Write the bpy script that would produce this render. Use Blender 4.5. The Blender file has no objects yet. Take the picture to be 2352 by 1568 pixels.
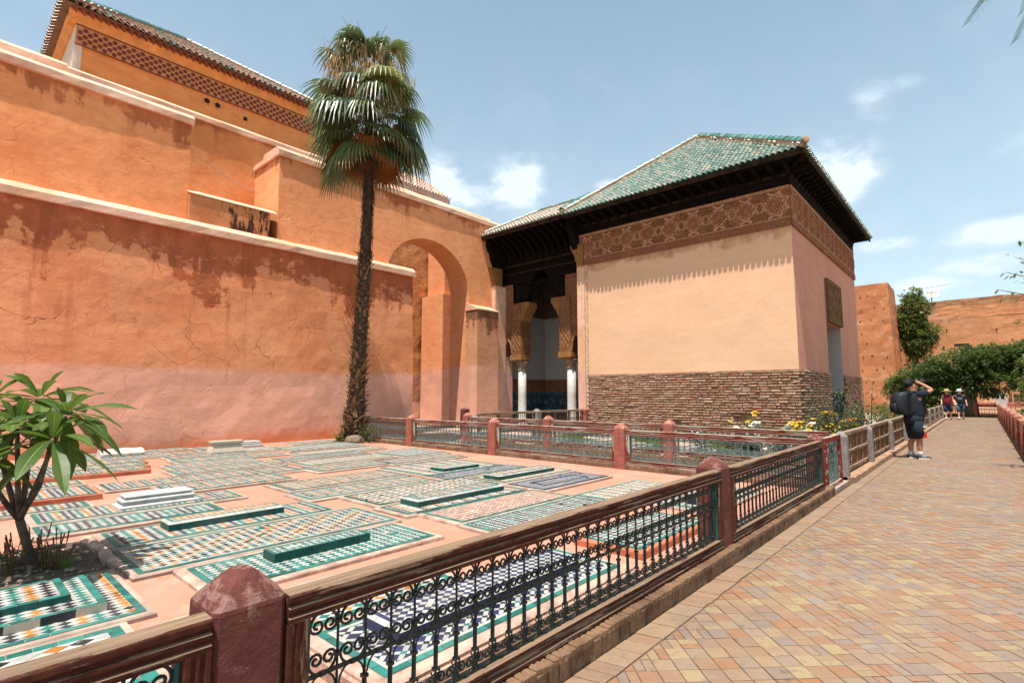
import bpy, math, random
from mathutils import Vector, Matrix, noise as mn
SC = bpy.context.scene
COL = SC.collection
R = random.Random(11)
rad = math.radians
# ---------------------------------------------------------------- camera
CAMZ = 1.5
FPX, HZ, CX, CY, VPX = 1195.0, 905.0, 1176.0, 784.0, 2258.0   # measured on the photograph at 2352 px width
PITCH = math.atan((HZ-CY)/FPX); YAW = math.atan((VPX-CX)/math.hypot(FPX, HZ-CY))
cam = bpy.data.cameras.new('camera'); camo = bpy.data.objects.new('camera', cam); COL.objects.link(camo)
cam.sensor_width = 36.0; cam.lens = FPX/2352.0*36.0; cam.clip_end = 2000.0; cam.clip_start = .05
camo.location = (0, 0, CAMZ); camo.rotation_euler = (rad(90)+PITCH, 0, YAW)
SC.camera = camo
FW = Vector((-math.sin(YAW)*math.cos(PITCH), math.cos(YAW)*math.cos(PITCH), math.sin(PITCH)))
RT = Vector((math.cos(YAW), math.sin(YAW), 0)); UP = RT.cross(FW)
def ray(x, y): return RT*(x-CX)+UP*(CY-y)+FW*FPX
def at(x, y, d): return Vector((0, 0, CAMZ))+ray(x, y)*(d/FPX)      # photo pixel at view depth d
def onz(x, y, z):
    r = ray(x, y); return Vector((0, 0, CAMZ))+r*((z-CAMZ)/r.z)
# ---------------------------------------------------------------- sky, sun, exposure
SUN = Vector((.092, -.30, 1.0)).normalized()
EL = math.asin(SUN.z); AZ = math.atan2(SUN.x, SUN.y)
W = bpy.data.worlds.new('World'); SC.world = W; W.use_nodes = True
def world():
    nt = W.node_tree; nt.nodes.clear(); N = nt.nodes.new; L = nt.links.new
    out = N('ShaderNodeOutputWorld'); bg = N('ShaderNodeBackground'); L(bg.outputs[0], out.inputs[0])
    sky = N('ShaderNodeTexSky'); sky.sky_type = 'NISHITA'; sky.sun_disc = False
    sky.sun_elevation = EL; sky.sun_rotation = AZ; sky.altitude = 450; sky.air_density = 1.0; sky.dust_density = 2.2; sky.ozone_density = 1.5
    bg.inputs[1].default_value = .10
    tc = N('ShaderNodeTexCoord'); D = tc.outputs['Generated']
    def mth(op, a, b=None, clamp=False):
        n = N('ShaderNodeMath'); n.operation = op; n.use_clamp = clamp
        for i, s in enumerate((a, b)):
            if s is None: continue
            if isinstance(s, (int, float)): n.inputs[i].default_value = s
            else: L(s, n.inputs[i])
        return n.outputs[0]
    def dot(v):
        n = N('ShaderNodeVectorMath'); n.operation = 'DOT_PRODUCT'; L(D, n.inputs[0]); n.inputs[1].default_value = v; return n.outputs['Value']
    # cumulus banks: (pixel centre, half sizes in degrees, weight); some lie outside the frame so that the sky goes on
    blobs = [((1925, 392), 3.6, 3.2, 1.1), ((1180, 425), 3.6, 3.2, 1.1), ((1010, 405), 4.2, 2.6, .95), ((1090, 445), 6, 2.2, .85), ((2310, 530), 4.5, 1.3, .95), ((2265, 608), 3.5, 1.1, .85),
             ((1985, 255), 3.6, 3.0, .62), ((2100, 185), 3, 1.3, .5), ((1405, 425), 2.5, 1.0, .7), ((2050, 560), 3.0, .9, .7), ((1835, 110), 2.6, 1.2, .42), ((2120, 655), 4, .9, .75), ((30, 130), 4, 4, .35), ((2330, 330), 5, 3, .42),
             ((3300, 600), 12, 5, 1.0), ((-900, 500), 10, 5, .9), ((2900, 200), 7, 4, .8)]
    vm = N('ShaderNodeVectorMath'); vm.operation = 'MULTIPLY'; L(D, vm.inputs[0]); vm.inputs[1].default_value = (1, 1, 1.7)
    nz = N('ShaderNodeTexNoise'); nz.inputs['Scale'].default_value = 11; nz.inputs['Detail'].default_value = 9; nz.inputs['Roughness'].default_value = .62
    L(vm.outputs[0], nz.inputs[0])
    m = None
    for (p, su, sv, w) in blobs:
        d = ray(*p).normalized(); u = Vector((d.y, -d.x, 0)).normalized(); v = u.cross(d)
        a = dot(u*(1/math.tan(rad(su)))); b = dot(v*(1/math.tan(rad(sv)))); c = dot(d)
        e = mth('MULTIPLY', mth('ADD', mth('MULTIPLY', a, a), mth('MULTIPLY', b, b)), -.75)
        g = mth('MULTIPLY', mth('POWER', 2.718, e), mth('MULTIPLY', mth('GREATER_THAN', c, .2), w))
        m = g if m is None else mth('MAXIMUM', m, g)
    dens = mth('SUBTRACT', mth('MULTIPLY', m, mth('ADD', mth('MULTIPLY', nz.outputs[0], 2.2), -.2)), .34)
    mr = N('ShaderNodeMapRange'); mr.interpolation_type = 'SMOOTHSTEP'; L(dens, mr.inputs[0]); mr.inputs[1].default_value = 0; mr.inputs[2].default_value = .75; mr.inputs[4].default_value = .9
    # thin haze: whiter towards the horizon, and faint high wisps
    nw = N('ShaderNodeTexNoise'); nw.inputs['Scale'].default_value = 5; nw.inputs['Detail'].default_value = 7; nw.inputs['Distortion'].default_value = .7; L(D, nw.inputs[0])
    wsp = mth('ADD', mth('MULTIPLY', mth('SUBTRACT', nw.outputs[0], .55, True), .25), .02)
    sep = N('ShaderNodeSeparateXYZ'); L(D, sep.inputs[0])
    hzf = mth('MULTIPLY', mth('POWER', mth('SUBTRACT', 1.0, mth('ABSOLUTE', sep.outputs[2]), True), 1.3), .66)
    fac = mth('MINIMUM', mth('ADD', mth('ADD', mr.outputs[0], wsp), hzf), 1.0)
    nsh = N('ShaderNodeTexNoise'); nsh.inputs['Scale'].default_value = 22; nsh.inputs['Detail'].default_value = 5; L(D, nsh.inputs[0])
    cr = N('ShaderNodeMix'); cr.data_type = 'RGBA'; L(nsh.outputs[0], cr.inputs['Factor'])
    cr.inputs['A'].default_value = (5.2, 6.35, 7.1, 1); cr.inputs['B'].default_value = (6.6, 7.1, 7.6, 1)
    tint = N('ShaderNodeMix'); tint.data_type = 'RGBA'; tint.blend_type = 'MULTIPLY'; tint.inputs['Factor'].default_value = 1
    L(sky.outputs[0], tint.inputs['A']); tint.inputs['B'].default_value = SKYTINT
    mx = N('ShaderNodeMix'); mx.data_type = 'RGBA'; L(fac, mx.inputs['Factor']); L(tint.outputs['Result'], mx.inputs['A']); L(cr.outputs['Result'], mx.inputs['B'])
    L(mx.outputs['Result'], bg.inputs[0])
SKYTINT = (1.0, 1.26, 1.10, 1)
world()
sl = bpy.data.lights.new('sun', 'SUN'); so = bpy.data.objects.new('sun', sl); COL.objects.link(so)
sl.energy = 5.0; sl.angle = rad(.53); sl.color = (1.0, .945, .86)
so.rotation_euler = SUN.to_track_quat('Z', 'Y').to_euler(); so.location = (0, 0, 30)
vs = SC.view_settings; vs.view_transform = 'Standard'; vs.look = 'None'; vs.gamma = 1.0; vs.use_curve_mapping = False; vs.exposure = 0.66
SC.cycles.max_bounces = 6; SC.cycles.diffuse_bounces = 2; SC.cycles.transparent_max_bounces = 8
# ---------------------------------------------------------------- mesh helpers
class MB:
    def __init__(s): s.v = []; s.f = []; s.m = []; s.uv = None
    def face(s, pts, mi=0):
        n = len(s.v); s.v += [tuple(p) for p in pts]; s.f.append(tuple(range(n, n+len(pts)))); s.m.append(mi)
    def box(s, x0, x1, y0, y1, z0, z1, mi=0):
        n = len(s.v)
        s.v += [(x0,y0,z0),(x1,y0,z0),(x1,y1,z0),(x0,y1,z0),(x0,y0,z1),(x1,y0,z1),(x1,y1,z1),(x0,y1,z1)]
        for f in ((0,3,2,1),(4,5,6,7),(0,1,5,4),(1,2,6,5),(2,3,7,6),(3,0,4,7)): s.f.append(tuple(n+i for i in f)); s.m.append(mi)
    def prism(s, pts, vec, mi=0, caps=True):            # polygon (3D points) swept by a vector
        n = len(s.v); k = len(pts); vec = Vector(vec)
        s.v += [tuple(p) for p in pts]+[tuple(Vector(p)+vec) for p in pts]
        for i in range(k):
            j = (i+1) % k; s.f.append((n+i, n+j, n+k+j, n+k+i)); s.m.append(mi)
        if caps:
            s.f.append(tuple(n+i for i in reversed(range(k)))); s.m.append(mi)
            s.f.append(tuple(n+k+i for i in range(k))); s.m.append(mi)
    def rings(s, rs, mi=0, close=True, caps=True):      # loft a list of rings
        n = len(s.v); k = len(rs[0])
        for r in rs: s.v += [tuple(p) for p in r]
        for a in range(len(rs)-1):
            for i in range(k if close else k-1):
                j = (i+1) % k; s.f.append((n+a*k+i, n+a*k+j, n+(a+1)*k+j, n+(a+1)*k+i)); s.m.append(mi)
        if caps:
            s.f.append(tuple(n+i for i in reversed(range(k)))); s.m.append(mi)
            s.f.append(tuple(n+(len(rs)-1)*k+i for i in range(k))); s.m.append(mi)
    def tube(s, path, r, n=6, mi=0, caps=True, flat=1.0):
        path = [Vector(p) for p in path]; rr = r if isinstance(r, (list, tuple)) else [r]*len(path)
        t0 = (path[1]-path[0]).normalized(); ref = Vector((0, 0, 1)) if abs(t0.z) < .9 else Vector((0, 1, 0))
        u = t0.cross(ref).normalized(); rings = []
        for i, p in enumerate(path):
            t = (path[min(i+1, len(path)-1)]-path[max(i-1, 0)]).normalized()
            u = (u-t*u.dot(t)); u = u.normalized() if u.length > 1e-6 else t.orthogonal().normalized(); w = t.cross(u)
            rings.append([p+(u*math.cos(a)+w*math.sin(a)*flat)*rr[i] for a in (2*math.pi*k/n for k in range(n))])
        s.rings(rings, mi, True, caps)
    def lathe(s, prof, n=12, c=(0, 0, 0), mi=0, caps=True):
        s.rings([[(c[0]+r*math.cos(2*math.pi*k/n), c[1]+r*math.sin(2*math.pi*k/n), c[2]+z) for k in range(n)] for r, z in prof], mi, True, caps)
    def ell(s, c, rx, ry, rz, n=12, m=7, mi=0, jit=0):
        rs = []
        for j in range(m+1):
            t = -math.pi/2+math.pi*(j+.02 if j == 0 else j-.02 if j == m else j)/m
            rs.append([(c[0]+rx*math.cos(t)*math.cos(2*math.pi*k/n)*(1+R.uniform(-jit, jit)), c[1]+ry*math.cos(t)*math.sin(2*math.pi*k/n)*(1+R.uniform(-jit, jit)), c[2]+rz*math.sin(t)) for k in range(n)])
        s.rings(rs, mi)
    def mesh(s, name, mats, smooth=False):
        me = bpy.data.meshes.new(name); me.from_pydata(s.v, [], s.f)
        for m in (mats if isinstance(mats, (list, tuple)) else [mats]): me.materials.append(m)
        if any(s.m): me.polygons.foreach_set('material_index', s.m)
        if smooth: me.polygons.foreach_set('use_smooth', [True]*len(s.f))
        if s.uv:
            ul = me.uv_layers.new(name='UVMap'); ul.data.foreach_set('uv', [c for q in s.uv for c in q])
        me.update(); return me
    def build(s, name, mats, parent=None, smooth=False, loc=(0,0,0), rot=(0,0,0), kind=None):
        return ob(name, s.mesh(name, mats, smooth), parent, loc, rot, kind=kind)
def ob(name, me, parent=None, loc=(0,0,0), rot=(0,0,0), sca=(1,1,1), kind=None):
    o = bpy.data.objects.new(name, me); COL.objects.link(o)
    o.location = loc; o.rotation_euler = rot; o.scale = sca
    if parent: o.parent = parent
    if kind: o['kind'] = kind
    return o
def tag(o, label, cat, group=None):
    o['label'] = label; o['category'] = cat
    if group: o['group'] = group
    return o
def T(name, label, cat, group=None, loc=(0,0,0), rot=(0,0,0)):
    o = bpy.data.objects.new(name, None); COL.objects.link(o); o.location = loc; o.rotation_euler = rot; o.empty_display_size = .2
    return tag(o, label, cat, group)
def bevbox(mb, x0, x1, y0, y1, z0, z1, b, mi=0):        # box with bevelled top edges
    a = [(x0,y0),(x1,y0),(x1,y1),(x0,y1)]; c = [(x0+b,y0+b),(x1-b,y0+b),(x1-b,y1-b),(x0+b,y1-b)]
    mb.rings([[(p[0],p[1],z0) for p in a],[(p[0],p[1],z1-b) for p in a],[(p[0],p[1],z1) for p in c]], mi)
def rough_block(rng, L, D, H, b, j):                    # irregular brick: centre origin, bevelled all round, 24 verts
    mb = MB(); r = lambda: rng.uniform(-j, j)
    def ring(z, i): return [(sx*(L/2-i)+r(), sy*(D/2-i)+r(), z+r()*.6) for sx, sy in ((-1,-1),(1,-1),(1,1),(-1,1))]
    mb.rings([ring(-H/2, b), ring(-H/2+b, 0), ring(H/2-b, 0), ring(H/2, b)])
    return mb
# ---------------------------------------------------------------- node material helpers
class NT:
    def __init__(s, name):
        s.m = bpy.data.materials.new(name); s.m.use_nodes = True; s.t = s.m.node_tree
        s.b = s.t.nodes['Principled BSDF']; s.o = s.t.nodes['Material Output']; s._p = None
    def n(s, k): return s.t.nodes.new('ShaderNode'+k)
    def l(s, a, b): s.t.links.new(a, b)
    def pos(s):
        if s._p is None: s._p = s.n('NewGeometry').outputs['Position']
        return s._p
    def objc(s): return s.n('TexCoord').outputs['Object']
    def map(s, v, sc=(1,1,1), lo=(0,0,0), rot=(0,0,0)):
        n = s.n('Mapping'); s.l(v, n.inputs[0]); n.inputs['Location'].default_value = lo; n.inputs['Rotation'].default_value = rot; n.inputs['Scale'].default_value = sc; return n.outputs[0]
    def noise(s, v, sc, det=4, ro=.5, dist=0):
        n = s.n('TexNoise'); s.l(v, n.inputs[0]); n.inputs['Scale'].default_value = sc; n.inputs['Detail'].default_value = det; n.inputs['Roughness'].default_value = ro; n.inputs['Distortion'].default_value = dist; return n.outputs[0]
    def vor(s, v, sc, feat='F1', out='Distance', rnd=1.0):
        n = s.n('TexVoronoi'); n.feature = feat; s.l(v, n.inputs['Vector']); n.inputs['Scale'].default_value = sc; n.inputs['Randomness'].default_value = rnd; return n.outputs[out]
    def mth(s, op, a, b=None, c=None, clamp=False):
        n = s.n('Math'); n.operation = op; n.use_clamp = clamp
        for i, x in enumerate((a, b, c)):
            if x is None: continue
            if isinstance(x, (int, float)): n.inputs[i].default_value = x
            else: s.l(x, n.inputs[i])
        return n.outputs[0]
    def rng(s, v, a, b, c=0, d=1, smooth=True):
        n = s.n('MapRange'); n.interpolation_type = 'SMOOTHSTEP' if smooth else 'LINEAR'
        if isinstance(v, (int, float)): n.inputs[0].default_value = v
        else: s.l(v, n.inputs[0])
        for i, x in enumerate((a, b, c, d)): n.inputs[i+1].default_value = x
        return n.outputs[0]
    def mix(s, f, a, b, bt='MIX'):
        n = s.n('Mix'); n.data_type = 'RGBA'; n.blend_type = bt
        for k, x in (('Factor', f), ('A', a), ('B', b)):
            i = n.inputs[k] if k == 'Factor' else [q for q in n.inputs if q.name == k and q.type == 'RGBA'][0]
            if k == 'Factor': i = n.inputs[0]
            if isinstance(x, (int, float)): i.default_value = x if k == 'Factor' else (x, x, x, 1)
            elif isinstance(x, tuple): i.default_value = (*x, 1)[:4]
            else: s.l(x, i)
        return [q for q in n.outputs if q.type == 'RGBA'][0]
    def ramp(s, v, stops, const=False):
        n = s.n('ValToRGB'); s.l(v, n.inputs[0]); e = n.color_ramp.elements
        if const: n.color_ramp.interpolation = 'CONSTANT'
        while len(e) > 1: e.remove(e[-1])
        for i, (p, c) in enumerate(stops):
            q = e[0] if i == 0 else e.new(p)
            q.position = p; q.color = (*c, 1)
        return n.outputs[0]
    def attr(s, name):
        n = s.n('Attribute'); n.attribute_name = name; return n.outputs['Fac']
    def sep(s, v):
        n = s.n('SeparateXYZ'); s.l(v, n.inputs[0]); return n.outputs
    def vadd(s, a, b, k=1.0):
        n = s.n('VectorMath'); n.operation = 'MULTIPLY_ADD'; s.l(b, n.inputs[0]); n.inputs[1].default_value = (k, k, k); s.l(a, n.inputs[2]); return n.outputs[0]
    def noisev(s, v, sc, det=3):
        n = s.n('TexNoise'); s.l(v, n.inputs[0]); n.inputs['Scale'].default_value = sc; n.inputs['Detail'].default_value = det; return n.outputs['Color']
    def bump(s, h, st=.3, dist=.02, nrm=None):
        n = s.n('Bump'); s.l(h, n.inputs['Height']); n.inputs['Strength'].default_value = st; n.inputs['Distance'].default_value = dist
        if nrm: s.l(nrm, n.inputs['Normal'])
        return n.outputs[0]
    def fin(s, col=None, rough=None, nrm=None, spec=None, metal=None, coat=None):
        for k, x in (('Base Color', col), ('Roughness', rough), ('Normal', nrm), ('Specular IOR Level', spec), ('Metallic', metal), ('Coat Weight', coat)):
            if x is None: continue
            i = s.b.inputs[k]
            if isinstance(x, (int, float)): i.default_value = x
            elif isinstance(x, tuple): i.default_value = (*x, 1)[:4]
            else: s.l(x, i)
        return s.m
def simple(name, c, rough=.8, var=.25, sc=8.0, bump=.2, bs=30.0, spec=.3, c2=None, metal=0, obj=False):
    t = NT(name); p = t.objc() if obj else t.pos()
    n1 = t.noise(p, sc, 5, .6); lo = tuple(x*(1-var) for x in c); hi = c2 or tuple(min(1, x*(1+var)) for x in c)
    col = t.ramp(n1, [(.3, lo), (.7, hi)])
    return t.fin(col, rough, t.bump(t.noise(p, bs, 4, .6), bump, .01) if bump else None, spec, metal)
def plaster(name, c, c2, stain=None, ztop=None, sdepth=1.2, dado=None, dcol=None, crack=.0, cscale=.8, base=None, bz=.1, streak=.5, bump=.5, patch=None, splash=None, mott=1.0):
    t = NT(name); p = t.pos(); x, y, z = t.sep(p)
    n1 = t.noise(p, .55, 6, .6); n2 = t.noise(t.map(p, (3, 3, 6)), 1.0, 6, .65); n3 = t.noise(p, 14, 5, .6)
    col = t.mix(t.rng(n1, .34, .66), c, c2)
    col = t.mix(t.mth('MULTIPLY', t.rng(n2, .42, .72), .5*mott), col, tuple(v*.74 for v in c))
    nm = t.noise(t.map(p, (1, 1, .8), (2.2, 5.1, 7.3)), 1.5, 9, .7, .3)
    col = t.mix(t.mth('MULTIPLY', t.rng(nm, .52, .68), .4*mott), col, (c[0]*.8, c[1]*.66, c[2]*.56))
    col = t.mix(t.mth('MULTIPLY', t.rng(nm, .46, .32), .3*mott), col, tuple(min(1, v*1.16+.02) for v in c2))
    nband = t.noise(t.map(p, (.25, .25, 2.2)), 1.0, 5, .6)
    col = t.mix(t.mth('MULTIPLY', t.rng(nband, .52, .7), .3), col, tuple(min(1, v*1.12) for v in c2))
    if patch:
        pm = t.rng(t.noise(t.map(p, (1, 1, 1.3), (3.1, 7.7, 1.9)), .75, 7, .62, .4), .56, .66)
        col = t.mix(t.mth('MULTIPLY', pm, .55), col, patch)
    if dado:
        zz = t.mth('ADD', z, t.mth('MULTIPLY', t.mth('SUBTRACT', t.noise(t.map(p, (.5, .5, .8)), 1.0, 6, .65), .5), .5))
        dm = t.rng(zz, dado+.10, dado-.10)
        dc = t.mix(t.rng(t.noise(p, 1.3, 7, .65), .3, .7), tuple(v*.86 for v in dcol), tuple(min(1, v*1.08) for v in dcol))
        dc = t.mix(t.mth('MULTIPLY', t.rng(n3, .5, .8), .25), dc, tuple(v*.75 for v in dcol))
        if splash: dc = t.mix(t.mth('MULTIPLY', t.rng(t.mth('ADD', z, t.mth('MULTIPLY', t.mth('SUBTRACT', t.noise(p, 1.6, 6, .7), .5), 1.0)), .62, .08), .85), dc, splash)
        col = t.mix(dm, col, dc)
    if stain:
        # rain-washed dirt below copings, painted eave shade on the facade: ragged edge, runs
        st = t.noise(t.map(p, (2.6, 2.6, .16)), 1.0, 5, .6)
        lim = t.mth('ADD', t.mth('MULTIPLY', t.mth('SUBTRACT', t.noise(t.map(p, (.55, .55, .9), (5, 1, 2)), 1.0, 7, .68, .5), .5), sdepth*2.6), t.mth('MULTIPLY', t.mth('SUBTRACT', st, .5), sdepth*streak*2.5))
        dep = t.mth('ADD', t.mth('SUBTRACT', z, ztop-sdepth*.62), lim)
        sm = t.rng(dep, -.04, .16)
        sc = t.mix(t.rng(t.noise(t.map(p, (1, 1, .5)), 2.4, 6, .7), .38, .68), stain, tuple(v*.6 for v in stain))
        sc = t.mix(t.mth('MULTIPLY', t.rng(t.noise(t.map(p, (.6, .6, 1.0), (9, 4, 0)), 1.6, 6, .7), .55, .68), .8), sc, c)
        col = t.mix(t.mth('MULTIPLY', sm, .85), col, sc)
        run = t.mth('MULTIPLY', t.rng(st, .56, .7), t.rng(z, ztop-sdepth*2.6, ztop))
        col = t.mix(t.mth('MULTIPLY', run, .7), col, tuple(v*.75 for v in stain))
    h = t.mth('ADD', t.mth('MULTIPLY', n3, .35), t.mth('MULTIPLY', t.noise(p, 2.2, 5, .55), 1.0))
    if crack:
        pd = t.vadd(p, t.noisev(p, 1.9, 4), .34)
        ce = t.vor(t.map(pd, (cscale*.05+cscale*.95, cscale, cscale*1.15)), 1.0, 'DISTANCE_TO_EDGE')
        cmk = t.mth('MULTIPLY', t.rng(ce, .013, .003), t.rng(t.noise(p, .8, 4, .6), .44, .60))
        pe = t.vadd(p, t.noisev(t.map(p, (1, 1, 1), (4, 4, 4)), 3.1, 4), .22)
        ce2 = t.vor(t.map(pe, (2.3*cscale, 2.3*cscale, 2.8*cscale)), 1.0, 'DISTANCE_TO_EDGE')
        cm2 = t.mth('MULTIPLY', t.rng(ce2, .016, .004), t.rng(t.noise(t.map(p, (1,1,1), (8,2,5)), .7, 4, .6), .50, .60))
        cm = t.mth('MAXIMUM', cmk, t.mth('MULTIPLY', cm2, .55))
        if dado: cm = t.mth('MULTIPLY', cm, t.rng(z, dado-.2, dado+.3, .3, 1.0))
        col = t.mix(t.mth('MULTIPLY', cm, crack), col, tuple(v*.42 for v in c))
        h = t.mth('SUBTRACT', h, t.mth('MULTIPLY', cm, .5))
    return t.fin(col, .92, t.bump(h, bump, .03), .15)
# ---------------------------------------------------------------- materials
M = {}
M['court_wall'] = plaster('court_wall_plaster', (.68, .245, .11), (.74, .31, .155), stain=(.40, .10, .042), ztop=6.0, sdepth=2.0, dado=2.2, dcol=(.735, .36, .25), crack=.8, cscale=.95, patch=(.55, .20, .09), splash=(.58, .17, .07))
M['upper_wall'] = plaster('upper_wall_plaster', (.73, .265, .105), (.78, .32, .14), stain=(.46, .14, .06), ztop=9.4, sdepth=.85, crack=.28, cscale=.8, streak=.9)
M['rear_wall'] = plaster('rear_wall_plaster', (.64, .235, .085), (.70, .29, .12), stain=(.42, .15, .07), ztop=10.5, sdepth=.5, crack=.25, cscale=1.1)
M['arch_wall'] = plaster('arch_wall_plaster', (.76, .30, .135), (.80, .35, .17), stain=(.46, .13, .055), ztop=9.45, sdepth=.7, dado=2.65, dcol=(.72, .36, .26), crack=.14, cscale=.6, streak=.7)
M['hall_wall'] = plaster('hall_wall_plaster', (.72, .255, .08), (.77, .30, .105), crack=.10, cscale=.7, bump=.3)
M['coping'] = plaster('coping_plaster', (.66, .36, .23), (.76, .50, .37), bump=.6)
M['facade'] = plaster('facade_plaster', (.72, .44, .275), (.74, .465, .305), stain=(.62, .33, .17), ztop=6.75, sdepth=.75, streak=.3, bump=.32, patch=(.67, .42, .27), mott=.35)  # stain here is the warm eave shade, painted into the upper plaster colour
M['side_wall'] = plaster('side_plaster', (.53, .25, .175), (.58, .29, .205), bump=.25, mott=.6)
M['pilaster'] = plaster('pilaster_plaster', (.66, .36, .22), (.78, .52, .37), dado=2.5, dcol=(.66, .38, .30), bump=.4)
M['rampart'] = plaster('rampart_earth', (.47, .20, .095), (.54, .255, .125), stain=(.36, .17, .09), ztop=9.6, sdepth=.8, crack=.0, cscale=.5, bump=1.0, patch=(.56, .37, .26))
M['tower'] = plaster('tower_earth', (.42, .155, .07), (.50, .205, .095), bump=1.0, patch=(.56, .31, .19))
def floor_mat():
    t = NT('court_floor_plaster'); p = t.pos()
    c = t.mix(t.rng(t.noise(p, .8, 7, .62), .33, .67), (.415, .178, .118), (.465, .225, .16))
    c = t.mix(t.mth('MULTIPLY', t.rng(t.noise(p, 2.7, 8, .7, .6), .52, .66), .55), c, (.50, .29, .222))
    c = t.mix(t.mth('MULTIPLY', t.rng(t.noise(t.map(p, (1,1,1), (7,3,0)), 1.3, 6, .65), .56, .7), .6), c, (.36, .145, .085))
    return t.fin(c, .85, t.bump(t.noise(p, 22, 6, .65), .35, .01), .2)
M['floor'] = floor_mat()
M['mortar'] = simple('grave_mortar', (.34, .225, .17), .9, .28, 5, .5, 40, c2=(.44, .33, .27))
M['plinth_red'] = simple('red_grave_edge', (.42, .13, .07), .9, .3, 4, .5, 25)
M['plinth_rough'] = simple('rough_plaster_edge', (.42, .27, .21), .95, .5, 7, .9, 22)
M['grout'] = simple('tile_grout', (.27, .215, .17), .9, .2, 30, .3, 60)
def glaze(name, c, var=.22, rough=.36, wear=(.42, .35, .28), wf=.4):
    t = NT(name); p = t.pos()
    n = t.noise(p, 17, 3, .5); n2 = t.noise(p, 60, 4, .6)
    lo = tuple(v*(1-var) for v in c); hi = tuple(min(1, v*(1+var)+.006) for v in c)
    rv = t.mth('FRACT', t.mth('ADD', t.mth('MULTIPLY', t.n('ObjectInfo').outputs['Random'], 9.17), t.attr('tv')))
    col = t.ramp(t.mth('ADD', t.mth('MULTIPLY', n, .45), t.mth('MULTIPLY', rv, .55)), [(.15, lo), (.85, hi)])
    w = t.rng(t.noise(p, 5.5, 8, .72), .60, .70)
    col = t.mix(t.mth('MULTIPLY', w, wf), col, wear)
    dust = t.rng(t.noise(p, 1.7, 6, .6), .4, .75, .0, .09)
    col = t.mix(dust, col, (.5, .40, .33))
    return t.fin(col, t.rng(n2, .2, .8, rough, rough+.25), t.bump(t.noise(p, 45, 3), .18, .004), .22)
Z = {'W': glaze('white_zellige', (.345, .335, .31), .25), 'T': glaze('teal_zellige', (.012, .125, .105), .55), 'K': glaze('black_zellige', (.014, .016, .026), .55),
     'O': glaze('ochre_zellige', (.40, .15, .028), .55), 'N': glaze('navy_zellige', (.010, .017, .065), .5), 'R': glaze('russet_zellige', (.36, .12, .055), .55),
     'G': glaze('dark_green_zellige', (.005, .062, .052), .3), 'B': glaze('grey_beige_zellige', (.42, .38, .31), .2)}
ZK = list(Z)
ZM = [Z[k] for k in ZK]
def marble(name, c=(.43, .425, .41), vein=(.26, .26, .27), dirt=(.5, .4, .3), d=.35):
    t = NT(name); p = t.objc()
    pd = t.vadd(p, t.noisev(p, 4, 5), .45)
    v = t.rng(t.noise(t.map(pd, (2, 5, 5)), 2.2, 5, .55), .50, .62)
    col = t.mix(t.mth('MULTIPLY', v, .5), c, vein)
    col = t.mix(t.mth('MULTIPLY', t.rng(t.noise(t.pos(), 6, 7, .7), .52, .7), d), col, dirt)
    return t.fin(col, .5, t.bump(t.noise(p, 40, 5), .2, .006), .35)
M['marble'] = marble('grey_veined_marble')
M['cream_marble'] = marble('cream_marble', (.46, .40, .31), (.36, .3, .21), (.45, .33, .2), .5)
M['rough_stone'] = simple('weathered_white_stone', (.58, .48, .38), .9, .35, 6, 1.0, 26, c2=(.72, .64, .55))
M['column'] = marble('column_marble', (.52, .50, .47), (.34, .31, .29), (.45, .35, .25), .3)
def wood(name, paint, bare, peel=.5, axis=0):
    t = NT(name); p = t.objc(); s = [95, 95, 95]; s[axis] = 3.0; s2 = [16, 16, 16]; s2[axis] = 1.6
    g = t.noise(t.map(p, tuple(s)), 1.0, 6, .65); k = t.noise(t.map(p, tuple(s2), (3, 1, 4)), 1.0, 8, .72)
    b = t.ramp(g, [(.25, tuple(v*.45 for v in bare)), (.5, bare), (.75, tuple(min(1, v*1.45) for v in bare))])
    up = t.sep(t.n('NewGeometry').outputs['Normal'])[2]
    th = t.mth('ADD', k, t.mth('MULTIPLY', t.rng(up, .5, .95), .16))       # paint is worn most where the rail is flat on top
    pm = t.rng(th, peel-.015, peel+.015)
    pc = t.ramp(t.noise(p, 30, 4), [(.3, tuple(v*.65 for v in paint)), (.7, tuple(v*1.25 for v in paint))])
    col = t.mix(pm, pc, b)
    h = t.mth('SUBTRACT', t.mth('MULTIPLY', g, .5), t.mth('MULTIPLY', pm, .5))
    return t.fin(col, .9, t.bump(h, .6, .008), .15)
M['rail'] = wood('weathered_brown_rail', (.065, .020, .012), (.20, .13, .085), .56)
M['stile'] = wood('weathered_brown_stile', (.085, .026, .015), (.22, .145, .095), .60, 2)
M['rail_red'] = wood('peeling_red_rail', (.17, .03, .018), (.33, .26, .205), .53)
M['stile_red'] = wood('peeling_red_stile', (.20, .028, .016), (.46, .39, .33), .53, 2)
M['gate_red'] = wood('red_gate_paint', (.19, .02, .013), (.36, .28, .22), .55)
M['pale_wood'] = wood('pale_grey_wood', (.17, .09, .05), (.30, .205, .14), .5)
M['spindle'] = simple('brown_turned_wood', (.15, .065, .025), .6, .5, 9, .3, 50)
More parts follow.
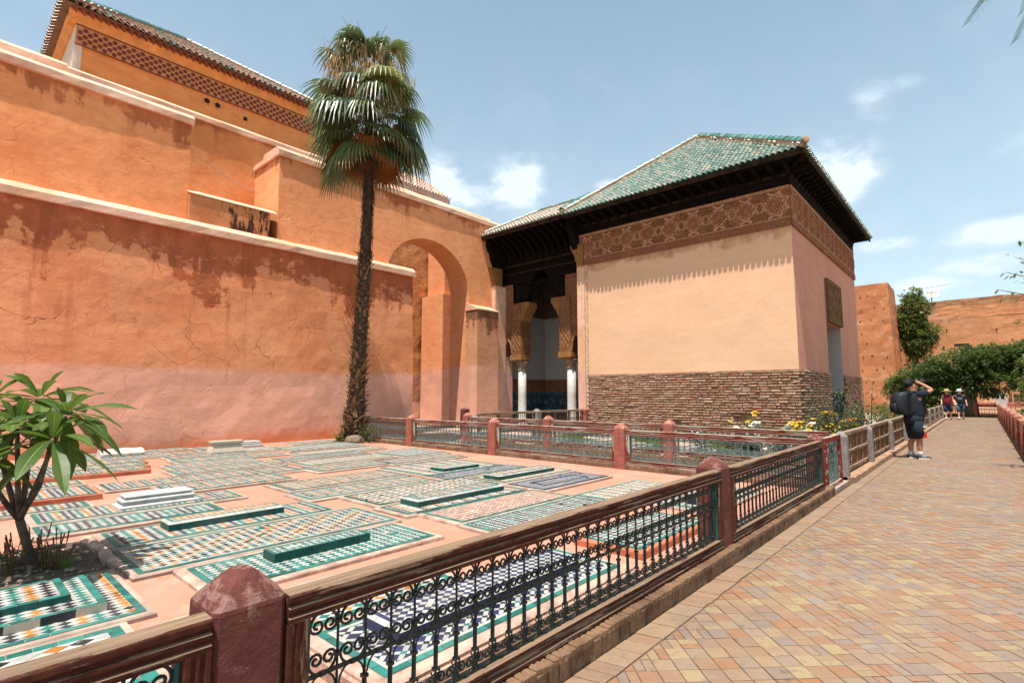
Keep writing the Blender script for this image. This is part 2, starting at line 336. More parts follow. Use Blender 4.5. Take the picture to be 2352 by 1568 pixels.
def postm(name, c, c2, scuff):
    t = NT(name); p = t.pos(); up = t.sep(t.n('NewGeometry').outputs['Normal'])[2]
    col = t.mix(t.rng(t.noise(p, 4, 6, .65), .35, .65), c, c2)
    sc = t.mth('ADD', t.noise(p, 9, 8, .75), t.mth('MULTIPLY', t.rng(up, .1, .6), .11))
    col = t.mix(t.mth('MULTIPLY', t.rng(sc, .58, .66), .75), col, scuff)
    col = t.mix(t.mth('MULTIPLY', t.rng(t.noise(t.map(p, (14, 14, 1.2)), 1.0, 5, .6), .56, .7), .5), col, tuple(x*.5 for x in c))
    h = t.mth('ADD', t.noise(p, 55, 6, .7), t.mth('MULTIPLY', t.noise(p, 12, 5, .6), 1.4))
    return t.fin(col, .85, t.bump(h, .8, .012), .2)
M['post'] = postm('maroon_post_plaster', (.105, .030, .024), (.15, .048, .038), (.27, .15, .125))
M['post_light'] = postm('salmon_post_plaster', (.27, .080, .055), (.34, .118, .082), (.42, .25, .2))
M['post_grey'] = simple('grey_cement_post', (.21, .18, .16), .95, .3, 6, .7, 30)
M['iron'] = simple('dark_green_iron', (.006, .017, .017), .45, .4, 25, .25, 60, spec=.4, c2=(.014, .032, .030))
M['iron_light'] = simple('faded_green_iron', (.05, .10, .095), .55, .4, 12, .25, 60, spec=.5, c2=(.17, .23, .22))
M['green_paint'] = simple('green_painted_frame', (.018, .085, .075), .55, .3, 12, .3, 40)
M['kerb_brick'] = simple('kerb_brick', (.15, .075, .042), .92, .45, 3.5, .7, 35, c2=(.235, .135, .078))
def brickm():
    t = NT('weathered_brick'); p = t.pos(); r = t.n('ObjectInfo').outputs['Random']
    a = t.attr('tv')
    rv = t.mth('FRACT', t.mth('ADD', t.mth('MULTIPLY', r, 7.31), a))
    c = t.ramp(rv, [(0, (.30, .165, .105)), (.35, (.40, .235, .155)), (.6, (.48, .31, .215)), (.82, (.36, .18, .11)), (.965, (.30, .14, .085)), (.985, (.50, .15, .06)), (1, (.42, .26, .18))])
    c = t.mix(t.mth('MULTIPLY', t.rng(t.noise(p, 9, 6, .7), .45, .7), .55), c, (.54, .38, .28))
    c = t.mix(t.mth('MULTIPLY', t.rng(t.noise(p, 21, 5, .6), .55, .75), .6), c, (.12, .065, .04))
    return t.fin(c, .95, t.bump(t.noise(p, 38, 6, .7), .9, .02), .15)
M['brick'] = brickm()
M['joint'] = simple('eroded_mortar', (.30, .165, .10), .95, .35, 6, .8, 25, c2=(.42, .25, .16))
def pavem():
    t = NT('glazed_clay_paver'); p = t.pos(); a = t.attr('tv')
    c = t.ramp(a, [(0, (0.179, 0.084, 0.044)), (.12, (0.240, 0.138, 0.082)), (.28, (0.268, 0.178, 0.108)), (.42, (0.202, 0.148, 0.117)), (.56, (0.263, 0.120, 0.054)), (.68, (0.235, 0.148, 0.091)), (.78, (0.291, 0.209, 0.111)), (.81, (0.174, 0.117, 0.084)), (.9, (0.249, 0.194, 0.158)), (.96, (0.094, 0.067, 0.054)), (1, (0.254, 0.168, 0.094))])
    n = t.noise(p, 13, 6, .65)
    c = t.mix(t.mth('MULTIPLY', t.rng(n, .45, .72), .35), c, (0.254, 0.199, 0.164))
    c = t.mix(t.mth('MULTIPLY', t.rng(t.noise(p, 26, 6, .7), .48, .66), .4), c, (0.141, 0.087, 0.056))
    blot = t.rng(t.noise(p, 8.5, 4, .55), .62, .72)
    c = t.mix(t.mth('MULTIPLY', blot, .6), c, (0.066, 0.053, 0.053))
    big = t.noise(p, .5, 5, .6)
    c = t.mix(t.rng(big, .4, .7, 0, .25), c, (0.249, 0.204, 0.181))
    c = t.mix(t.mth('MULTIPLY', t.rng(t.noise(t.map(p, (1,1,1), (2,9,0)), 1.1, 6, .65), .52, .7), .4), c, (0.141, 0.107, 0.094))
    return t.fin(c, t.rng(n, .3, .7, .5, .72), t.bump(t.mth('ADD', t.noise(p, 30, 5, .6), t.mth('MULTIPLY', t.noise(p, 9, 2), .6)), .35, .01), .3)
M['paver'] = pavem()
M['paver_joint'] = simple('paver_joint_sand', (.15, .095, .062), .95, .35, 8, .5, 40)
M['ground'] = simple('dry_earth', (.36, .245, .165), .95, .3, 1.2, .6, 12)
M['soil'] = simple('dark_garden_soil', (.085, .06, .043), .95, .5, 6, 1.0, 18, c2=(.17, .125, .09))
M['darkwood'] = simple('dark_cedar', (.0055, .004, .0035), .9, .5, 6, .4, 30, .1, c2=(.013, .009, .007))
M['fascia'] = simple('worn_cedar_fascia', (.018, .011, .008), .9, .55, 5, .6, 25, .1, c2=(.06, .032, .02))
def stucco(name, c, c2, sc=16.0, st=1.0):
    t = NT(name); p = t.pos()
    v = t.vor(t.vadd(p, t.noisev(p, 8, 3), .08), sc, 'DISTANCE_TO_EDGE'); v2 = t.vor(p, sc*2.4, 'F1')
    n = t.noise(p, 2.2, 6, .65)
    col = t.mix(t.rng(v, .02, .14), tuple(x*.45 for x in c), c)
    col = t.mix(t.mth('MULTIPLY', t.rng(n, .45, .72), .6), col, c2)
    h = t.mth('ADD', t.rng(v, .0, .2), t.mth('MULTIPLY', v2, .5))
    return t.fin(col, .9, t.bump(h, st, .025), .15)
M['carved'] = stucco('carved_ochre_stucco', (.33, .145, .060), (.42, .21, .10))
M['carved_fine'] = stucco('carved_brown_stucco', (.40, .165, .085), (.48, .215, .12), 24.0, .9)
M['relief'] = simple('raised_stucco_rib', (.36, .165, .078), .9, .25, 7, .4, 30, c2=(.46, .24, .13))
M['ground_stucco'] = simple('smooth_stucco_field', (.50, .225, .125), .9, .2, 5, .4, 30, c2=(.60, .33, .21))
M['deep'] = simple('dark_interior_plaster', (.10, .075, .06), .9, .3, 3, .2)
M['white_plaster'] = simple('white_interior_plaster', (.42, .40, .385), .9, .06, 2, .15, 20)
def zell_dado():
    t = NT('interior_zellige'); p = t.pos(); x, y, z = t.sep(p)
    u = t.mth('ADD', x, y)
    cu = t.mth('SUBTRACT', t.mth('FRACT', t.mth('DIVIDE', u, .46)), .5); cv = t.mth('SUBTRACT', t.mth('FRACT', t.mth('DIVIDE', z, .46)), .5)
    r = t.mth('SQRT', t.mth('ADD', t.mth('MULTIPLY', cu, cu), t.mth('MULTIPLY', cv, cv)))
    an = t.mth('ARCTAN2', cu, cv)
    pet = t.mth('MULTIPLY', t.mth('ADD', t.mth('COSINE', t.mth('MULTIPLY', an, 16)), 1.0), .5)
    ring = t.mth('MULTIPLY', t.rng(r, .16, .18), t.rng(r, .36, .33))
    star = t.mth('MULTIPLY', ring, t.rng(pet, .45, .6))
    v = t.vor(p, 22, 'F1', 'Color')
    sv = t.sep(v)
    base = t.ramp(sv[0], [(0, (.012, .02, .05)), (.4, (.015, .06, .10)), (.6, (.02, .10, .12)), (.8, (.30, .28, .24)), (.92, (.16, .09, .03))], True)
    col = t.mix(t.mth('MULTIPLY', star, .9), base, (.03, .15, .22))
    col = t.mix(t.rng(r, .13, .11), col, (.24, .26, .24))
    col = t.mix(t.mth('MULTIPLY', t.rng(r, .07, .06), .9), col, (.012, .03, .08))
    return t.fin(col, .3, None, .5)
M['zell_dado'] = zell_dado()
def tilem(name, cols):
    t = NT(name); p = t.pos(); a = t.attr('tv'); r = t.n('ObjectInfo').outputs['Random']
    rv = t.mth('FRACT', t.mth('ADD', t.mth('MULTIPLY', r, 5.77), a))
    c = t.ramp(rv, cols)
    c = t.mix(t.mth('MULTIPLY', t.rng(t.noise(p, 9, 6, .7), .5, .7), .45), c, (.52, .40, .29))
    c = t.mix(t.mth('MULTIPLY', t.rng(t.noise(p, 3, 5, .6), .55, .75), .35), c, (.10, .12, .10))
    return t.fin(c, .42, t.bump(t.noise(p, 40, 4), .3, .01), .45)
M['tile_green'] = tilem('green_glazed_roof_tile', [(0, (.12, .20, .17)), (.25, (.165, .235, .20)), (.45, (.235, .285, .24)), (.58, (.065, .135, .115)), (.75, (.29, .31, .26)), (.88, (.34, .285, .215)), (1, (.13, .205, .175))])
M['tile_green_dark'] = tilem('deep_green_ridge_tile', [(0, (.03, .14, .115)), (.5, (.07, .21, .175)), (1, (.20, .32, .27))])
M['tile_brown'] = tilem('brown_glazed_roof_tile', [(0, (.22, .10, .06)), (.4, (.30, .155, .10)), (.7, (.40, .23, .155)), (1, (.17, .085, .055))])
M['tile_buff'] = tilem('faded_buff_roof_tile', [(0, (.42, .31, .23)), (.4, (.48, .37, .28)), (.7, (.31, .34, .27)), (1, (.52, .42, .33))])
M['tile_pink'] = tilem('pale_pink_roof_tile', [(0, (.58, .36, .27)), (.5, (.64, .44, .35)), (1, (.52, .32, .24))])
M['star_red'] = simple('dark_red_star', (.16, .030, .022), .85, .3, 9, .3)
M['strap'] = simple('ochre_strapwork', (.50, .21, .085), .9, .2, 7, .3)
M['hole'] = simple('deep_hole', (.02, .012, .01), .95, .1)
def leafm(name, c, c2, sp=.4, rough=.45, trans=.25, vein=False):
    t = NT(name); r = t.n('ObjectInfo').outputs['Random']; p = t.pos()
    n = t.noise(p, 3.0, 4, .6)
    col = t.mix(t.rng(t.mth('ADD', n, t.mth('MULTIPLY', t.mth('SUBTRACT', r, .5), .4)), .3, .7), c, c2)
    nr = None
    if vein:
        u, v, _ = t.sep(t.n('TexCoord').outputs['UV'])
        av = t.mth('ABSOLUTE', t.mth('SUBTRACT', v, .5))
        mid = t.rng(av, .045, .02)
        sv = t.mth('ABSOLUTE', t.mth('SUBTRACT', t.mth('FRACT', t.mth('SUBTRACT', t.mth('MULTIPLY', u, 17), t.mth('MULTIPLY', av, 4))), .5))
        side = t.mth('MULTIPLY', t.rng(sv, .12, .03), .35)
        col = t.mix(t.mth('MAXIMUM', mid, side), col, tuple(min(1, x*1.9+.02) for x in c2))
        nr = t.bump(t.mth('MAXIMUM', mid, side), .25, .004)
    t.fin(col, rough, nr, sp)
    tr = t.n('BsdfTranslucent'); t.l(t.mix(.5, col, tuple(min(1, x*2.2) for x in c2)), tr.inputs[0])
    ms = t.n('MixShader'); ms.inputs[0].default_value = trans; t.l(t.b.outputs[0], ms.inputs[1]); t.l(tr.outputs[0], ms.inputs[2]); t.l(ms.outputs[0], t.o.inputs[0])
    return t.m
M['plumeria_leaf'] = leafm('plumeria_leaf', (.034, .066, .011), (.085, .13, .02), .35, .42, .32, True)
M['palm_leaf_y'] = leafm('yellow_palm_leaf', (.075, .10, .03), (.24, .26, .10), .6, .36, .3)  # yellower green, given to fronds at random
M['palm_leaf'] = leafm('palm_leaf', (.03, .06, .022), (.12, .165, .06), .6, .36, .25)
M['palm_dry'] = leafm('dry_palm_leaf', (.30, .19, .095), (.50, .36, .21), .2, .8, .2)
M['palm_rust'] = leafm('rust_palm_leaf', (.16, .055, .015), (.30, .11, .025), .2, .8, .2)
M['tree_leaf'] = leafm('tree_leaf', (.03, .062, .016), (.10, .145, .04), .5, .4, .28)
M['tree_leaf_lit'] = leafm('sunlit_tree_leaf', (.07, .105, .018), (.17, .20, .045), .4, .45, .3)  # lit copy of the leaf: sunlight put into colour, likelier towards crown tops
M['rose_leaf'] = leafm('rose_leaf', (.03, .06, .02), (.08, .11, .035), .4, .5, .25)
M['grass'] = leafm('grass_blade', (.07, .12, .018), (.14, .20, .035), .2, .6, .3)
M['herb'] = leafm('herb_leaf', (.05, .085, .02), (.12, .14, .03), .3, .6, .25)
M['bark'] = simple('plumeria_bark', (.075, .052, .038), .9, .5, 9, .7, 40, c2=(.17, .125, .095))
M['tree_bark'] = simple('tree_bark', (.10, .07, .05), .95, .5, 6, 1.0, 16, c2=(.20, .145, .10))
M['boot'] = simple('palm_leaf_base', (.08, .042, .02), .9, .65, 7, .7, 30, c2=(.32, .175, .085))
M['palm_trunk'] = simple('dark_palm_trunk', (.045, .028, .018), .95, .5, 10, 1.0, 30, c2=(.10, .065, .04))
M['stone'] = simple('brown_stone', (.17, .12, .085), .95, .4, 6, 1.0, 18)
def flat(name, c, rough=.7, spec=.3, var=.12): return simple(name, c, rough, var, 12, .15, 60, spec)
M['rose_white'] = flat('white_petal', (.75, .74, .66)); M['rose_yellow'] = flat('yellow_petal', (.75, .50, .06)); M['rose_red'] = flat('red_petal', (.17, .008, .012)); M['rose_orange'] = flat('orange_petal', (.70, .16, .02))
# ---------------------------------------------------------------- ground, path, courtyard floor
def set_tv(me, vals):
    a = me.attributes.new('tv', 'FLOAT', 'FACE'); a.data.foreach_set('value', vals)
def proj(P):
    v = Vector(P)-Vector((0, 0, CAMZ)); d = v.dot(FW)
    if d < .05: return None
    return CX+FPX*v.dot(RT)/d, CY-FPX*v.dot(UP)/d, d
def inview(P, m=20):
    q = proj(P); return q is not None and -m < q[0] < 2352+m and -m < q[1] < 1568+m
ZF = .08                                      # courtyard floor level
XK = -1.73                                    # outer face of the kerb along the path
mb = MB(); mb.box(-400, 400, -150, 500, -.5, -.06); g = mb.build('ground', M['ground']); g['kind'] = 'structure'
mb = MB(); mb.box(XK, .62, -4, 46.5, -.05, 0); path = mb.build('path', M['paver_joint']); path['kind'] = 'structure'
mb = MB(); mb.box(-15.79, -1.98, -5, 9.02, -.05, ZF); court = mb.build('courtyard_floor', M['floor']); court['kind'] = 'structure'
mb = MB(); mb.box(-24, -1.78, 9.05, 17.5, -.05, .05); alley = mb.build('garden_ground', M['mortar']); alley['kind'] = 'structure'
def clip(poly, ax, lim, sgn):
    out = []
    for i in range(len(poly)):
        a, b = poly[i], poly[(i+1) % len(poly)]; da, db = (a[ax]-lim)*sgn, (b[ax]-lim)*sgn
        if da <= 0: out.append(a)
        if da*db < 0:
            t = da/(da-db); out.append((a[0]+(b[0]-a[0])*t, a[1]+(b[1]-a[1])*t))
    return out
def pave():
    rg = random.Random(3); c = .118; q = math.sqrt(.5); g = .0022
    cand = []; rest = []
    n = int(48/c)
    for i in range(-n, n):
        for j in range(-n, n):
            ox, oy = (i-j)*c*q, (i+j)*c*q
            if not (-1.75 < ox < .75 and .4 < oy < 45.5): continue
            k = mn.noise(Vector((ox*1.3, oy*.6, 3))) + rg.uniform(-.35, .35)
            kind = 0 if (k < .14 or oy < 3.2 and k < .3) else (1 if (i//2+j//2) % 2 else 2)
            subs = [(0, 1, 0, 1)] if kind == 0 else [(0, .5, 0, 1), (.5, 1, 0, 1)] if kind == 1 else [(0, 1, 0, .5), (0, 1, .5, 1)]
            for (a0, a1, b0, b1) in subs:
                pts = []
                for a, b in ((a0, b0), (a1, b0), (a1, b1), (a0, b1)):
                    aa = a*c+(g if a == a0 else -g); bb = b*c+(g if b == b0 else -g)
                    pts.append((ox+(aa-bb)*q, oy+(aa+bb)*q))
                p2 = clip(clip(pts, 0, -1.55, -1), 0, .56, 1)
                if len(p2) < 3: continue
                cx = sum(p[0] for p in pts)/4; cy = sum(p[1] for p in pts)/4
                tvv = (rg.random()*.75+.25*(mn.noise(Vector((cx*2.2, cy*2.2, 0)))*.5+.5))
                if p2 == pts and len(p2) == 4: cand.append((cx, cy, kind, tvv, pts))
                else: rest.append((p2, tvv))
    vis = [t for t in cand if inview((t[0], t[1], 0), -10)]
    vis.sort(key=lambda t: t[0]**2+t[1]**2); ind = vis[:300]; s = set(id(t) for t in ind)
    rest += [(t[4], t[3]) for t in cand if id(t) not in s]
    # shared meshes for the single pavers
    NV = 16; var = {}
    for kd in (0, 1):
        for v in range(NV):
            mb = MB(); hx, hy = (c/2-g, c/2-g) if kd == 0 else (c/4-g, c/2-g); b = .0035
            jj = lambda: rg.uniform(-.0012, .0012)
            mb.rings([[(sx*hx+jj(), sy*hy+jj(), -.006) for sx, sy in ((-1,-1),(1,-1),(1,1),(-1,1))], [(sx*hx+jj(), sy*hy+jj(), .006) for sx, sy in ((-1,-1),(1,-1),(1,1),(-1,1))], [(sx*(hx-b), sy*(hy-b), .0085+jj()*.7) for sx, sy in ((-1,-1),(1,-1),(1,1),(-1,1))]])
            me = mb.mesh('paver', M['paver']); set_tv(me, [(v+.5)/NV]*len(me.polygons)); var[kd, v] = me
    for (cx, cy, kind, tvv, pts) in ind:
        v = min(NV-1, int(tvv*NV)); o = ob('paver', var[0 if kind == 0 else 1, v], path, (cx, cy, rg.uniform(-.001, .0015)), (rg.uniform(-.006, .006), rg.uniform(-.006, .006), rad(45)+(rad(90) if kind == 2 else 0)+rg.uniform(-.012, .012)))
    mb = MB(); tv = []
    for p2, tvv in rest:
        cx = sum(p[0] for p in p2)/len(p2); cy = sum(p[1] for p in p2)/len(p2); z = .007+rg.uniform(-.0015, .0018)
        top = [(cx+(p[0]-cx)*.95, cy+(p[1]-cy)*.95, z) for p in p2]; bot = [(p[0], p[1], -.004) for p in p2]
        n0 = len(mb.f); mb.rings([bot, top], 0, True, False); mb.face(top); tv += [tvv]*(len(mb.f)-n0)
    y = .3                                                  # soldier course along the kerb
    while y < 45:
        w = rg.uniform(.085, .13)*(1 if y < 20 else 2); z = .008+rg.uniform(-.002, .002); x0, x1 = XK+.004, -1.562+rg.uniform(-.006, .004); sk = .04
        tvv = rg.random(); n0 = len(mb.f)
        bot = [(x0, y, -.004), (x1, y+sk, -.004), (x1, y+w-.004+sk, -.004), (x0, y+w-.004, -.004)]
        top = [(p[0]*1.0, p[1], z) for p in bot]; mb.rings([bot, top], 0, True, False); mb.face(top); tv += [tvv*.16+.12]*(len(mb.f)-n0)
        y += w
    me = mb.mesh('distant_pavers', M['paver']); set_tv(me, tv); ob('distant_pavers', me, path, kind='stuff')
pave()
# ---------------------------------------------------------------- walls on the left
def coping(mb, xf, y0, y1, zb, fh=.18, sh=.16, sl=.16, o=.08, t=.55, endcap=0):
    pr = [(xf+o, zb), (xf+o, zb+fh), (xf+o-sl, zb+fh+sh), (xf-t, zb+fh+sh+.02), (xf-t-o, zb+fh), (xf-t-o, zb)]
    n = max(2, int((y1-y0)/.35)); rs = []
    for i in range(n+1):
        y = y0+(y1-y0)*i/n; d = lambda k: mn.noise(Vector((xf, y*1.7, k*3.1)))*.018
        rs.append([(p[0]+d(k), y, p[1]+d(k+9)) for k, p in enumerate(pr)])
    mb.rings(rs)
def wallface(mb, xf, y0, y1, z0, z1, amp=.018, st=.3, seed=0.0, bat=0.0):      # gently uneven plaster face looking to +X
    ny = max(2, int((y1-y0)/st)); nz = max(2, int((z1-z0)/st)); n = len(mb.v)
    for i in range(ny+1):
        for k in range(nz+1):
            y = y0+(y1-y0)*i/ny; z = z0+(z1-z0)*k/nz
            mb.v.append((xf+bat*(z1-z)+amp*(mn.noise(Vector((y*.6+seed, z*.8, 1.7)))+.5*mn.noise(Vector((y*1.9, z*2.1+seed, 4))))-amp*.6, y, z))
    for i in range(ny):
        for k in range(nz):
            a = n+i*(nz+1)+k; mb.f.append((a, a+nz+1, a+nz+2, a+1)); mb.m.append(0)
XA = -15.8
def court_wall():
    t = T('courtyard_wall', 'long cracked orange plaster wall with pink lower band behind the tiled graves', 'wall', loc=(0, 0, 0))
    mb = MB(); wallface(mb, XA-.04, -4, 11.93, -.1, 6.0, .03, bat=.03); mb.box(XA-.55, XA-.1, -4, 11.93, -.1, 6.0)
    mb.face([(XA-.03, 11.93, -.1), (XA-.55, 11.93, -.1), (XA-.55, 11.93, 6.0), (XA-.03, 11.93, 6.0)]); mb.face([(XA-.06, 11.932, -.1), (XA+.14, 11.93, -.1), (XA-.04, 11.93, 6.0), (XA-.06, 11.932, 6.0)])
    mb.build('wall_body', M['court_wall'], t)
    mb = MB(); coping(mb, XA, -4, 11.98, 5.93, .18, .16, .17, .07, .56); mb.build('coping', M['coping'], t)
    return t
court_wall()
XB = -16.4
def upper_walls():
    t = T('upper_wall', 'tall stained orange wall with thick coping rising behind the cracked wall', 'wall')
    mb = MB(); wallface(mb, XB-.03, -4, 4.44, 4.5, 9.25, .025, seed=3, bat=.03); mb.box(XB-1.0, XB-.08, -4, 4.44, -.1, 9.25); mb.face([(XB+.12, 4.441, 4.5), (XB-.08, 4.441, 4.5), (XB-.08, 4.441, 9.25), (XB-.03, 4.441, 9.25)])
    mb.build('wall_body', M['upper_wall'], t); mb = MB(); coping(mb, XB, -4, 4.49, 9.2, .17, .14, .15, .07, 1.0); mb.build('coping', M['coping'], t)
    t = T('parapet', 'short pale parapet block on top of the stained wall beside the tiled-roof hall', 'wall')
    mb = MB(); mb.box(-18.3, -17.5, -4, 1.72, 9.0, 9.98); mb.build('wall_body', M['upper_wall'], t); mb = MB(); coping(mb, -17.5, -4, 1.76, 9.96, .2, .12, .15, .06, .8); mb.build('coping', M['coping'], t)
    t = T('recessed_wall', 'bright orange recessed wall between the stained wall and the coped block', 'wall')
    mb = MB(); wallface(mb, -18.36, 0.5, 9.4, 4, 10.4, .025, seed=7, bat=.02); mb.box(-19.3, -18.38, .5, 9.4, -.1, 10.4); mb.build('wall_body', M['rear_wall'], t)
    mb = MB(); coping(mb, -18.34, .5, 9.4, 10.36, .15, .12, .15, .07, 1.0); mb.build('coping', M['coping'], t)
    t = T('low_stained_wall', 'low orange wall block with black weather stain and pale sloping top', 'wall')
    mb = MB(); y0, y1 = 4.45, 6.67
    mb.prism([(-16.2, y0, 4.5), (-16.2, y0, 7.12), (-16.5, y0, 7.26), (-18.33, y0, 7.75), (-18.33, y0, 4.5)], (0, y1-y0, 0))
    mb.build('wall_body', M['low_stain'], t)
    mb = MB(); mb.prism([(-16.17, y0-.02, 7.125), (-16.17, y0-.02, 7.15), (-16.5, y0-.02, 7.33), (-18.33, y0-.02, 7.92), (-18.33, y0-.02, 7.80), (-16.5, y0-.02, 7.28)], (0, y1-y0+.24, 0)); mb.build('sloped_cap', M['coping'], t)
def low_stain():
    t = NT('black_stained_plaster'); p = t.pos(); x, y, z = t.sep(p)
    c = t.mix(t.rng(t.noise(p, 1.2, 6, .6), .35, .65), (.46, .17, .075), (.56, .24, .11))
    st = t.noise(t.map(p, (4, 4, .9)), 1.5, 7, .75)
    m = t.mth('MULTIPLY', t.rng(t.mth('ADD', st, t.mth('MULTIPLY', t.rng(y, 5.0, 5.7), .17)), .62, .69), t.rng(y, 4.7, 5.6, .45, 1.0))
    c = t.mix(t.mth('MULTIPLY', m, .95), c, (.035, .02, .014))
    return t.fin(c, .95, t.bump(t.noise(p, 20, 6), .5, .02), .15)
M['low_stain'] = low_stain()
upper_walls()
def arch_wall():
    t = T('arched_wall', 'orange wall with tall round-headed archway leading to a passage', 'wall')
    xf, xb = XB, XB-1.1; y0, y1 = 6.98, 17.42; ya0, ya1 = 11.05, 15.3; zs, zc = 5.7, 7.78
    yc = (ya0+ya1)/2; hw = (ya1-ya0)/2
    n = 28; arc = []
    for i in range(n+1):
        a = math.pi*i/n; arc.append((yc-hw*math.cos(a), zs+(zc-zs)*math.sin(a)**.92))
    arc = [(ya0, -.1)]+arc+[(ya1, -.1)]
    mb = MB(); zt = 9.25
    # front and back faces as strips above / beside the opening
    for X, fl in ((xf, 1), (xb, 0)):
        def q(a, b, c, d):
            bx = (lambda z: XB-.02+.03*(9.25-z)) if fl else (lambda z: X); pts = [(bx(p[1]), *p) for p in (a, b, c, d)]; mb.face(pts if fl else pts[::-1])
        q((y0, -.1), (ya0, -.1), (ya0, zs), (y0, zs)); q((y0, zs), (ya0, zs), (ya0, zt), (y0, zt))
        q((ya1, -.1), (y1, -.1), (y1, zs), (ya1, zs)); q((ya1, zs), (y1, zs), (y1, zt), (ya1, zt))
        for i in range(1, n+1): q(arc[i], arc[i+1], (arc[i+1][0], zt), (arc[i][0], zt))
    for i in range(len(arc)-1):
        a, b = arc[i], arc[i+1]; mb.face([(XB-.02+.03*(9.25-a[1]), *a), (xb, *a), (xb, *b), (XB-.02+.03*(9.25-b[1]), *b)])
    mb.face([(xf+.26, y0, -.1), (xf-.02, y0, zt), (-18.34, y0, zt), (-18.34, y0, -.1)]); mb.face([(xf, y1, -.1), (xb, y1, -.1), (xb, y1, zt), (xf, y1, zt)])
    mb.build('wall_body', M['arch_wall'], t)
    mb = MB(); coping(mb, XB, y0-.07, y1+.05, 9.2, .17, .14, .15, .07, 1.1); mb.build('coping', M['coping'], t)
    mb = MB(); mb.prism([(XB+.07, y0-.072, 9.2), (XB+.07, y0-.072, 9.37), (-18.30, y0-.072, 9.37), (-18.30, y0-.072, 9.2)], (0, -.004, 0)); mb.box(-18.33, XB-.0, y0-.075, y0+.4, 9.195, 9.36); mb.build('coping_return', M['coping'], t)
    mb = MB(); mb.box(-17.9, -17.2, 9.45, 17.5, 9.0, 9.72); mb.build('rear_parapet', M['arch_wall'], t)
    mb = MB(); coping(mb, -17.2, 9.4, 17.5, 9.70, .15, .12, .14, .07, .7); mb.build('rear_coping', M['coping'], t)
    b = T('buttress', 'stepped orange buttress with white sloping cap right of the archway', 'buttress')
    mb = MB(); mb.box(XB-.05, -15.73, 15.26, 16.55, -.1, 5.1); mb.build('buttress_body', M['buttress'], b)
    mb = MB(); mb.prism([(-15.70, 15.23, 5.09), (-15.70, 15.23, 5.14), (XB-.02, 15.23, 5.44), (XB-.02, 15.23, 5.09)], (0, 1.35, 0)); mb.build('sloped_cap', M['coping'], b)
    # passage behind the arch: rear wall, stepped pier, side wall
    p = T('passage_wall', 'rough orange wall seen through the archway', 'wall')
    mb = MB(); wallface(mb, -20.6, 9.4, 17.0, -.1, 11.7, .06, .3, 12); mb.build('wall_body', M['passage'], p)
    p = T('passage_pier', 'pale sunlit pier standing inside the archway', 'pier')
    mb = MB(); mb.box(-20.5, -18.9, 16.05, 17.3, -.1, 6.3); mb.box(-20.5, -19.2, 16.4, 17.35, 6.3, 9.2); mb.build('pier_body', M['arch_wall'], p)
M['buttress'] = plaster('buttress_plaster', (.52, .24, .13), (.60, .29, .165), stain=(.20, .085, .05), ztop=5.1, sdepth=1.0, dado=2.7, dcol=(.66, .34, .235), crack=.5, cscale=1.0, streak=.8)
M['passage'] = plaster('passage_plaster', (.58, .25, .10), (.64, .30, .13), dado=2.4, dcol=(.62, .31, .21), crack=.6, cscale=1.0, bump=1.0, patch=(.45, .17, .07))
arch_wall()
# ---------------------------------------------------------------- tiled roofs
def cover_tile(L=.27, r0=.068, r1=.056, k=5, thick=.016):
    mb = MB(); a = [math.pi*i/k for i in range(k+1)]
    lo = [(-r0*math.cos(t), 0, r0*math.sin(t)*.95) for t in a]; hi = [(-r1*math.cos(t), L, r1*math.sin(t)*.95-.012) for t in a]
    li = [(-(r0-thick)*math.cos(t), 0, (r0-thick)*math.sin(t)*.95) for t in a]
    mb.rings([lo, hi], 0, False, False)
    for i in range(k): mb.face([lo[i], li[i], li[i+1], lo[i+1]])
    ld = [(-(r0-thick)*math.cos(t), .05, (r0-thick)*math.sin(t)*.9) for t in a]; mb.rings([li, ld], 0, False, False)
    return mb
def roof_slope(parent, P, A, U, n, span, rows, pitch, row, mat, nind=0, base=None, mcol=None, name='roof_tile', seed=1):
    """P eave corner, A unit along the eave, U unit up the slope; span(s)->(a0,a1) limits along A at slope distance s"""
    rg = random.Random(seed); A = Vector(A).normalized(); U = Vector(U).normalized(); Nn = A.cross(U).normalized()
    if Nn.z < 0: Nn = -Nn; 
    ct = cover_tile(row*1.28, pitch*.40, pitch*.33); me = ct.mesh('cover_tile', mat if not isinstance(mat, list) else mat[0], True)
    meshes = [me] if not isinstance(mat, list) else [ct.mesh('cover_tile', m, True) for m in mat]
    X = A if A.cross(U).dot(Nn) > 0 else -A
    rot = Matrix((X, U, Nn)).transposed().to_euler()
    mb = MB(); tv = []; cnt = 0; Mx = Matrix((X, U, Nn)).transposed()
    for k in range(rows):
        s = k*row-.06; a0, a1 = span(max(0, s+.1))
        i0, i1 = math.ceil(a0/pitch-.3), math.floor(a1/pitch+.3)
        for i in range(i0, i1+1):
            mi = mcol(i, k) if mcol else 0
            loc = Vector(P)+A*(i*pitch+rg.uniform(-.008, .008))+U*(s+rg.uniform(-.012, .012))+Nn*(.012+rg.uniform(0, .008))
            if cnt < nind:
                e = Mx @ Matrix.Rotation(rg.uniform(-.04, .04), 3, 'Z'); o = ob(name, meshes[mi], parent, loc, e.to_euler()); cnt += 1
            else:
                n0 = len(mb.v); mb.v += [tuple(loc+Mx @ Vector(v)) for v in ct.v]; mb.f += [tuple(n0+j for j in f) for f in ct.f]; mb.m += [mi]*len(ct.f); tv += [rg.random()]*len(ct.f)
    if mb.f:
        me2 = mb.mesh('roof_tiles', mat, True); set_tv(me2, tv); ob('roof_tiles', me2, parent, kind='stuff')
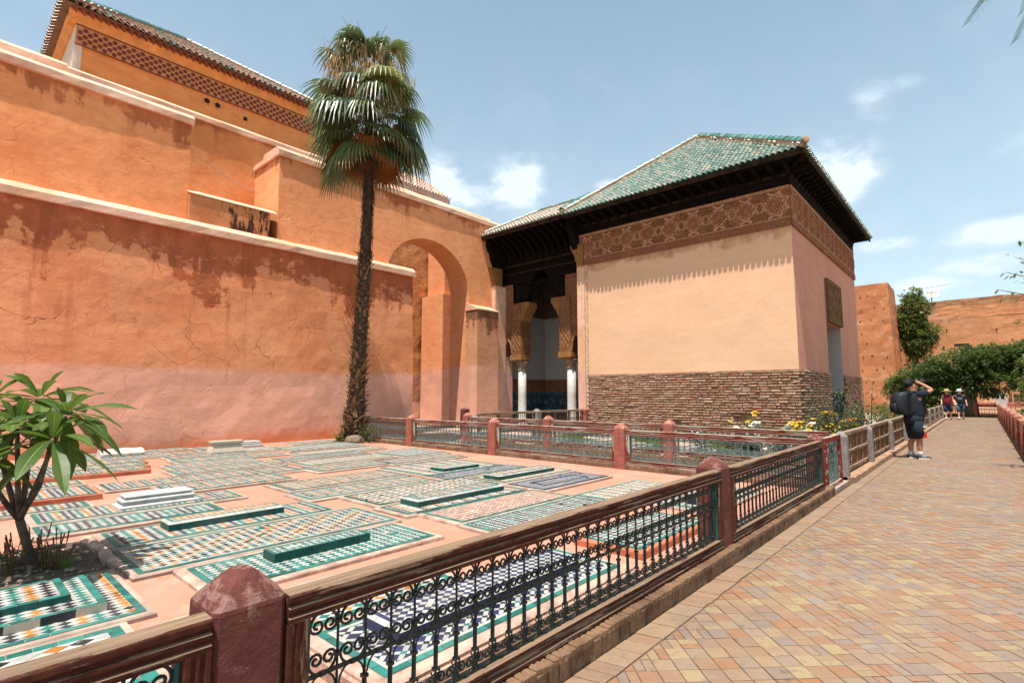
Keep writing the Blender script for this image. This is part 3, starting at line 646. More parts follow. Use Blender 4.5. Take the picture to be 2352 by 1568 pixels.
def ridge_run(parent, P0, P1, mat, n, r=.11, name='ridge_tile', seed=4):
    rg = random.Random(seed); P0, P1 = Vector(P0), Vector(P1); D = P1-P0; u = D.normalized(); x = u.cross(Vector((0, 0, 1))).normalized(); z = x.cross(u); Mx = Matrix((x, u, z)).transposed()
    L = D.length/n; ct = cover_tile(L*1.25, r, r*.86, 7, .025); me = ct.mesh('ridge_tile', mat, True)
    for i in range(n): ob(name, me, parent, P0+u*(i*L)+z*rg.uniform(-.006, .006), (Mx @ Matrix.Rotation(rg.uniform(-.03, .03), 3, 'Z')).to_euler())
    mb = MB(); w = r*.8
    mb.prism([P0-x*w-z*.16, P0+x*w-z*.16, P0+x*w+z*.03, P0-x*w+z*.03], D); mb.build('ridge_bed', M['ridge_bed'], parent)
M['ridge_bed'] = simple('ridge_mortar', (.40, .24, .15), .95, .35, 6, .7, 25)
def hall():
    t = T('tiled_roof_hall', 'orange hall with star-pierced frieze and brown and green pyramid tile roof', 'building')
    xf = -20.5; y0, y1 = 2.18, 10.3
    mb = MB(); wallface(mb, xf-.02, y0, y1, 6, 12.47, .02, .4, 20, bat=.02); mb.box(-28.5, xf-.03, y0+.002, y1, -.1, 13.3); mb.build('wall', M['hall_wall'], t)
    mb = MB(); mb.box(-28.4, xf-.004, y0-.006, y0+.2, -.1, 13.1); mb.build('side_wall', M['pale_side'], t)
    fr = MB(); fr.box(xf-.03, xf+.012, y0+.02, y1, 12.47, 13.14); f = fr.build('frieze', M['strap'], t)
    # borders and stars of the frieze
    mb = MB(); mb.box(xf+.0125, xf+.035, y0+.02, y1, 12.47, 12.495); mb.box(xf+.0125, xf+.035, y0+.02, y1, 13.115, 13.14); mb.build('border_strip', M['star_red'], f)
    st = MB(); pts = []
    for k in range(16):
        r = .074 if k % 2 == 0 else .058; a = math.pi*k/8; pts.append((0, r*math.cos(a), r*math.sin(a)))
    st.prism(pts, (.012, 0, 0)); sm = st.mesh('star', M['star_red'])
    L = MB(); dy = .205; ys = y0+.12; j = 0
    while ys < y1-.05:
        for k in range(3 if j % 2 else 2): ob('star', sm, f, (xf+.0135, ys, (12.585 if j % 2 else 12.69)+k*.21))
        ys += dy*.62; j += 1
    # strapwork lattice between the stars
    ys = y0-.4
    while ys < y1:
        for sg in (1, -1):
            a = Vector((xf+.014, ys if sg > 0 else ys+.62, 12.5)); b = Vector((xf+.014, ys+.62 if sg > 0 else ys, 13.11))
            if min(a.y, b.y) > y0 and max(a.y, b.y) < y1: L.tube([a, b], .008, 4)
        ys += .127
    L.build('strap_lattice', M['strap_light'], f, kind='stuff')
    mb = MB(); pr = [(xf, 13.14), (xf+.05, 13.16), (xf+.08, 13.3), (xf+.2, 13.42), (xf+.2, 13.5), (xf-.3, 13.5), (xf-.3, 13.14)]
    mb.prism([(p[0], y0-.2, p[1]) for p in pr], (0, y1-y0+.4, 0)); mb.prism([(-28.5, y0-(p[0]-xf), p[1]) for p in pr], (28.5-20.5, 0, 0)); mb.build('cornice', M['hall_cornice'], t)
    # scalloped brackets under the tiles
    mb = MB(); y = y0-.15
    while y < y1+.2: mb.prism([(xf+.2, y, 13.5), (xf+.34, y, 13.5), (xf+.34, y+.1, 13.42), (xf+.2, y+.1, 13.38)], (0, .02, 0)); mb.box(xf+.19, xf+.36, y+.02, y+.13, 13.44, 13.53); y += .205
    mb.build('bracket_row', M['bracket_red'], t, kind='stuff')
    ez = 13.55; ex = xf+.42; ey0, ey1 = y0-.38, y1+.3; half = (ey1-ey0)/2; ap = Vector((ex-half, (ey0+ey1)/2, ez+3.0))
    mb = MB(); c = [(ex, ey0, ez), (ex, ey1, ez), (ex-2*half, ey1, ez), (ex-2*half, ey0, ez)]
    for i in range(4): mb.face([c[i], c[(i+1) % 4], tuple(ap)])
    mb.face([(p[0], p[1], p[2]-.03) for p in c]); mb.build('roof_deck', M['roof_deck'], t)
    S = math.hypot(half, 3.0); U = Vector((-half, 0, 3.0)).normalized()
    mats = [M['tile_brown'], M['tile_green_dark']]
    roof_slope(t, (ex+.03, ey0, ez+.01), (0, 1, 0), U, 0, lambda s: (half*s/S, 2*half-half*s/S), int(S/.24), .2, .24, mats, 130, mcol=lambda i, k: 1 if i % 9 in (6,) else 0, seed=5)
    U2 = Vector((0, half, 3.0)).normalized()
    roof_slope(t, (ex, ey0-.03, ez+.01), (-1, 0, 0), U2, 0, lambda s: (half*s/S, 2*half-half*s/S), 8, .2, .24, mats, 0, seed=6)
    ridge_run(t, (ex+.05, ey0-.05, ez+.12), ap+Vector((0, 0, .12)), M['tile_green_dark'], 26); ridge_run(t, (ex+.05, ey1+.05, ez+.12), ap+Vector((0, 0, .12)), M['tile_green_light'], 26, seed=9)
    for (y, z, r) in ((5.98, 12.23, .1), (6.34, 12.21, .1)):
        mb = MB(); mb.lathe([(r*1.0, -.02), (r, .006)], 14); h = mb.build('drain_hole', M['hole'], t, loc=(xf-.002, y, z), rot=(0, rad(90), 0))
        mb = MB(); mb.lathe([(r*1.35, -.02), (r*1.3, .012), (r*1.02, .012), (r*1.02, -.02)], 14, caps=False); mb.build('hole_rim', M['hall_cornice'], h)
    mb = MB(); mb.box(xf-.05, xf+.012, 7.28, 7.40, 12.03, 12.16); mb.build('vent_hole', M['hole'], t)
M['pale_side'] = simple('sunlit_side_plaster', (.66, .52, .42), .9, .15, 2, .3)  # sunlit end face of the hall, its brightness put into a paler colour
M['strap_light'] = simple('light_strapwork', (.62, .32, .15), .9, .15, 7, .2)
M['hall_cornice'] = simple('orange_cornice', (.68, .28, .09), .9, .18, 2.5, .3)
M['bracket_red'] = simple('red_brown_bracket', (.22, .065, .035), .9, .25, 8, .3)
M['roof_deck'] = simple('roof_mortar_deck', (.20, .12, .08), .95, .3, 5, .5)
M['tile_green_light'] = tilem('pale_green_ridge_tile', [(0, (.22, .32, .29)), (.5, (.34, .41, .37)), (1, (.15, .26, .23))])
hall()
def low_roof():
    t = T('low_tiled_roof', 'long low roof of pale pink tiles above the arched wall', 'roof')
    y0, y1 = 9.6, 17.9; x0, x1 = -20.62, -23.0; z0, z1 = 11.9, 13.6
    mb = MB(); mb.prism([(x0, y0, z0), (x1, y0, z1), (x1, y0, 11.5), (x0, y0, 11.5)], (0, y1-y0, 0)); mb.build('roof_deck', M['tile_pink'], t)
    S = math.hypot(x1-x0, z1-z0); U = Vector((x1-x0, 0, z1-z0)).normalized()
    roof_slope(t, (x0+.05, y0, z0+.01), (0, 1, 0), U, 0, lambda s: (0, y1-y0), int(S/.24)+1, .19, .24, M['tile_pink'], 150, seed=8)
    ridge_run(t, (x1, y0, z1+.05), (x1, y1, z1+.05), M['tile_brown'], 30, .09)
low_roof()
def wires():
    for k, (za, zb, s) in enumerate(((8.62, 8.32, .16), (8.55, 8.28, .22))):
        pts = []
        for i in range(13):
            u = i/12; pts.append((-16.42-1.4*u, 4.45+2.45*u, za+(zb-za)*u-s*4*u*(1-u)))
        mb = MB(); mb.tube(pts, .008, 4); tag(mb.build('wire', M['white_plaster']), ('upper' if k == 0 else 'lower')+' thin pale wire sagging across the recessed wall', 'wire')
wires()
# ---------------------------------------------------------------- the square pavilion
PX0, PX1, PY0, PY1 = -11.62, -3.95, 16.95, 27.3
ZB = 2.24                                     # top of the brick base
def star8(r1, r2, n=8, rot=0):
    return [((r1 if k % 2 == 0 else r2)*math.cos(math.pi*k/n+rot), (r1 if k % 2 == 0 else r2)*math.sin(math.pi*k/n+rot)) for k in range(2*n)]
def ring_prism(mb, outer, inner, d, fn):      # flat band between two star outlines, fn maps (u,v,depth)->xyz
    n = len(outer)
    for i in range(n):
        j = (i+1) % n
        o0, o1, i0, i1 = outer[i], outer[j], inner[i], inner[j]
        mb.face([fn(*o0, d), fn(*o1, d), fn(*i1, d), fn(*i0, d)]); mb.face([fn(*o0, 0), fn(*o1, 0), fn(*o1, d), fn(*o0, d)]); mb.face([fn(*i1, 0), fn(*i0, 0), fn(*i0, d), fn(*i1, d)])
def frieze_medallion(mb):                     # local: u along, v up, w out
    fn = lambda u, v, w: (u, -w, v)
    o = star8(.37, .27, 8, math.pi/8); i = star8(.325, .235, 8, math.pi/8); ring_prism(mb, o, i, .03, fn)
    o = star8(.26, .17, 8, 0); i = star8(.225, .14, 8, 0); ring_prism(mb, o, i, .026, fn)
    o = star8(.15, .09, 8, math.pi/8); i = star8(.115, .065, 8, math.pi/8); ring_prism(mb, o, i, .022, fn)
    for k in range(8):
        a = math.pi*k/4; c = (.19*math.cos(a), .19*math.sin(a)); mb.prism([fn(c[0]+.022*math.cos(b), c[1]+.022*math.sin(b), 0) for b in (0, math.pi/2, math.pi, 1.5*math.pi)], Vector(fn(0, 0, .024)))
    o = [(.055*math.cos(math.pi*k/8), .055*math.sin(math.pi*k/8)) for k in range(16)]; i = [(.02*math.cos(math.pi*k/8), .02*math.sin(math.pi*k/8)) for k in range(16)]; ring_prism(mb, o, i, .026, fn)
def pavilion():
    t = T('pavilion', 'square pavilion with pale orange plaster, brick base and green tiled roof', 'building')
    # walls
    mb = MB()
    n = len(mb.v); nx, nz = 24, 14
    for i in range(nx+1):
        for k in range(nz+1):
            x = PX0+(PX1-PX0)*i/nx; z = ZB-.02+(6.62-ZB)*k/nz; mb.v.append((x, PY0+.0+.014*mn.noise(Vector((x*.9, z*.9, 2))), z))
    for i in range(nx):
        for k in range(nz): a = n+i*(nz+1)+k; mb.f.append((a, a+nz+1, a+nz+2, a+1)); mb.m.append(0)
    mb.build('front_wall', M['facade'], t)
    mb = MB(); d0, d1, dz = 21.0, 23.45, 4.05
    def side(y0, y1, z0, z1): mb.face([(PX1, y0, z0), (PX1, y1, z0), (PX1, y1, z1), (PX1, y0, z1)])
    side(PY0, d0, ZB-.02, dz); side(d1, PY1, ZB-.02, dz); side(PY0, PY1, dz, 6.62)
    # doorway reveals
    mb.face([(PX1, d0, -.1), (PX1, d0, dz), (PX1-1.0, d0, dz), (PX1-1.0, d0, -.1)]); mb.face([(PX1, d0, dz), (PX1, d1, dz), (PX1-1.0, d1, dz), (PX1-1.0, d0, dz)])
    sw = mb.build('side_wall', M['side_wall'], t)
    mb = MB(); mb.face([(PX1, d1, 1.55), (PX1-1.0, d1, 1.55), (PX1-1.0, d1, dz), (PX1, d1, dz)]); mb.build('door_reveal', M['white_plaster'], t)
    mb = MB(); mb.face([(PX1, d1, -.1), (PX1-1.0, d1, -.1), (PX1-1.0, d1, 1.55), (PX1, d1, 1.55)]); mb.build('door_zellige', M['zell_dado'], t)
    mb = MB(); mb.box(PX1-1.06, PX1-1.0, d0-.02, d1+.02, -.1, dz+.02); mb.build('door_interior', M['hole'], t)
    # inner core that closes the building
    mb = MB(); mb.box(PX0+.1, PX1-1.07, PY0+.12, PY1-.05, -.1, 8.4); mb.box(PX1-1.07, PX1-.12, PY0+.12, d0-.05, -.1, 8.4); mb.box(PX1-1.07, PX1-.12, d1+.05, PY1-.05, -.1, 8.4); mb.box(PX1-1.07, PX1-.12, d0-.05, d1+.05, dz+.05, 8.4); mb.build('wall_core', M['joint'], t)
    # carved wooden panel over the door
    pn = MB(); pn.box(PX1-.01, PX1+.05, d0+.05, d1+.0, 4.06, 5.62); p = pn.build('door_panel', M['panelwood'], t)
    mb = MB(); a, b, c, e = d0+.05, d1, 4.06, 5.62; w = .16
    for (q0, q1, r0, r1) in ((a, b, c, c+w), (a, b, e-w, e), (a, a+w, c+w, e-w), (b-w, b, c+w, e-w)): mb.box(PX1+.0505, PX1+.11, q0, q1, r0, r1)
    mb.build('panel_frame', M['panelcarve'], p)
    for k in range(7):
        y = d0+.05+w+.06+k*(2.4-2*w-.12)/6.0; mb = MB(); mb.tube([(PX1+.06, y, c+w), (PX1+.07, y, e-w-.25), (PX1+.07, y+.0, e-w)], .035, 6); mb.build('panel_rib', M['panelwood'], p)
    for k in range(3):
        y = d0+.5+k*.7; mb = MB(); o = [(.3*math.cos(math.pi*j/8), .3*math.sin(math.pi*j/8)) for j in range(9)]
        mb.tube([(PX1+.08, y+u*.8, 4.95+v*1.3) for u, v in o], .03, 5); mb.build('panel_arch', M['panelcarve'], p)
    # brick base
    bricks(t)
    # friezes: flat field, lower carved band and raised star medallions
    for (nm, fx) in (('front', 0), ('side', 1)):
        L = (PX1-PX0) if fx == 0 else (PY1-PY0)
        rot = (0, 0, 0) if fx == 0 else (0, 0, rad(90)); org = (PX0, PY0, 0) if fx == 0 else (PX1, PY0, 0)
        mb = MB(); mb.box(-.0 if fx == 0 else .0, L, -.03, .08, 6.62, 7.82); f = mb.build('frieze', M['carved_fine'], t, loc=org, rot=rot)
        mb = MB(); mb.box(0.002, L-.002, -.055, -.0305, 6.56, 6.78); mb.build('lower_band', M['carved_fine'], f)
        mb = MB(); mb.box(0.002, L-.002, -.05, -.0305, 7.72, 7.82); mb.box(.002, L-.002, -.045, -.0305, 6.80, 6.85); mb.build('border', M['relief'], f)
        nst = 9 if fx == 0 else 13; sp = L/nst
        pb_ = MB(); pb_.prism([(u, 0, v) for u, v in star8(.47, .33, 8, math.pi/8)], (0, -.008, 0)); pm = pb_.mesh('plain_field', M['ground_stucco']); qb_ = MB(); qb_.prism([(u, -.008, v) for u, v in star8(.29, .215, 8, 0)], (0, -.008, 0)); qm = qb_.mesh('carved_star', M['carved_fine'])
        me_ = MB(); frieze_medallion(me_); md = me_.mesh('medallion', M['relief2'])
        kb = MB(); s = sp/2
        # carved lozenge fields between medallions, raised strap frames
        for (u, v, ru, rv) in ((0, .30, .30, .13), (0, -.30, .30, .13)):
            kb.prism([(u-ru, -.0, v), (u-ru*.55, 0, v-rv), (u+ru*.55, 0, v-rv), (u+ru, 0, v), (u+ru*.55, 0, v+rv), (u-ru*.55, 0, v+rv)], (0, -.02, 0))
        kb.prism([(-.085, 0, 0), (-.05, 0, -.11), (.05, 0, -.11), (.085, 0, 0), (.05, 0, .11), (-.05, 0, .11)], (0, -.02, 0))
        km = kb.mesh('carved_lozenge', M['carved'])
        for i in range(nst):
            ob('plain_field', pm, f, ((i+.5)*sp, -.0305, 7.28), (0, 0, 0), (min(1, sp/.86), 1, 1)); ob('carved_star', qm, f, ((i+.5)*sp, -.0305, 7.28), (0, 0, 0), (min(1, sp/.86), 1, 1)); ob('medallion', md, f, ((i+.5)*sp, -.036, 7.28), (0, 0, 0), (min(1, sp/.86), 1.2, 1.0))
            if i < nst-1: ob('carved_lozenge', km, f, ((i+1)*sp, -.031, 7.28), (0, 0, 0), (sp/.86, 1, 1.0))
        sb = MB()
        for i in range(nst):
            for sg in (1, -1):
                for dv in (-1, 1):
                    x0 = (i+.5)*sp; a = (x0+sg*.26*sp/.85, 7.28+dv*.26); b = (x0+sg*sp*.5, 7.28+dv*.02); c = (x0+sg*.2*sp, 7.28+dv*.43)
                    sb.tube([(a[0], -.035, a[1]), (b[0], -.035, b[1])], .014, 4); sb.tube([(a[0], -.035, a[1]), (c[0], -.035, c[1])], .014, 4)
        sb.build('strapwork', M['relief2'], f, kind='stuff')
    # wooden zone, joists, fascia
    o = .56; oy = .77; ez = 8.52
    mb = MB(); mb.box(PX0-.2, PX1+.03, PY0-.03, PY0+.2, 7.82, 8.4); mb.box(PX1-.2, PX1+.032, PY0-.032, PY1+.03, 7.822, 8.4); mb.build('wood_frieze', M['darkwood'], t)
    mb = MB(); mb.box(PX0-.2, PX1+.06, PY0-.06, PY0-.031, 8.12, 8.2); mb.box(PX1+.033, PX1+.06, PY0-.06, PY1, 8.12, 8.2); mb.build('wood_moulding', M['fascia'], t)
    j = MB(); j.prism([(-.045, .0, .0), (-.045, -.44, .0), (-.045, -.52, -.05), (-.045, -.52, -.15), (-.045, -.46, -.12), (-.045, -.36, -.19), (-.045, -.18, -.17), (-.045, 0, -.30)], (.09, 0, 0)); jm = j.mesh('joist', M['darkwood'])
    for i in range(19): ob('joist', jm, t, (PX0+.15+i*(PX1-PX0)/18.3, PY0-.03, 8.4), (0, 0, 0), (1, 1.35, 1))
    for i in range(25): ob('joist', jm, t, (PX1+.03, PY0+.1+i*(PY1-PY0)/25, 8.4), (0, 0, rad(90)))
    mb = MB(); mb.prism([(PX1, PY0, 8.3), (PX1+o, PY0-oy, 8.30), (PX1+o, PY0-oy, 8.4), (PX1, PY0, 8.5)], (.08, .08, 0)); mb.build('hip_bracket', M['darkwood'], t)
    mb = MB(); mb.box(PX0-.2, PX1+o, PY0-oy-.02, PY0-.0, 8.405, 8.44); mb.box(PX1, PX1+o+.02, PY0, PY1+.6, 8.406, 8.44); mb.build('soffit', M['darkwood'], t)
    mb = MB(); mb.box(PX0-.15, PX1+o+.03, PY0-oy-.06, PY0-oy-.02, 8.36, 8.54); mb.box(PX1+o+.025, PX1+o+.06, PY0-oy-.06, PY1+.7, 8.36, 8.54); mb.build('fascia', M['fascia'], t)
    # hipped roof
    e0 = Vector((PX0-.25, PY0-oy-.10, ez)); e1 = Vector((PX1+o+.09, PY0-oy-.10, ez)); ap = Vector((-7.85, 20.0, 11.78)); ap2 = Vector((-7.85, 24.3, 11.78))
    e2 = Vector((PX1+o+.09, PY1+.7, ez)); e3 = Vector((PX0-.25, PY1+.7, ez))
    mb = MB(); mb.face([e0, e1, ap]); mb.face([e1, e2, ap2, ap]); mb.face([e2, e3, ap2]); mb.face([e3, e0, ap, ap2]); mb.face([p-Vector((0,0,.03)) for p in (e3, e2, e1, e0)]); mb.build('roof_deck', M['deck_green'], t)
    Wd = (e1-e0).length; m_ = ap.x-e0.x; run = ap.y-e0.y; S = math.hypot(run, ap.z-ez); U = Vector((0, run, ap.z-ez)).normalized()
    roof_slope(t, e0+Vector((0, .02, .012)), (1, 0, 0), U, 0, lambda s: (m_*s/S, Wd-(Wd-m_)*s/S), int(S/.2)+1, .172, .2, M['tile_green'], 300, seed=12)
    run2 = e1.x-ap.x; S2 = math.hypot(run2, ap.z-ez); U2 = Vector((-run2, 0, ap.z-ez)).normalized(); L2 = e2.y-e1.y; f0 = ap.y-e1.y; f1 = e2.y-ap2.y
    roof_slope(t, e1+Vector((-.02, 0, .012)), (0, 1, 0), U2, 0, lambda s: (f0*s/S2, L2-f1*s/S2), int(S2/.2)+1, .172, .2, M['tile_green'], 0, seed=13)
    ridge_run(t, e1+Vector((.02, -.02, .13)), ap+Vector((0, 0, .13)), M['tile_green_dark'], 24, .12); ridge_run(t, e0+Vector((0, 0, .13)), ap+Vector((0, 0, .13)), M['tile_green_light'], 22, .10, seed=21)
    ridge_run(t, ap+Vector((0, 0, .13)), ap2+Vector((0, 0, .13)), M['tile_green_dark'], 20, .12, seed=22)
    # end cap of the corner ridge
    mb = MB(); mb.lathe([(.10, 0), (.10, .04), (.06, .05)], 14); mb.build('ridge_end', M['ridge_bed'], t, loc=(e1.x+.05, e1.y-.05, ez+.15), rot=(rad(90), 0, rad(45)))
    # pilaster at the left corner with carved corbel
    mb = MB(); mb.box(PX0-.08, PX0+.26, PY0-.10, PY0+.6, -.1, 6.55); mb.build('pilaster', M['pilaster'], t)
    mb = MB(); mb.box(PX0+.262, PX0+.36, PY0-.05, PY0+.05, -.1, 6.6); mb.build('pilaster_edge', M['pilaster_edge'], t)
    mb = MB(); pr = [(0, 6.55), (0, 6.75), (-.06, 6.8), (-.06, 6.9), (-.10, 7.0), (-.22, 7.22), (-.30, 7.36), (-.30, 7.44), (.3, 7.44), (.3, 6.55)]
    mb.prism([(PX0-.08+p[0], PY0-.13, p[1]) for p in pr], (0, .72, 0)); mb.build('corbel', M['carved_gold'], t)
def bricks(t):
    rg = random.Random(21); course = .0835; h = .056; var = []
    for k in range(8): var.append(rough_block(rg, 1.0, .14, h, .012, .006))
    front = []; yb = PY0-.055
    nC = int((ZB-.12)/course)
    rows = [(.14+course*(i+.5)) for i in range(nC)]
    for ri, z in enumerate(rows):
        x = PX0+.30+(0 if ri % 2 else .12)+rg.uniform(-.03, .03)
        while x < PX1-.02:
            L = rg.choice((.25, .27, .28, .13, .30)); L = min(L, PX1+.02-x); 
            if L < .06: break
            zz = z+.03*mn.noise(Vector((x*.5, z, 0)))+rg.uniform(-.006, .006); er = max(0, mn.noise(Vector((x*.55, z*1.2, 5))))*(.10 if z < 1.1 else .03)
            if not (z < 1.0 and mn.noise(Vector((x*.8, z*1.5, 9))) > .42): front.append((x+L/2, yb+.06+er*.5+rg.uniform(-.010, .014), zz, L-.018, rg.uniform(.8, 1.15)))
            x += L
    front.sort(key=lambda b: b[0]**2+b[1]**2)
    vis = [b for b in front if b[2] > .35]; ind = vis[:300]; ids = set(map(id, ind))
    meshes = {}
    for (x, y, z, L, s) in ind:
        key = (rg.randrange(8), round(L, 2))
        if key not in meshes:
            b = rough_block(rg, key[1], .14, h, .013, .006); meshes[key] = b.mesh('brick', M['brick'])
        ob('brick', meshes[key], t, (x, y, z), (rg.uniform(-.05, .05), rg.uniform(-.02, .02), rg.uniform(-.03, .03)), (1, 1, s))
    mb = MB(); tv = []
    def add(x, y, z, L, s, rot):
        b = var[rg.randrange(8)]; c, sn = math.cos(rot), math.sin(rot); n0 = len(mb.v)
        for v in b.v:
            lx, ly, lz = v[0]*L, v[1], v[2]*s; mb.v.append((x+lx*c-ly*sn, y+lx*sn+ly*c, z+lz))
        mb.f.extend(tuple(n0+i for i in f) for f in b.f); mb.m.extend(b.m); tv.extend([rg.random()]*len(b.f))
    for b in front:
        if id(b) not in ids: add(*b, rg.uniform(-.03, .03))
    for ri, z in enumerate(rows):
        for (ya, ye) in ((PY0-.02, 20.92), (23.5, PY1)):
            y = ya+(0 if ri % 2 else .12)
            while y < ye-.05:
                L = min(rg.choice((.25, .27, .28, .30)), ye-y); add(PX1-.005+rg.uniform(-.012, .012), y+L/2, z+rg.uniform(-.006, .006), L-.016, rg.uniform(.85, 1.15), rad(90)); y += L
    me = mb.mesh('remaining_bricks', M['brick']); set_tv(me, tv); ob('remaining_bricks', me, t, kind='stuff')
    # mortar bed behind the bricks, with an uneven face
    mb = MB(); n = len(mb.v); nx, nz = 60, 16
    for i in range(nx+1):
        for k in range(nz+1):
            x = PX0+.1+(PX1-.03-PX0-.1)*i/nx; z = -.1+(ZB+.1)*k/nz; mb.v.append((x, PY0+.0+.03*mn.noise(Vector((x*2, z*3, 7)))+(.02 if z < 1 else 0), z))
    for i in range(nx):
        for k in range(nz): a = n+i*(nz+1)+k; mb.f.append((a, a+nz+1, a+nz+2, a+1)); mb.m.append(0)
    mb.build('mortar_bed', M['joint'], t); mb = MB()
    mb.face([(PX1-.03, PY0, -.1), (PX1-.03, 20.98, -.1), (PX1-.03, 20.98, ZB), (PX1-.03, PY0, ZB)]); mb.build('mortar_bed', M['joint'], t); mb = MB(); mb.face([(PX1-.03, 23.47, -.1), (PX1-.03, PY1, -.1), (PX1-.03, PY1, ZB), (PX1-.03, 23.47, ZB)])
    mb.build('mortar_bed', M['joint'], t)
    mb = MB(); mb.box(PX0+.3, PX1+.05, PY0-.06, PY0+.1, ZB-.085, ZB-.005); mb.box(PX1-.1, PX1+.052, PY0-.062, 20.96, ZB-.086, ZB-.006); mb.box(PX1-.1, PX1+.052, 23.5, PY1, ZB-.086, ZB-.006); mb.build('brick_ledge', M['joint'], t)
M['relief2'] = simple('raised_brown_stucco', (.36, .145, .07), .9, .3, 7, .5, 40, c2=(.45, .21, .11))
M['carved_gold'] = stucco('carved_golden_stucco', (.46, .22, .075), (.55, .29, .12), 20, .9)
M['panelwood'] = simple('brown_panel_wood', (.20, .10, .045), .75, .4, 8, .5, 25, c2=(.30, .165, .08))
M['panelcarve'] = stucco('carved_panel_wood', (.22, .115, .052), (.30, .17, .085), 18, .8)
M['pilaster_edge'] = simple('flaking_edge', (.62, .36, .22), .95, .35, 9, 1.0, 18, c2=(.78, .56, .40))
M['deck_green'] = simple('green_pan_tiles', (.05, .14, .11), .7, .4, 7, .4)
pavilion()
# ---------------------------------------------------------------- portico between the arched wall and the pavilion
def lattice(mb, x0, x1, z0, z1, y, sx, sz, w=.012):
    k = sz/sx
    def seg(x, z, sg):                       # line z = z + sg*k*(X-x) clipped to the rectangle
        pts = []
        for X in (x0, x1):
            Z_ = z+sg*k*(X-x)
            if z0 <= Z_ <= z1: pts.append((X, Z_))
        for Z_ in (z0, z1):
            X = x+sg*(Z_-z)/k
            if x0 < X < x1: pts.append((X, Z_))
        if len(pts) >= 2 and math.dist(pts[0], pts[1]) > .03: mb.tube([(pts[0][0], y, pts[0][1]), (pts[1][0], y, pts[1][1])], w, 4)
    n = int((x1-x0)/sx+(z1-z0)/sz)+3
    for i in range(-n, n):
        seg(x0, z0+i*sz, 1); seg(x0, z0+i*sz, -1)
def parch(x0, x1, zs, za, n=14, cusp=0):     # pointed (lambrequin) arch outline from left to right
    pts = []
    for i in range(n+1):
        u = -1+2*i/n; h = (1-abs(u)**1.9)**.62; c = cusp*abs(math.sin(u*math.pi*4)) if cusp else 0
        pts.append(((x0+x1)/2+u*(x1-x0)/2, zs+(za-zs)*h-c*(1 if 0 < i < n else 0)))
    return pts
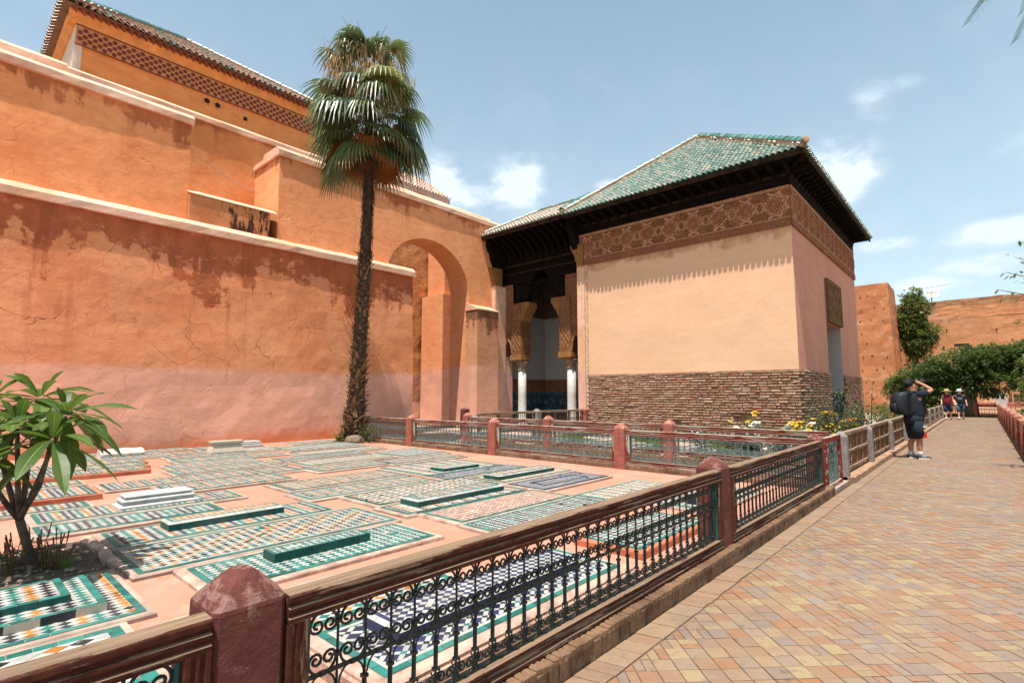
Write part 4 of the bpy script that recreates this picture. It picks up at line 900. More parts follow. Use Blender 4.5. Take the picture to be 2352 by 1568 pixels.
def portico():
    t = T('portico', 'carved stucco portico with dark cedar eaves and two marble columns', 'portico')
    Yc = 17.45; D = .5; xl, xr = XB+.01, PX0-.05
    def slab(name, x0, x1, zb, z1, mat, y=Yc, d=D):
        mb = MB(); mb.box(x0, x1, y, y+d, zb, z1); return mb.build(name, mat, t)
    def archslab(name, x0, x1, z1, arc, mat, y=Yc, d=D):        # slab whose lower edge is an arch
        mb = MB(); a = arc
        for i in range(len(a)-1):
            mb.face([(a[i][0], y, a[i][1]), (a[i+1][0], y, a[i+1][1]), (a[i+1][0], y, z1), (a[i][0], y, z1)])
            mb.face([(a[i][0], y, a[i][1]), (a[i][0], y+d, a[i][1]), (a[i+1][0], y+d, a[i+1][1]), (a[i+1][0], y, a[i+1][1])])
        if a[0][0] > x0+.001: mb.box(x0, a[0][0]-.0005, y, y+d, a[0][1], z1)
        if a[-1][0] < x1-.001: mb.box(a[-1][0]+.0005, x1, y, y+d, a[-1][1], z1)
        mb.face([(x0, y, z1), (x1, y, z1), (x1, y+d, z1), (x0, y+d, z1)]); mb.face([(x0, y, a[0][1]), (x0, y, z1), (x0, y+d, z1), (x0, y+d, a[0][1])]); mb.face([(x1, y, a[-1][1]), (x1, y+d, a[-1][1]), (x1, y+d, z1), (x1, y, z1)])
        return mb.build(name, mat, t)
    for side, (xo, xi, pa, pb, cc) in enumerate(((xl, -15.63, -15.72, -15.12, -15.3), (-11.98, -12.70, -13.02, -12.42, -12.6))):
        x0, x1 = min(xo, xi), max(xo, xi); nm = 'stucco_panel'
        ax0, ax1 = (x0+.2, pa+.0) if side == 0 else (pb, x1+.0)
        if side == 0: pnl = archslab(nm, x0, x1, 6.48, parch(ax0, x1-.09, 3.22, 3.9), M['carved'])
        else: pnl = archslab(nm, x0, x1, 6.48, parch(x0+.29, x1, 3.22, 3.9), M['carved'])
        mb = MB(); lattice(mb, x0+.13, x1-.13, 4.25, 6.3, Yc-.004, .165, .26, .013); mb.build('lattice_relief', M['relief'], pnl)
        mb = MB()
        for (a, b, c, d) in ((x0, x0+.1, 3.3, 6.48), (x1-.1, x1, 3.95, 6.48), (x0+.1, x1-.1, 6.34, 6.48)): mb.box(a, b, Yc-.022, Yc-.0005, c, d)
        mb.build('carved_border', M['carved_fine'], pnl)
        arc = parch(*((ax0, x1-.09) if side == 0 else (x0+.29, x1)), 3.22, 3.9); arc2 = [(x, z+.10) for x, z in arc]
        mb = MB(); mb.tube([(x, Yc-.01, z+.05) for x, z in arc], .03, 5); mb.build('arch_rib', M['relief'], pnl)
        # pier over the column with a curved bracket towards the middle
        pier = slab('stucco_pier', pa, pb, 3.24, 5.58, M['carved'], Yc-.05, .62)
        mb = MB(); sg = 1 if side == 0 else -1; e = pb if side == 0 else pa
        pr = [(0, 4.75), (sg*.05, 4.78), (sg*.12, 4.95), (sg*.22, 5.12), (sg*.30, 5.18), (sg*.36, 5.32), (sg*.42, 5.36), (sg*.42, 5.58), (0, 5.58)]
        mb.prism([(e+p[0], Yc-.045, p[1]) for p in pr], (0, .6, 0)); mb.build('bracket', M['carved_gold'], pier)
        mb = MB(); lattice(mb, pa+.08, pb-.08, 3.4, 5.45, Yc-.055, .2, .3, .012); mb.build('lattice_relief', M['relief'], pier)
        mb = MB(); mb.box(pa-.04, pb+.04, Yc-.09, Yc+.56, 3.02, 3.24); mb.box(pa+.02, pb-.02, Yc-.05, Yc+.5, 2.94, 3.02); mb.build('abacus', M['carved_gold'], pier)
        col = MB(); col.lathe([(.24, 0.0), (.24, .12), (.21, .16), (.19, .2), (.185, 1.4), (.175, 2.55)], 20); cl = col.build('column', M['column'], t, True, loc=(cc, Yc+.22, .05))
        cp = MB(); cp.lathe([(.19, 2.5), (.205, 2.53), (.205, 2.58), (.17, 2.6), (.18, 2.72), (.22, 2.8), (.27, 2.88), (.22, 2.9)], 16)
        for k in range(8): a = math.pi*k/4; cp.ell((.2*math.cos(a), .2*math.sin(a), 2.78), .06, .06, .05, 8, 4)
        cp.build('capital', M['capital'], cl)
        mb = MB(); mb.box(x0, x0+.25, Yc+.01, Yc+.5, -.05, 3.22) if side == 0 else mb.box(x1-.12, x1, Yc+.01, Yc+.5, -.05, 3.22); mb.build('wall_stub', M['pilaster'], t)
    # left corner pilaster and corbel beside the buttress
    mb = MB(); mb.box(XB+.003, XB+.30, 16.75, Yc-.003, -.1, 6.4); mb.build('corner_pilaster', M['pilaster'], t)
    mb = MB(); pr = [(0, 6.4), (0, 6.62), (-.05, 6.66), (-.05, 6.74), (-.22, 7.1), (-.26, 7.22), (.5, 7.22), (.5, 6.4)]
    mb.prism([(XB+.002, 16.75+p[0], p[1]) for p in pr], (.26, 0, 0)); mb.build('corner_corbel', M['carved_gold'], t)
    # carved cedar lintel with a cusped pointed arch, and boards above
    lint = archslab('cedar_lintel', -15.62, -12.71, 6.46, [(-15.62, 5.60), (-15.22, 5.60)]+[(-15.12, 5.60), (-14.95, 5.62)]+parch(-14.9, -13.35, 5.75, 6.95, 16, .09)[:0]+[(-14.9, 5.64)]+[(x, min(z, 6.40)) for x, z in parch(-14.85, -13.4, 5.75, 7.0, 20, .10)]+[(-13.35, 5.64), (-13.1, 5.60), (-12.71, 5.60)], M['darkwood'], Yc+.08, .3)
    a2 = [(x, max(6.46, z)) for x, z in parch(-14.85, -13.4, 5.75, 7.0, 20, .10)]
    archslab('cedar_board', xl, PX0-.1, 7.3, [(xl, 6.485), (-14.87, 6.485)]+a2+[(-13.38, 6.485), (PX0-.1, 6.485)], M['darkwood'], Yc+.06, .3)
    mb = MB(); mb.box(xl, PX0-.1, Yc+.0, Yc+.3, 7.305, 8.5); mb.build('cedar_frieze', M['darkwood'], t)
    mb = MB(); mb.box(xl, PX0-.1, Yc-.05, Yc-.003, 7.28, 7.38); mb.box(xl, PX0-.1, Yc+.02, Yc+.055, 6.95, 7.02); mb.build('cedar_moulding', M['fascia'], t)
    j = MB(); j.prism([(-.05, .0, .0), (-.05, -.85, .0), (-.05, -1.02, -.04), (-.05, -1.02, -.17), (-.05, -.93, -.12), (-.05, -.80, -.24), (-.05, -.55, -.30), (-.05, -.3, -.55), (-.05, -.12, -.75), (-.05, 0, -1.1)], (.10, 0, 0)); jm = j.mesh('eave_bracket', M['darkwood'])
    for i in range(13): ob('eave_bracket', jm, t, (xl+.28+i*.36, Yc-.004, 8.46), (0, 0, 0), (1, 1.2, 1))
    bb = MB(); pr = [(0, 8.46), (-1.04, 8.46), (-1.04, 8.12), (-.98, 8.05), (-1.0, 7.98), (-.86, 7.9), (-.8, 7.6), (-.68, 7.4), (-.62, 7.23), (0, 7.23)]
    for x in (XB+.012, PX0-.28): 
        bb = MB(); bb.prism([(x, Yc+p[0], p[1]) for p in pr], (.26, 0, 0)); bb.build('great_bracket', M['darkwood'], t)
    mb = MB(); mb.box(XB-.2, PX0+.0, 16.18, Yc+.3, 8.465, 8.50); mb.build('soffit', M['darkwood'], t)
    mb = MB(); mb.box(XB-.22, PX0-.16, 16.14, 16.18, 8.40, 8.58); mb.build('fascia', M['fascia'], t)
    # roof: shallow slope with a hip on the left
    e0 = Vector((XB-.24, 16.10, 8.58)); e1 = Vector((PX0-.22, 16.10, 8.58)); dY = 2.1; zT = 9.85
    mb = MB(); a, b = Vector((e0.x+dY*.9, e0.y+dY, zT)), Vector((e1.x, e1.y+dY, zT)); mb.face([e0, e1, b, a]); mb.face([e0, a, (a.x, a.y+3, a.z), (e0.x, a.y+3, e0.z)]); mb.face([a, b, (b.x, b.y+3, b.z-.6), (a.x, a.y+3, a.z-.6)]); mb.face([e0-Vector((0,0,.02)), e1-Vector((0,0,.02)), (e1.x, e1.y+dY, e0.z-.02), (e0.x, e1.y+dY, e0.z-.02)]); mb.build('roof_deck', M['deck_buff'], t)
    S = math.hypot(dY, zT-e0.z); U = Vector((0, dY, zT-e0.z)).normalized(); L = (e1-e0).length
    roof_slope(t, e0+Vector((0, .02, .012)), (1, 0, 0), U, 0, lambda s: (dY*.9*s/S, L), int(S/.2)+1, .172, .2, [M['tile_buff'], M['tile_green']], 200, mcol=lambda i, k: 1 if (k < 1 and i % 2) or (i*7+k*3) % 11 == 0 else 0, seed=31)
    ridge_run(t, e0+Vector((-.02, -.03, .09)), a+Vector((0, 0, .09)), M['tile_green_light'], 14, .085); ridge_run(t, a+Vector((0, 0, .09)), b+Vector((0, 0, .09)), M['tile_green_dark'], 14, .085)
    ridge_run(t, e1+Vector((0, -.06, .12)), b+Vector((0, 0, .14)), M['tile_green_dark'], 11, .12)
    # room behind: floor, side and rear walls
    xi0, xi1, yi = XB-.0, PX0-.1, 20.7
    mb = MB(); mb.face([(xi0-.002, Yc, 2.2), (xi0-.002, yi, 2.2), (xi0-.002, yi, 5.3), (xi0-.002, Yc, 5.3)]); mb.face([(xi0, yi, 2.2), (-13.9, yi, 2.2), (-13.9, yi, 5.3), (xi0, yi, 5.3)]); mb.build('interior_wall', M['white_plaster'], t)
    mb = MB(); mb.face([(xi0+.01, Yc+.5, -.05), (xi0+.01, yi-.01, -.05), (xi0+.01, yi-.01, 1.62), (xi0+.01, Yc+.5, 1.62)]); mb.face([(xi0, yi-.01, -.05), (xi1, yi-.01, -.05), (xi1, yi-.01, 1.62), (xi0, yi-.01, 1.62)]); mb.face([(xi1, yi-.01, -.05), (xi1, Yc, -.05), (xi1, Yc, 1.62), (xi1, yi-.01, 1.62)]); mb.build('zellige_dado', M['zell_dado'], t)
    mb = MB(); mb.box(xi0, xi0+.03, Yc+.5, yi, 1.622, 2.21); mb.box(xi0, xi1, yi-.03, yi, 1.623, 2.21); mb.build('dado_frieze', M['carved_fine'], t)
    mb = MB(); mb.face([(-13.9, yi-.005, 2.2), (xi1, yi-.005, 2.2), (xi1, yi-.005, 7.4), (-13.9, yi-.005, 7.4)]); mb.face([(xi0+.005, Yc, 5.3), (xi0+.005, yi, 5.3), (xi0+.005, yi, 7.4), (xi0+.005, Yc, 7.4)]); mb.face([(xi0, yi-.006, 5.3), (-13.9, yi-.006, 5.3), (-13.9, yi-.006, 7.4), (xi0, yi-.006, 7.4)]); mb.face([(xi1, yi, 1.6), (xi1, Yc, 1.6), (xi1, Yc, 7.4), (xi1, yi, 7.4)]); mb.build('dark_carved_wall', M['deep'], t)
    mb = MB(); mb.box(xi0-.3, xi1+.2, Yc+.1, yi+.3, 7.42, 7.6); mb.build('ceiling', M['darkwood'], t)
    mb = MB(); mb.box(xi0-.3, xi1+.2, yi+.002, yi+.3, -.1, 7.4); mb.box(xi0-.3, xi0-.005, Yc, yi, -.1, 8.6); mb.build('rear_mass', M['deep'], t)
    mb = MB(); mb.box(xi0-.01, xi1, Yc-.6, yi, -.1, .06); mb.build('threshold_floor', M['mortar'], t)
    mb = MB(); mb.box(-13.45, -12.75, yi-.06, yi-.008, 4.3, 6.9); mb.build('hanging_panel', M['panelcarve'], t)
M['capital'] = stucco('carved_capital', (.40, .28, .19), (.55, .44, .34), 30, .6)
M['deck_buff'] = simple('buff_pan_tiles', (.26, .20, .15), .8, .4, 7, .4)
portico()
# ---------------------------------------------------------------- zellige graves
_lm = {}
def loz_mesh(col, ax, ay, square=False):
    k = (col, round(ax, 3), round(ay, 3), square)
    if k not in _lm:
        hx, hy = ax/2*.955, ay/2*.955
        pts = [(-hx, 0), (0, -hy), (hx, 0), (0, hy)] if not square else [(-hx, -hy), (hx, -hy), (hx, hy), (-hx, hy)]
        mb = MB(); mb.rings([[(x, y, -.006) for x, y in pts], [(x, y, .002) for x, y in pts], [(x*.94, y*.94, .0035) for x, y in pts]]); _lm[k] = mb.mesh('tile', Z[col])
    return _lm[k]
def clip_rect(p, x0, x1, y0, y1): return clip(clip(clip(clip(p, 0, x0, -1), 0, x1, 1), 1, y0, -1), 1, y1, 1)
def area(p): return abs(sum(p[i][0]*p[(i+1) % len(p)][1]-p[(i+1) % len(p)][0]*p[i][1] for i in range(len(p))))/2
def flat_tile(mb, p, z, mi, sc=.955):
    cx = sum(q[0] for q in p)/len(p); cy = sum(q[1] for q in p)/len(p)
    top = [(cx+(q[0]-cx)*sc, cy+(q[1]-cy)*sc, z) for q in p]; bot = [(x, y, z-.008) for x, y, _ in top]; mb.rings([bot, top], mi, True, False); mb.face(top, mi)
def field(parent, x0, x1, y0, y1, z, cyc, ax, ay, near, holes=(), seed=0, white='W', limit=300, diag=0):
    """lozenge field; rows of white between rows of colour, the colour changes along the grave"""
    rg = random.Random(seed); full = []; part = []
    nx = int((x1-x0)/(ax/2))+2; ny = int((y1-y0)/(ay/2))+2
    for i in range(-1, nx+1):
        for j in range(-1, ny+1):
            if (i+j) % 2: continue
            cx, cy = x0+i*ax/2, y0+j*ay/2
            if any(h[0]-.01 < cx < h[1]+.01 and h[2]-.01 < cy < h[3]+.01 for h in holes): continue
            c = white if i % 2 == 0 else cyc[(j//2+(i//2)*diag) % len(cyc)]
            if rg.random() < .02: c = rg.choice(cyc+white)
            p = [(cx-ax/2, cy), (cx, cy-ay/2), (cx+ax/2, cy), (cx, cy+ay/2)]; q = clip_rect(p, x0, x1, y0, y1)
            if len(q) < 3 or area(q) < ax*ay*.03: continue
            (full if area(q) > ax*ay*.499 else part).append((cx, cy, c, q))
    emit(parent, full, part, z, near, lambda c: loz_mesh(c, ax, ay), limit)
def emit(parent, full, part, z, near, mesher, limit=300):
    if near:
        full.sort(key=lambda t: (t[0]+parent.location.x)**2+(t[1]+parent.location.y)**2)
        for (cx, cy, c, q) in full[:limit]: ob('tile', mesher(c), parent, (cx, cy, z+R.uniform(-.0008, .0008)), (R.uniform(-.008, .008), R.uniform(-.008, .008), R.uniform(-.02, .02)))
        part = part+full[limit:]
    else: part = part+full
    if part:
        mb = MB(); tv = []
        for (cx, cy, c, q) in part: n0 = len(mb.f); flat_tile(mb, q, z+.003+R.uniform(-.0008, .0008), ZK.index(c)); tv += [R.random()]*(len(mb.f)-n0)
        me = mb.mesh('tile_field', ZM); set_tv(me, tv); ob('tile_field', me, parent, kind='stuff')
def basket(parent, x0, x1, y0, y1, z, near, holes=(), main='N', strip='W', dot='K', p=.082, s=.056, sy=1.25):
    """large squares with narrow strips between them, set diagonally"""
    items = []; part = []; n = int(max(x1-x0, y1-y0)/p*1.6)+3; r2 = math.sqrt(.5)
    for i in range(-n, n):
        for j in range(-n, n):
            for (a0, a1, b0, b1, c) in ((0, s, 0, s, main), (s, p, 0, s, strip), (0, s, s, p, strip), (s, p, s, p, 'T' if (i+j) % 3 == 0 else dot)):
                pts = []
                for a, b in ((a0, b0), (a1, b0), (a1, b1), (a0, b1)):
                    u, v = i*p+a, j*p+b; pts.append((x0+(u-v)*r2, y0+(u+v)*r2*sy))
                cx = sum(q[0] for q in pts)/4; cy = sum(q[1] for q in pts)/4
                if not (x0-.1 < cx < x1+.1 and y0-.1 < cy < y1+.1) or any(h[0] < cx < h[1] and h[2] < cy < h[3] for h in holes): continue
                q = clip_rect(pts, x0, x1, y0, y1)
                if len(q) < 3 or area(q) < 3e-5: continue
                if c == main and q == pts: items.append((cx, cy, c, q))
                else: part.append((cx, cy, c, q))
    if near:
        b = MB(); k = MB(); pts = [((a-bb)*r2, (a+bb)*r2*sy) for a, bb in ((-s/2, -s/2), (s/2, -s/2), (s/2, s/2), (-s/2, s/2))]
        b.rings([[(x*.96, y*.96, -.006) for x, y in pts], [(x*.96, y*.96, .0022) for x, y in pts], [(x*.92, y*.92, .0035) for x, y in pts]]); me = b.mesh('tile', Z[main])
        emit(parent, items, part, z, True, lambda c: me)
    else: emit(parent, items, part, z, False, None)
def border(parent, x0, x1, y0, y1, w, z, col, near, seg=.105):
    runs = [(x0, x1, y0, y0+w, 0), (x0, x1, y1-w, y1, 0), (x0, x0+w, y0+w, y1-w, 1), (x1-w, x1, y0+w, y1-w, 1)]
    mb = MB()
    for (a, b, c, d, ax) in runs:
        L = (b-a) if ax == 0 else (d-c); n = max(1, round(L/seg))
        for k in range(n):
            u0, u1 = k/n, (k+1)/n
            r = (a+(b-a)*u0, a+(b-a)*u1, c, d) if ax == 0 else (a, b, c+(d-c)*u0, c+(d-c)*u1)
            if near: ob('border_tile', loz_mesh(col, r[1]-r[0], r[3]-r[2], True), parent, ((r[0]+r[1])/2, (r[2]+r[3])/2, z))
            else: flat_tile(mb, [(r[0], r[2]), (r[1], r[2]), (r[1], r[3]), (r[0], r[3])], z+.003, ZK.index(col), .97)
    if mb.f: mb.build('border_tiles', ZM, parent, kind='stuff')
def marker(parent, x0, x1, y0, y1, z0, h, bev, side, cyc, near=True, topb='T'):
    m = MB(); m.box(x0+.004, x1-.004, y0+.004, y1-.004, z0-.02, z0+h-.004-(.0 if not bev else bev*.7)); mk = m.build('marker_block', M['grout'], parent)
    hb = h-(bev*.75 if bev else 0); seg = .11
    for (ax, fx, a, b) in ((1, x1, y0, y1), (1, x0, y0, y1), (0, y0, x0, x1), (0, y1, x0, x1)):
        n = max(1, round((b-a)/seg))
        for k in range(n):
            u0, u1 = a+(b-a)*k/n+.0015, a+(b-a)*(k+1)/n-.0015; t = .006; mb = MB(); s = 1 if fx in (x1, y1) else -1
            c = side[k % len(side)]
            if ax == 1: mb.box(fx-t if s > 0 else fx, fx if s > 0 else fx+t, u0, u1, z0, z0+hb)
            else: mb.box(u0, u1, fx-t if s > 0 else fx, fx if s > 0 else fx+t, z0, z0+hb)
            mb.build('side_tile', Z[c], mk)
            if bev:
                e = bev; mb = MB(); zb, zt = z0+hb+.001, z0+h
                if ax == 1: q = [(fx, u0, zb), (fx, u1, zb), (fx-s*e, min(u1, y1-e), zt), (fx-s*e, max(u0, y0+e), zt)]
                else: q = [(u0, fx, zb), (u1, fx, zb), (min(u1, x1-e), fx-s*e, zt), (max(u0, x0+e), fx-s*e, zt)]
                mb.face(q if ax == 1 and s > 0 or ax == 0 and s < 0 else q[::-1]); mb.face([(p[0], p[1], p[2]-.012) for p in q]); mb.build('bevel_tile', Z['W'], mk)
    e = bev or 0; bw = .03
    mb = MB(); mb.box(x0+e+.001, x1-e-.001, y0+e+.001, y1-e-.001, z0+h-.03, z0+h-.003); mb.build('top_bed', M['grout'], mk)
    class Q: pass
    border(mk, x0+e, x1-e, y0+e, y1-e, bw, z0+h-.002, topb, False)
    field(mk, x0+e+bw, x1-e-bw, y0+e+bw, y1-e-bw, z0+h-.002, cyc,   .05, .062, False, seed=int(abs(x0*100)))
GR = 'tiled graves in the courtyard'
def grave(x0, x1, y0, y1, label, cyc='KTO', ax=.062, ay=.08, zt=.12, near=False, bcol='T', bw=.045, plinth='mortar', lip=.055, white_in=False, mk=None, style='loz', group=None, inner=None, pz=None, dg=0):
    cx, cy = (x0+x1)/2, (y0+y1)/2
    t = T('tiled_grave', label, 'grave', group, (cx, cy, ZF)); z = zt-ZF
    mb = MB(); bevbox(mb, x0-cx-lip, x1-cx+lip, y0-cy-lip, y1-cy+lip, -.05, z-.004, .012)
    for i, v in enumerate(mb.v): mb.v[i] = (v[0]+R.uniform(-.006, .006), v[1]+R.uniform(-.006, .006), v[2])
    mb.build('plinth', M[plinth], t)
    if pz: mb = MB(); bevbox(mb, x0-cx-lip-.012, x1-cx+lip+.012, y0-cy-lip-.012, y1-cy+lip+.012, -.06, z-.03, .012); mb.build('plinth_skirt', M['plinth_rough'], t)
    mb = MB(); mb.box(x0-cx, x1-cx, y0-cy, y1-cy, z-.012, z-.0015); mb.build('tile_bed', M['grout'], t)
    a0, a1, b0, b1 = x0-cx, x1-cx, y0-cy, y1-cy
    border(t, a0, a1, b0, b1, bw, z, bcol, near); a0 += bw; a1 -= bw; b0 += bw; b1 -= bw
    if white_in: border(t, a0, a1, b0, b1, .028, z, 'W', False); a0 += .028; a1 -= .028; b0 += .028; b1 -= .028
    holes = []
    if mk:
        mx0, mx1, my0, my1 = mk['r'][0]-cx, mk['r'][1]-cx, mk['r'][2]-cy, mk['r'][3]-cy; holes = [(mx0+.03, mx1-.03, my0+.03, my1-.03)]
        marker(t, mx0, mx1, my0, my1, z, mk['h'], mk.get('bev', 0), mk.get('side', 'G'), mk.get('cyc', cyc), True, mk.get('tb', 'T'))
    if inner:                                                     # teal strips that divide the field
        for (p0, p1, q0, q1) in inner: border(t, p0-cx, p1-cx, q0-cy, q1-cy, .035, z+.0035, bcol, False)
    if style == 'basket': basket(t, a0, a1, b0, b1, z, near, holes)
    else: field(t, a0, a1, b0, b1, z, cyc, ax, ay, near, holes, int(abs(x0*77+y0*31)), diag=dg)
    return t
def graves():
    g = grave
    g(-4.80, -4.10, 1.46, 3.42, 'teal and white lozenge grave carrying a long dark green marker beside the front fence', 'T', near=True, plinth='plinth_rough', lip=.07, mk=dict(r=(-4.62, -4.40, 1.98, 2.88), h=.075, side='G', cyc='T'))
    g(-5.83, -4.93, 1.17, 3.57, 'widest grave, of white, black, ochre and teal lozenges, bordering the soil bed', 'KOTKTO', near=True, white_in=True, lip=.04, dg=1)
    g(-6.63, -5.92, 1.23, 3.34, 'black, ochre and teal grave with white-edged green marker, beside the soil bed', 'KTO', near=True, mk=dict(r=(-6.47, -6.18, 1.70, 2.87), h=.09, bev=.03, side='G', cyc='O'))
    # stepped grave in front of the plumeria
    t = g(-5.22, -4.08, -1.6, 1.03, 'stepped three-tier grave of black, ochre and teal lozenges in front of the plumeria', 'KOT', near=True, lip=.05, zt=.12)
    cx, cy = (-5.22-4.08)/2, (-1.6+1.03)/2
    for (x0, x1, y1, z0, z1, sd, nm) in ((-5.04, -4.27, .86, .12, .172, 'KB', 'middle_tier'), (-4.92, -4.46, .70, .172, .215, 'G', 'top_tier')):
        a0, a1, b0, b1 = x0-cx, x1-cx, -1.4-cy, y1-cy; za, zb = z0-ZF, z1-ZF
        mb = MB(); mb.box(a0+.006, a1-.006, b0, b1-.006, za-.01, zb-.003); tier = mb.build(nm, M['grout'], t)
        n = round((b1-b0)/.165)
        for k in range(n):
            u0, u1 = b0+(b1-b0)*k/n+.002, b0+(b1-b0)*(k+1)/n-.002
            for (p, q) in ((a1-.008, a1), (a0, a0+.008)): mb = MB(); mb.box(p, q, u0, u1, za, zb); mb.build('side_tile', Z[sd[k % len(sd)]], tier)
        n = round((a1-a0)/.165)
        for k in range(n): mb = MB(); mb.box(a0+(a1-a0)*k/n+.002, a0+(a1-a0)*(k+1)/n-.002, b1-.008, b1, za, zb); mb.build('side_tile', Z[sd[k % len(sd)]], tier)
        border(tier, a0, a1, b0, b1, .045, zb, 'T', True)
        field(tier, a0+.045, a1-.045, b0+.045, b1-.045, zb, 'KKTO', .062, .08, nm == 'top_tier', limit=150)
    g(-7.45, -6.92, .80, 2.48, 'narrow grave of black, teal and white lozenges with teal ends beside the stepped white tomb', 'KTTK', near=True, bw=.055)
    g(-8.25, -7.60, .86, 2.95, 'fine-tiled ochre and black grave under the stepped white marble tomb', 'KTOK', .05, .064, group=None)
    g(-8.80, -8.36, .3, 1.43, 'small grave of black, teal and ochre lozenges beyond the plumeria stem', 'KKTO', .056, .072)
    t = g(-9.95, -9.05, .2, 1.62, 'raised grave with red plaster edge behind the plumeria leaves', 'KTOKN', .056, .07, zt=.16, plinth='plinth_red', lip=.05)
    g(-11.0, -10.5, .2, 1.68, 'narrow sunken grave of ochre, teal and black tile between two red-edged graves', 'KTO', .052, .066)
    for k, (a, b, e, nm) in enumerate(((-11.85, -11.30, 2.72, 'first'), (-12.5, -11.93, 2.86, 'second'), (-13.2, -12.58, 2.98, 'third'))):
        g(a, b, .6, e, nm+' strip of the raised red-edged grave block, counted from the open floor towards the wall', 'KTOK', .052, .066, zt=.165, plinth='plinth_red', lip=.04)
    far = [(-10.2, -9.47, 1.82, 3.94, 'KTO', 'K'), (-9.35, -8.6, 2.36, 4.12, 'TKO', 'T'), (-11.08, -10.42, 2.94, 4.80, 'TNO', 'N'), (-10.15, -9.42, 4.02, 4.70, 'OTK', 'O'), (-11.95, -11.22, 3.12, 4.74, 'KOT', 'K'),
           (-12.80, -12.18, 3.46, 5.65, 'KTOT', 'T'), (-13.5, -12.95, 3.52, 5.08, 'TON', 'N'), (-14.36, -13.78, 3.84, 4.64, 'NTO', 'N'), (-14.9, -13.8, 2.2, 3.75, 'KTNO', 'K'), (-15.6, -15.0, 2.4, 4.48, 'NOT', 'N'), (-14.2, -13.35, 5.2, 6.08, 'TBNB', 'B'),
           (-11.5, -10.92, 4.98, 7.06, 'KT', 'T'), (-10.62, -9.86, 5.0, 7.02, 'TBO', 'B'), (-12.3, -11.58, 5.76, 7.92, 'BTO', 'B'), (-13.9, -12.72, 6.06, 8.12, 'TBTN', 'B'), (-15.0, -14.35, 6.9, 8.3, 'TBK', 'B'),
           (-9.66, -8.95, 4.77, 6.28, 'KTO', 'K'), (-9.48, -8.8, 6.27, 8.16, 'NTO', 'N'), (-11.0, -9.7, 7.14, 8.45, 'NTB', 'N'), (-8.28, -7.5, 3.58, 5.6, 'KOTO', 'O'), (-7.3, -6.68, 3.45, 5.46, 'KTO', 'K'), (-15.4, -14.5, 4.6, 5.15, 'NTO', 'N')]
    desc = ['black, teal and ochre grave two rows behind the stepped white tomb',
            'teal-heavy grave directly behind the stepped white tomb',
            'blue-black and ochre grave three rows behind the stepped white tomb',
            'short ochre grave at the end of the grave two rows behind the stepped tomb',
            'black and ochre grave two rows before the cream marble tomb',
            'long teal and ochre grave right before the cream marble tomb',
            'pale blue-black grave under the cream marble tomb',
            'short grave between the cream tomb and the rough stone slab',
            'broad grave under the rough white stone slab',
            'narrow grave along the foot of the cracked wall behind the rough stone slab',
            'faded fine-tiled grave between the cream tomb and the low white tomb',
            'teal and black grave midway between the cream tomb and the cross fence',
            'faded beige grave between the teal-and-black grave and the short black one',
            'faded beige and ochre grave between the teal-and-black grave and the widest faded grave',
            'widest faded teal and beige grave, before the foot of the palm',
            'faded grave at the foot of the cracked wall beside the palm',
            'short black, teal and ochre grave bordering the long bare floor strip',
            'blue-black and ochre grave reaching towards the second salmon post',
            'broad pale blue-black grave reaching towards the first salmon post by the palm',
            'long ochre grave between the bare floor strip and the broad fine-tiled grave',
            'black, teal and ochre grave between the long ochre grave and the multicoloured one',
            'small blue-black grave by the wall behind the cream tomb']
    for (a, b, c, d, cy, k), lab in zip(far, desc):
        g(a, b, c, d, lab, cy, .052, .066, group='low tiled graves in rows before the cracked wall', white_in=(k == 'K'))
    g(-8.55, -7.12, 5.75, 7.64, 'broad fine-tiled grave carrying a flat dark green tile slab near the cross fence', 'TBOK', .06, .075, mk=dict(r=(-7.62, -7.25, 6.22, 7.11), h=.05, side='G', cyc='TBO'))
    g(-6.57, -5.70, 3.86, 6.03, 'multicoloured fine-tiled grave behind the long white-edged green marker', 'KTOB', .062, .078, near=False, dg=2)
    g(-5.60, -5.03, 3.79, 5.86, 'ochre and black grave carrying the longest white-edged green marker', 'KOB', .06, .075, near=True, mk=dict(r=(-5.58, -5.22, 4.08, 5.62), h=.09, bev=.03, side='G', cyc='KTO'))
    g(-7.10, -6.58, 5.72, 7.75, 'grave of navy and white lozenges behind the ochre grave with white-edged marker', 'N', .06, .075)
    g(-6.42, -5.68, 6.12, 7.95, 'ochre and cream grave carrying a white-edged green marker near the cross fence', 'OB', .054, .068, mk=dict(r=(-6.22, -5.86, 6.2, 7.65), h=.08, bev=.025, side='G', cyc='OBK'))
    g(-5.56, -4.82, 6.06, 7.80, 'navy and white grave with navy border next to bare pink floor', 'N', .056, .07, bcol='N', inner=[(-5.36, -5.02, 6.35, 7.5)])
    g(-4.27, -3.74, 6.02, 7.72, 'small fine-tiled beige and teal grave between bare floor and the front fence', 'TBO', .055, .07)
    g(-4.98, -4.28, 3.95, 5.97, 'grave of russet and white lozenges with teal border', 'R', .058, .078, near=True, plinth='plinth_rough', lip=.06)
    g(-4.22, -3.74, 3.90, 5.94, 'black, teal and white grave alongside the russet grave', 'KTK', .062, .082, near=True, lip=.03)
    g(-2.80, -2.14, 1.50, 3.62, 'raised navy and white grave with rough plaster sides right behind the front fence', 'N', near=True, zt=.20, plinth='plinth_rough', lip=.07, white_in=True, style='basket', pz=True, mk=dict(r=(-2.68, -2.34, 1.72, 3.35), h=.08, bev=.0255, side='N', cyc='N', tb='N'))
    g(-2.92, -2.32, 4.25, 5.70, 'raised black, teal and white grave behind the front fence beyond the navy grave', 'KTK', .062, .082, near=True, zt=.15, plinth='plinth_red', lip=.06)
    g(-3.78, -3.06, 1.10, 2.75, 'ochre and teal grave between the teal grave and the raised navy grave', 'OTK', near=True)
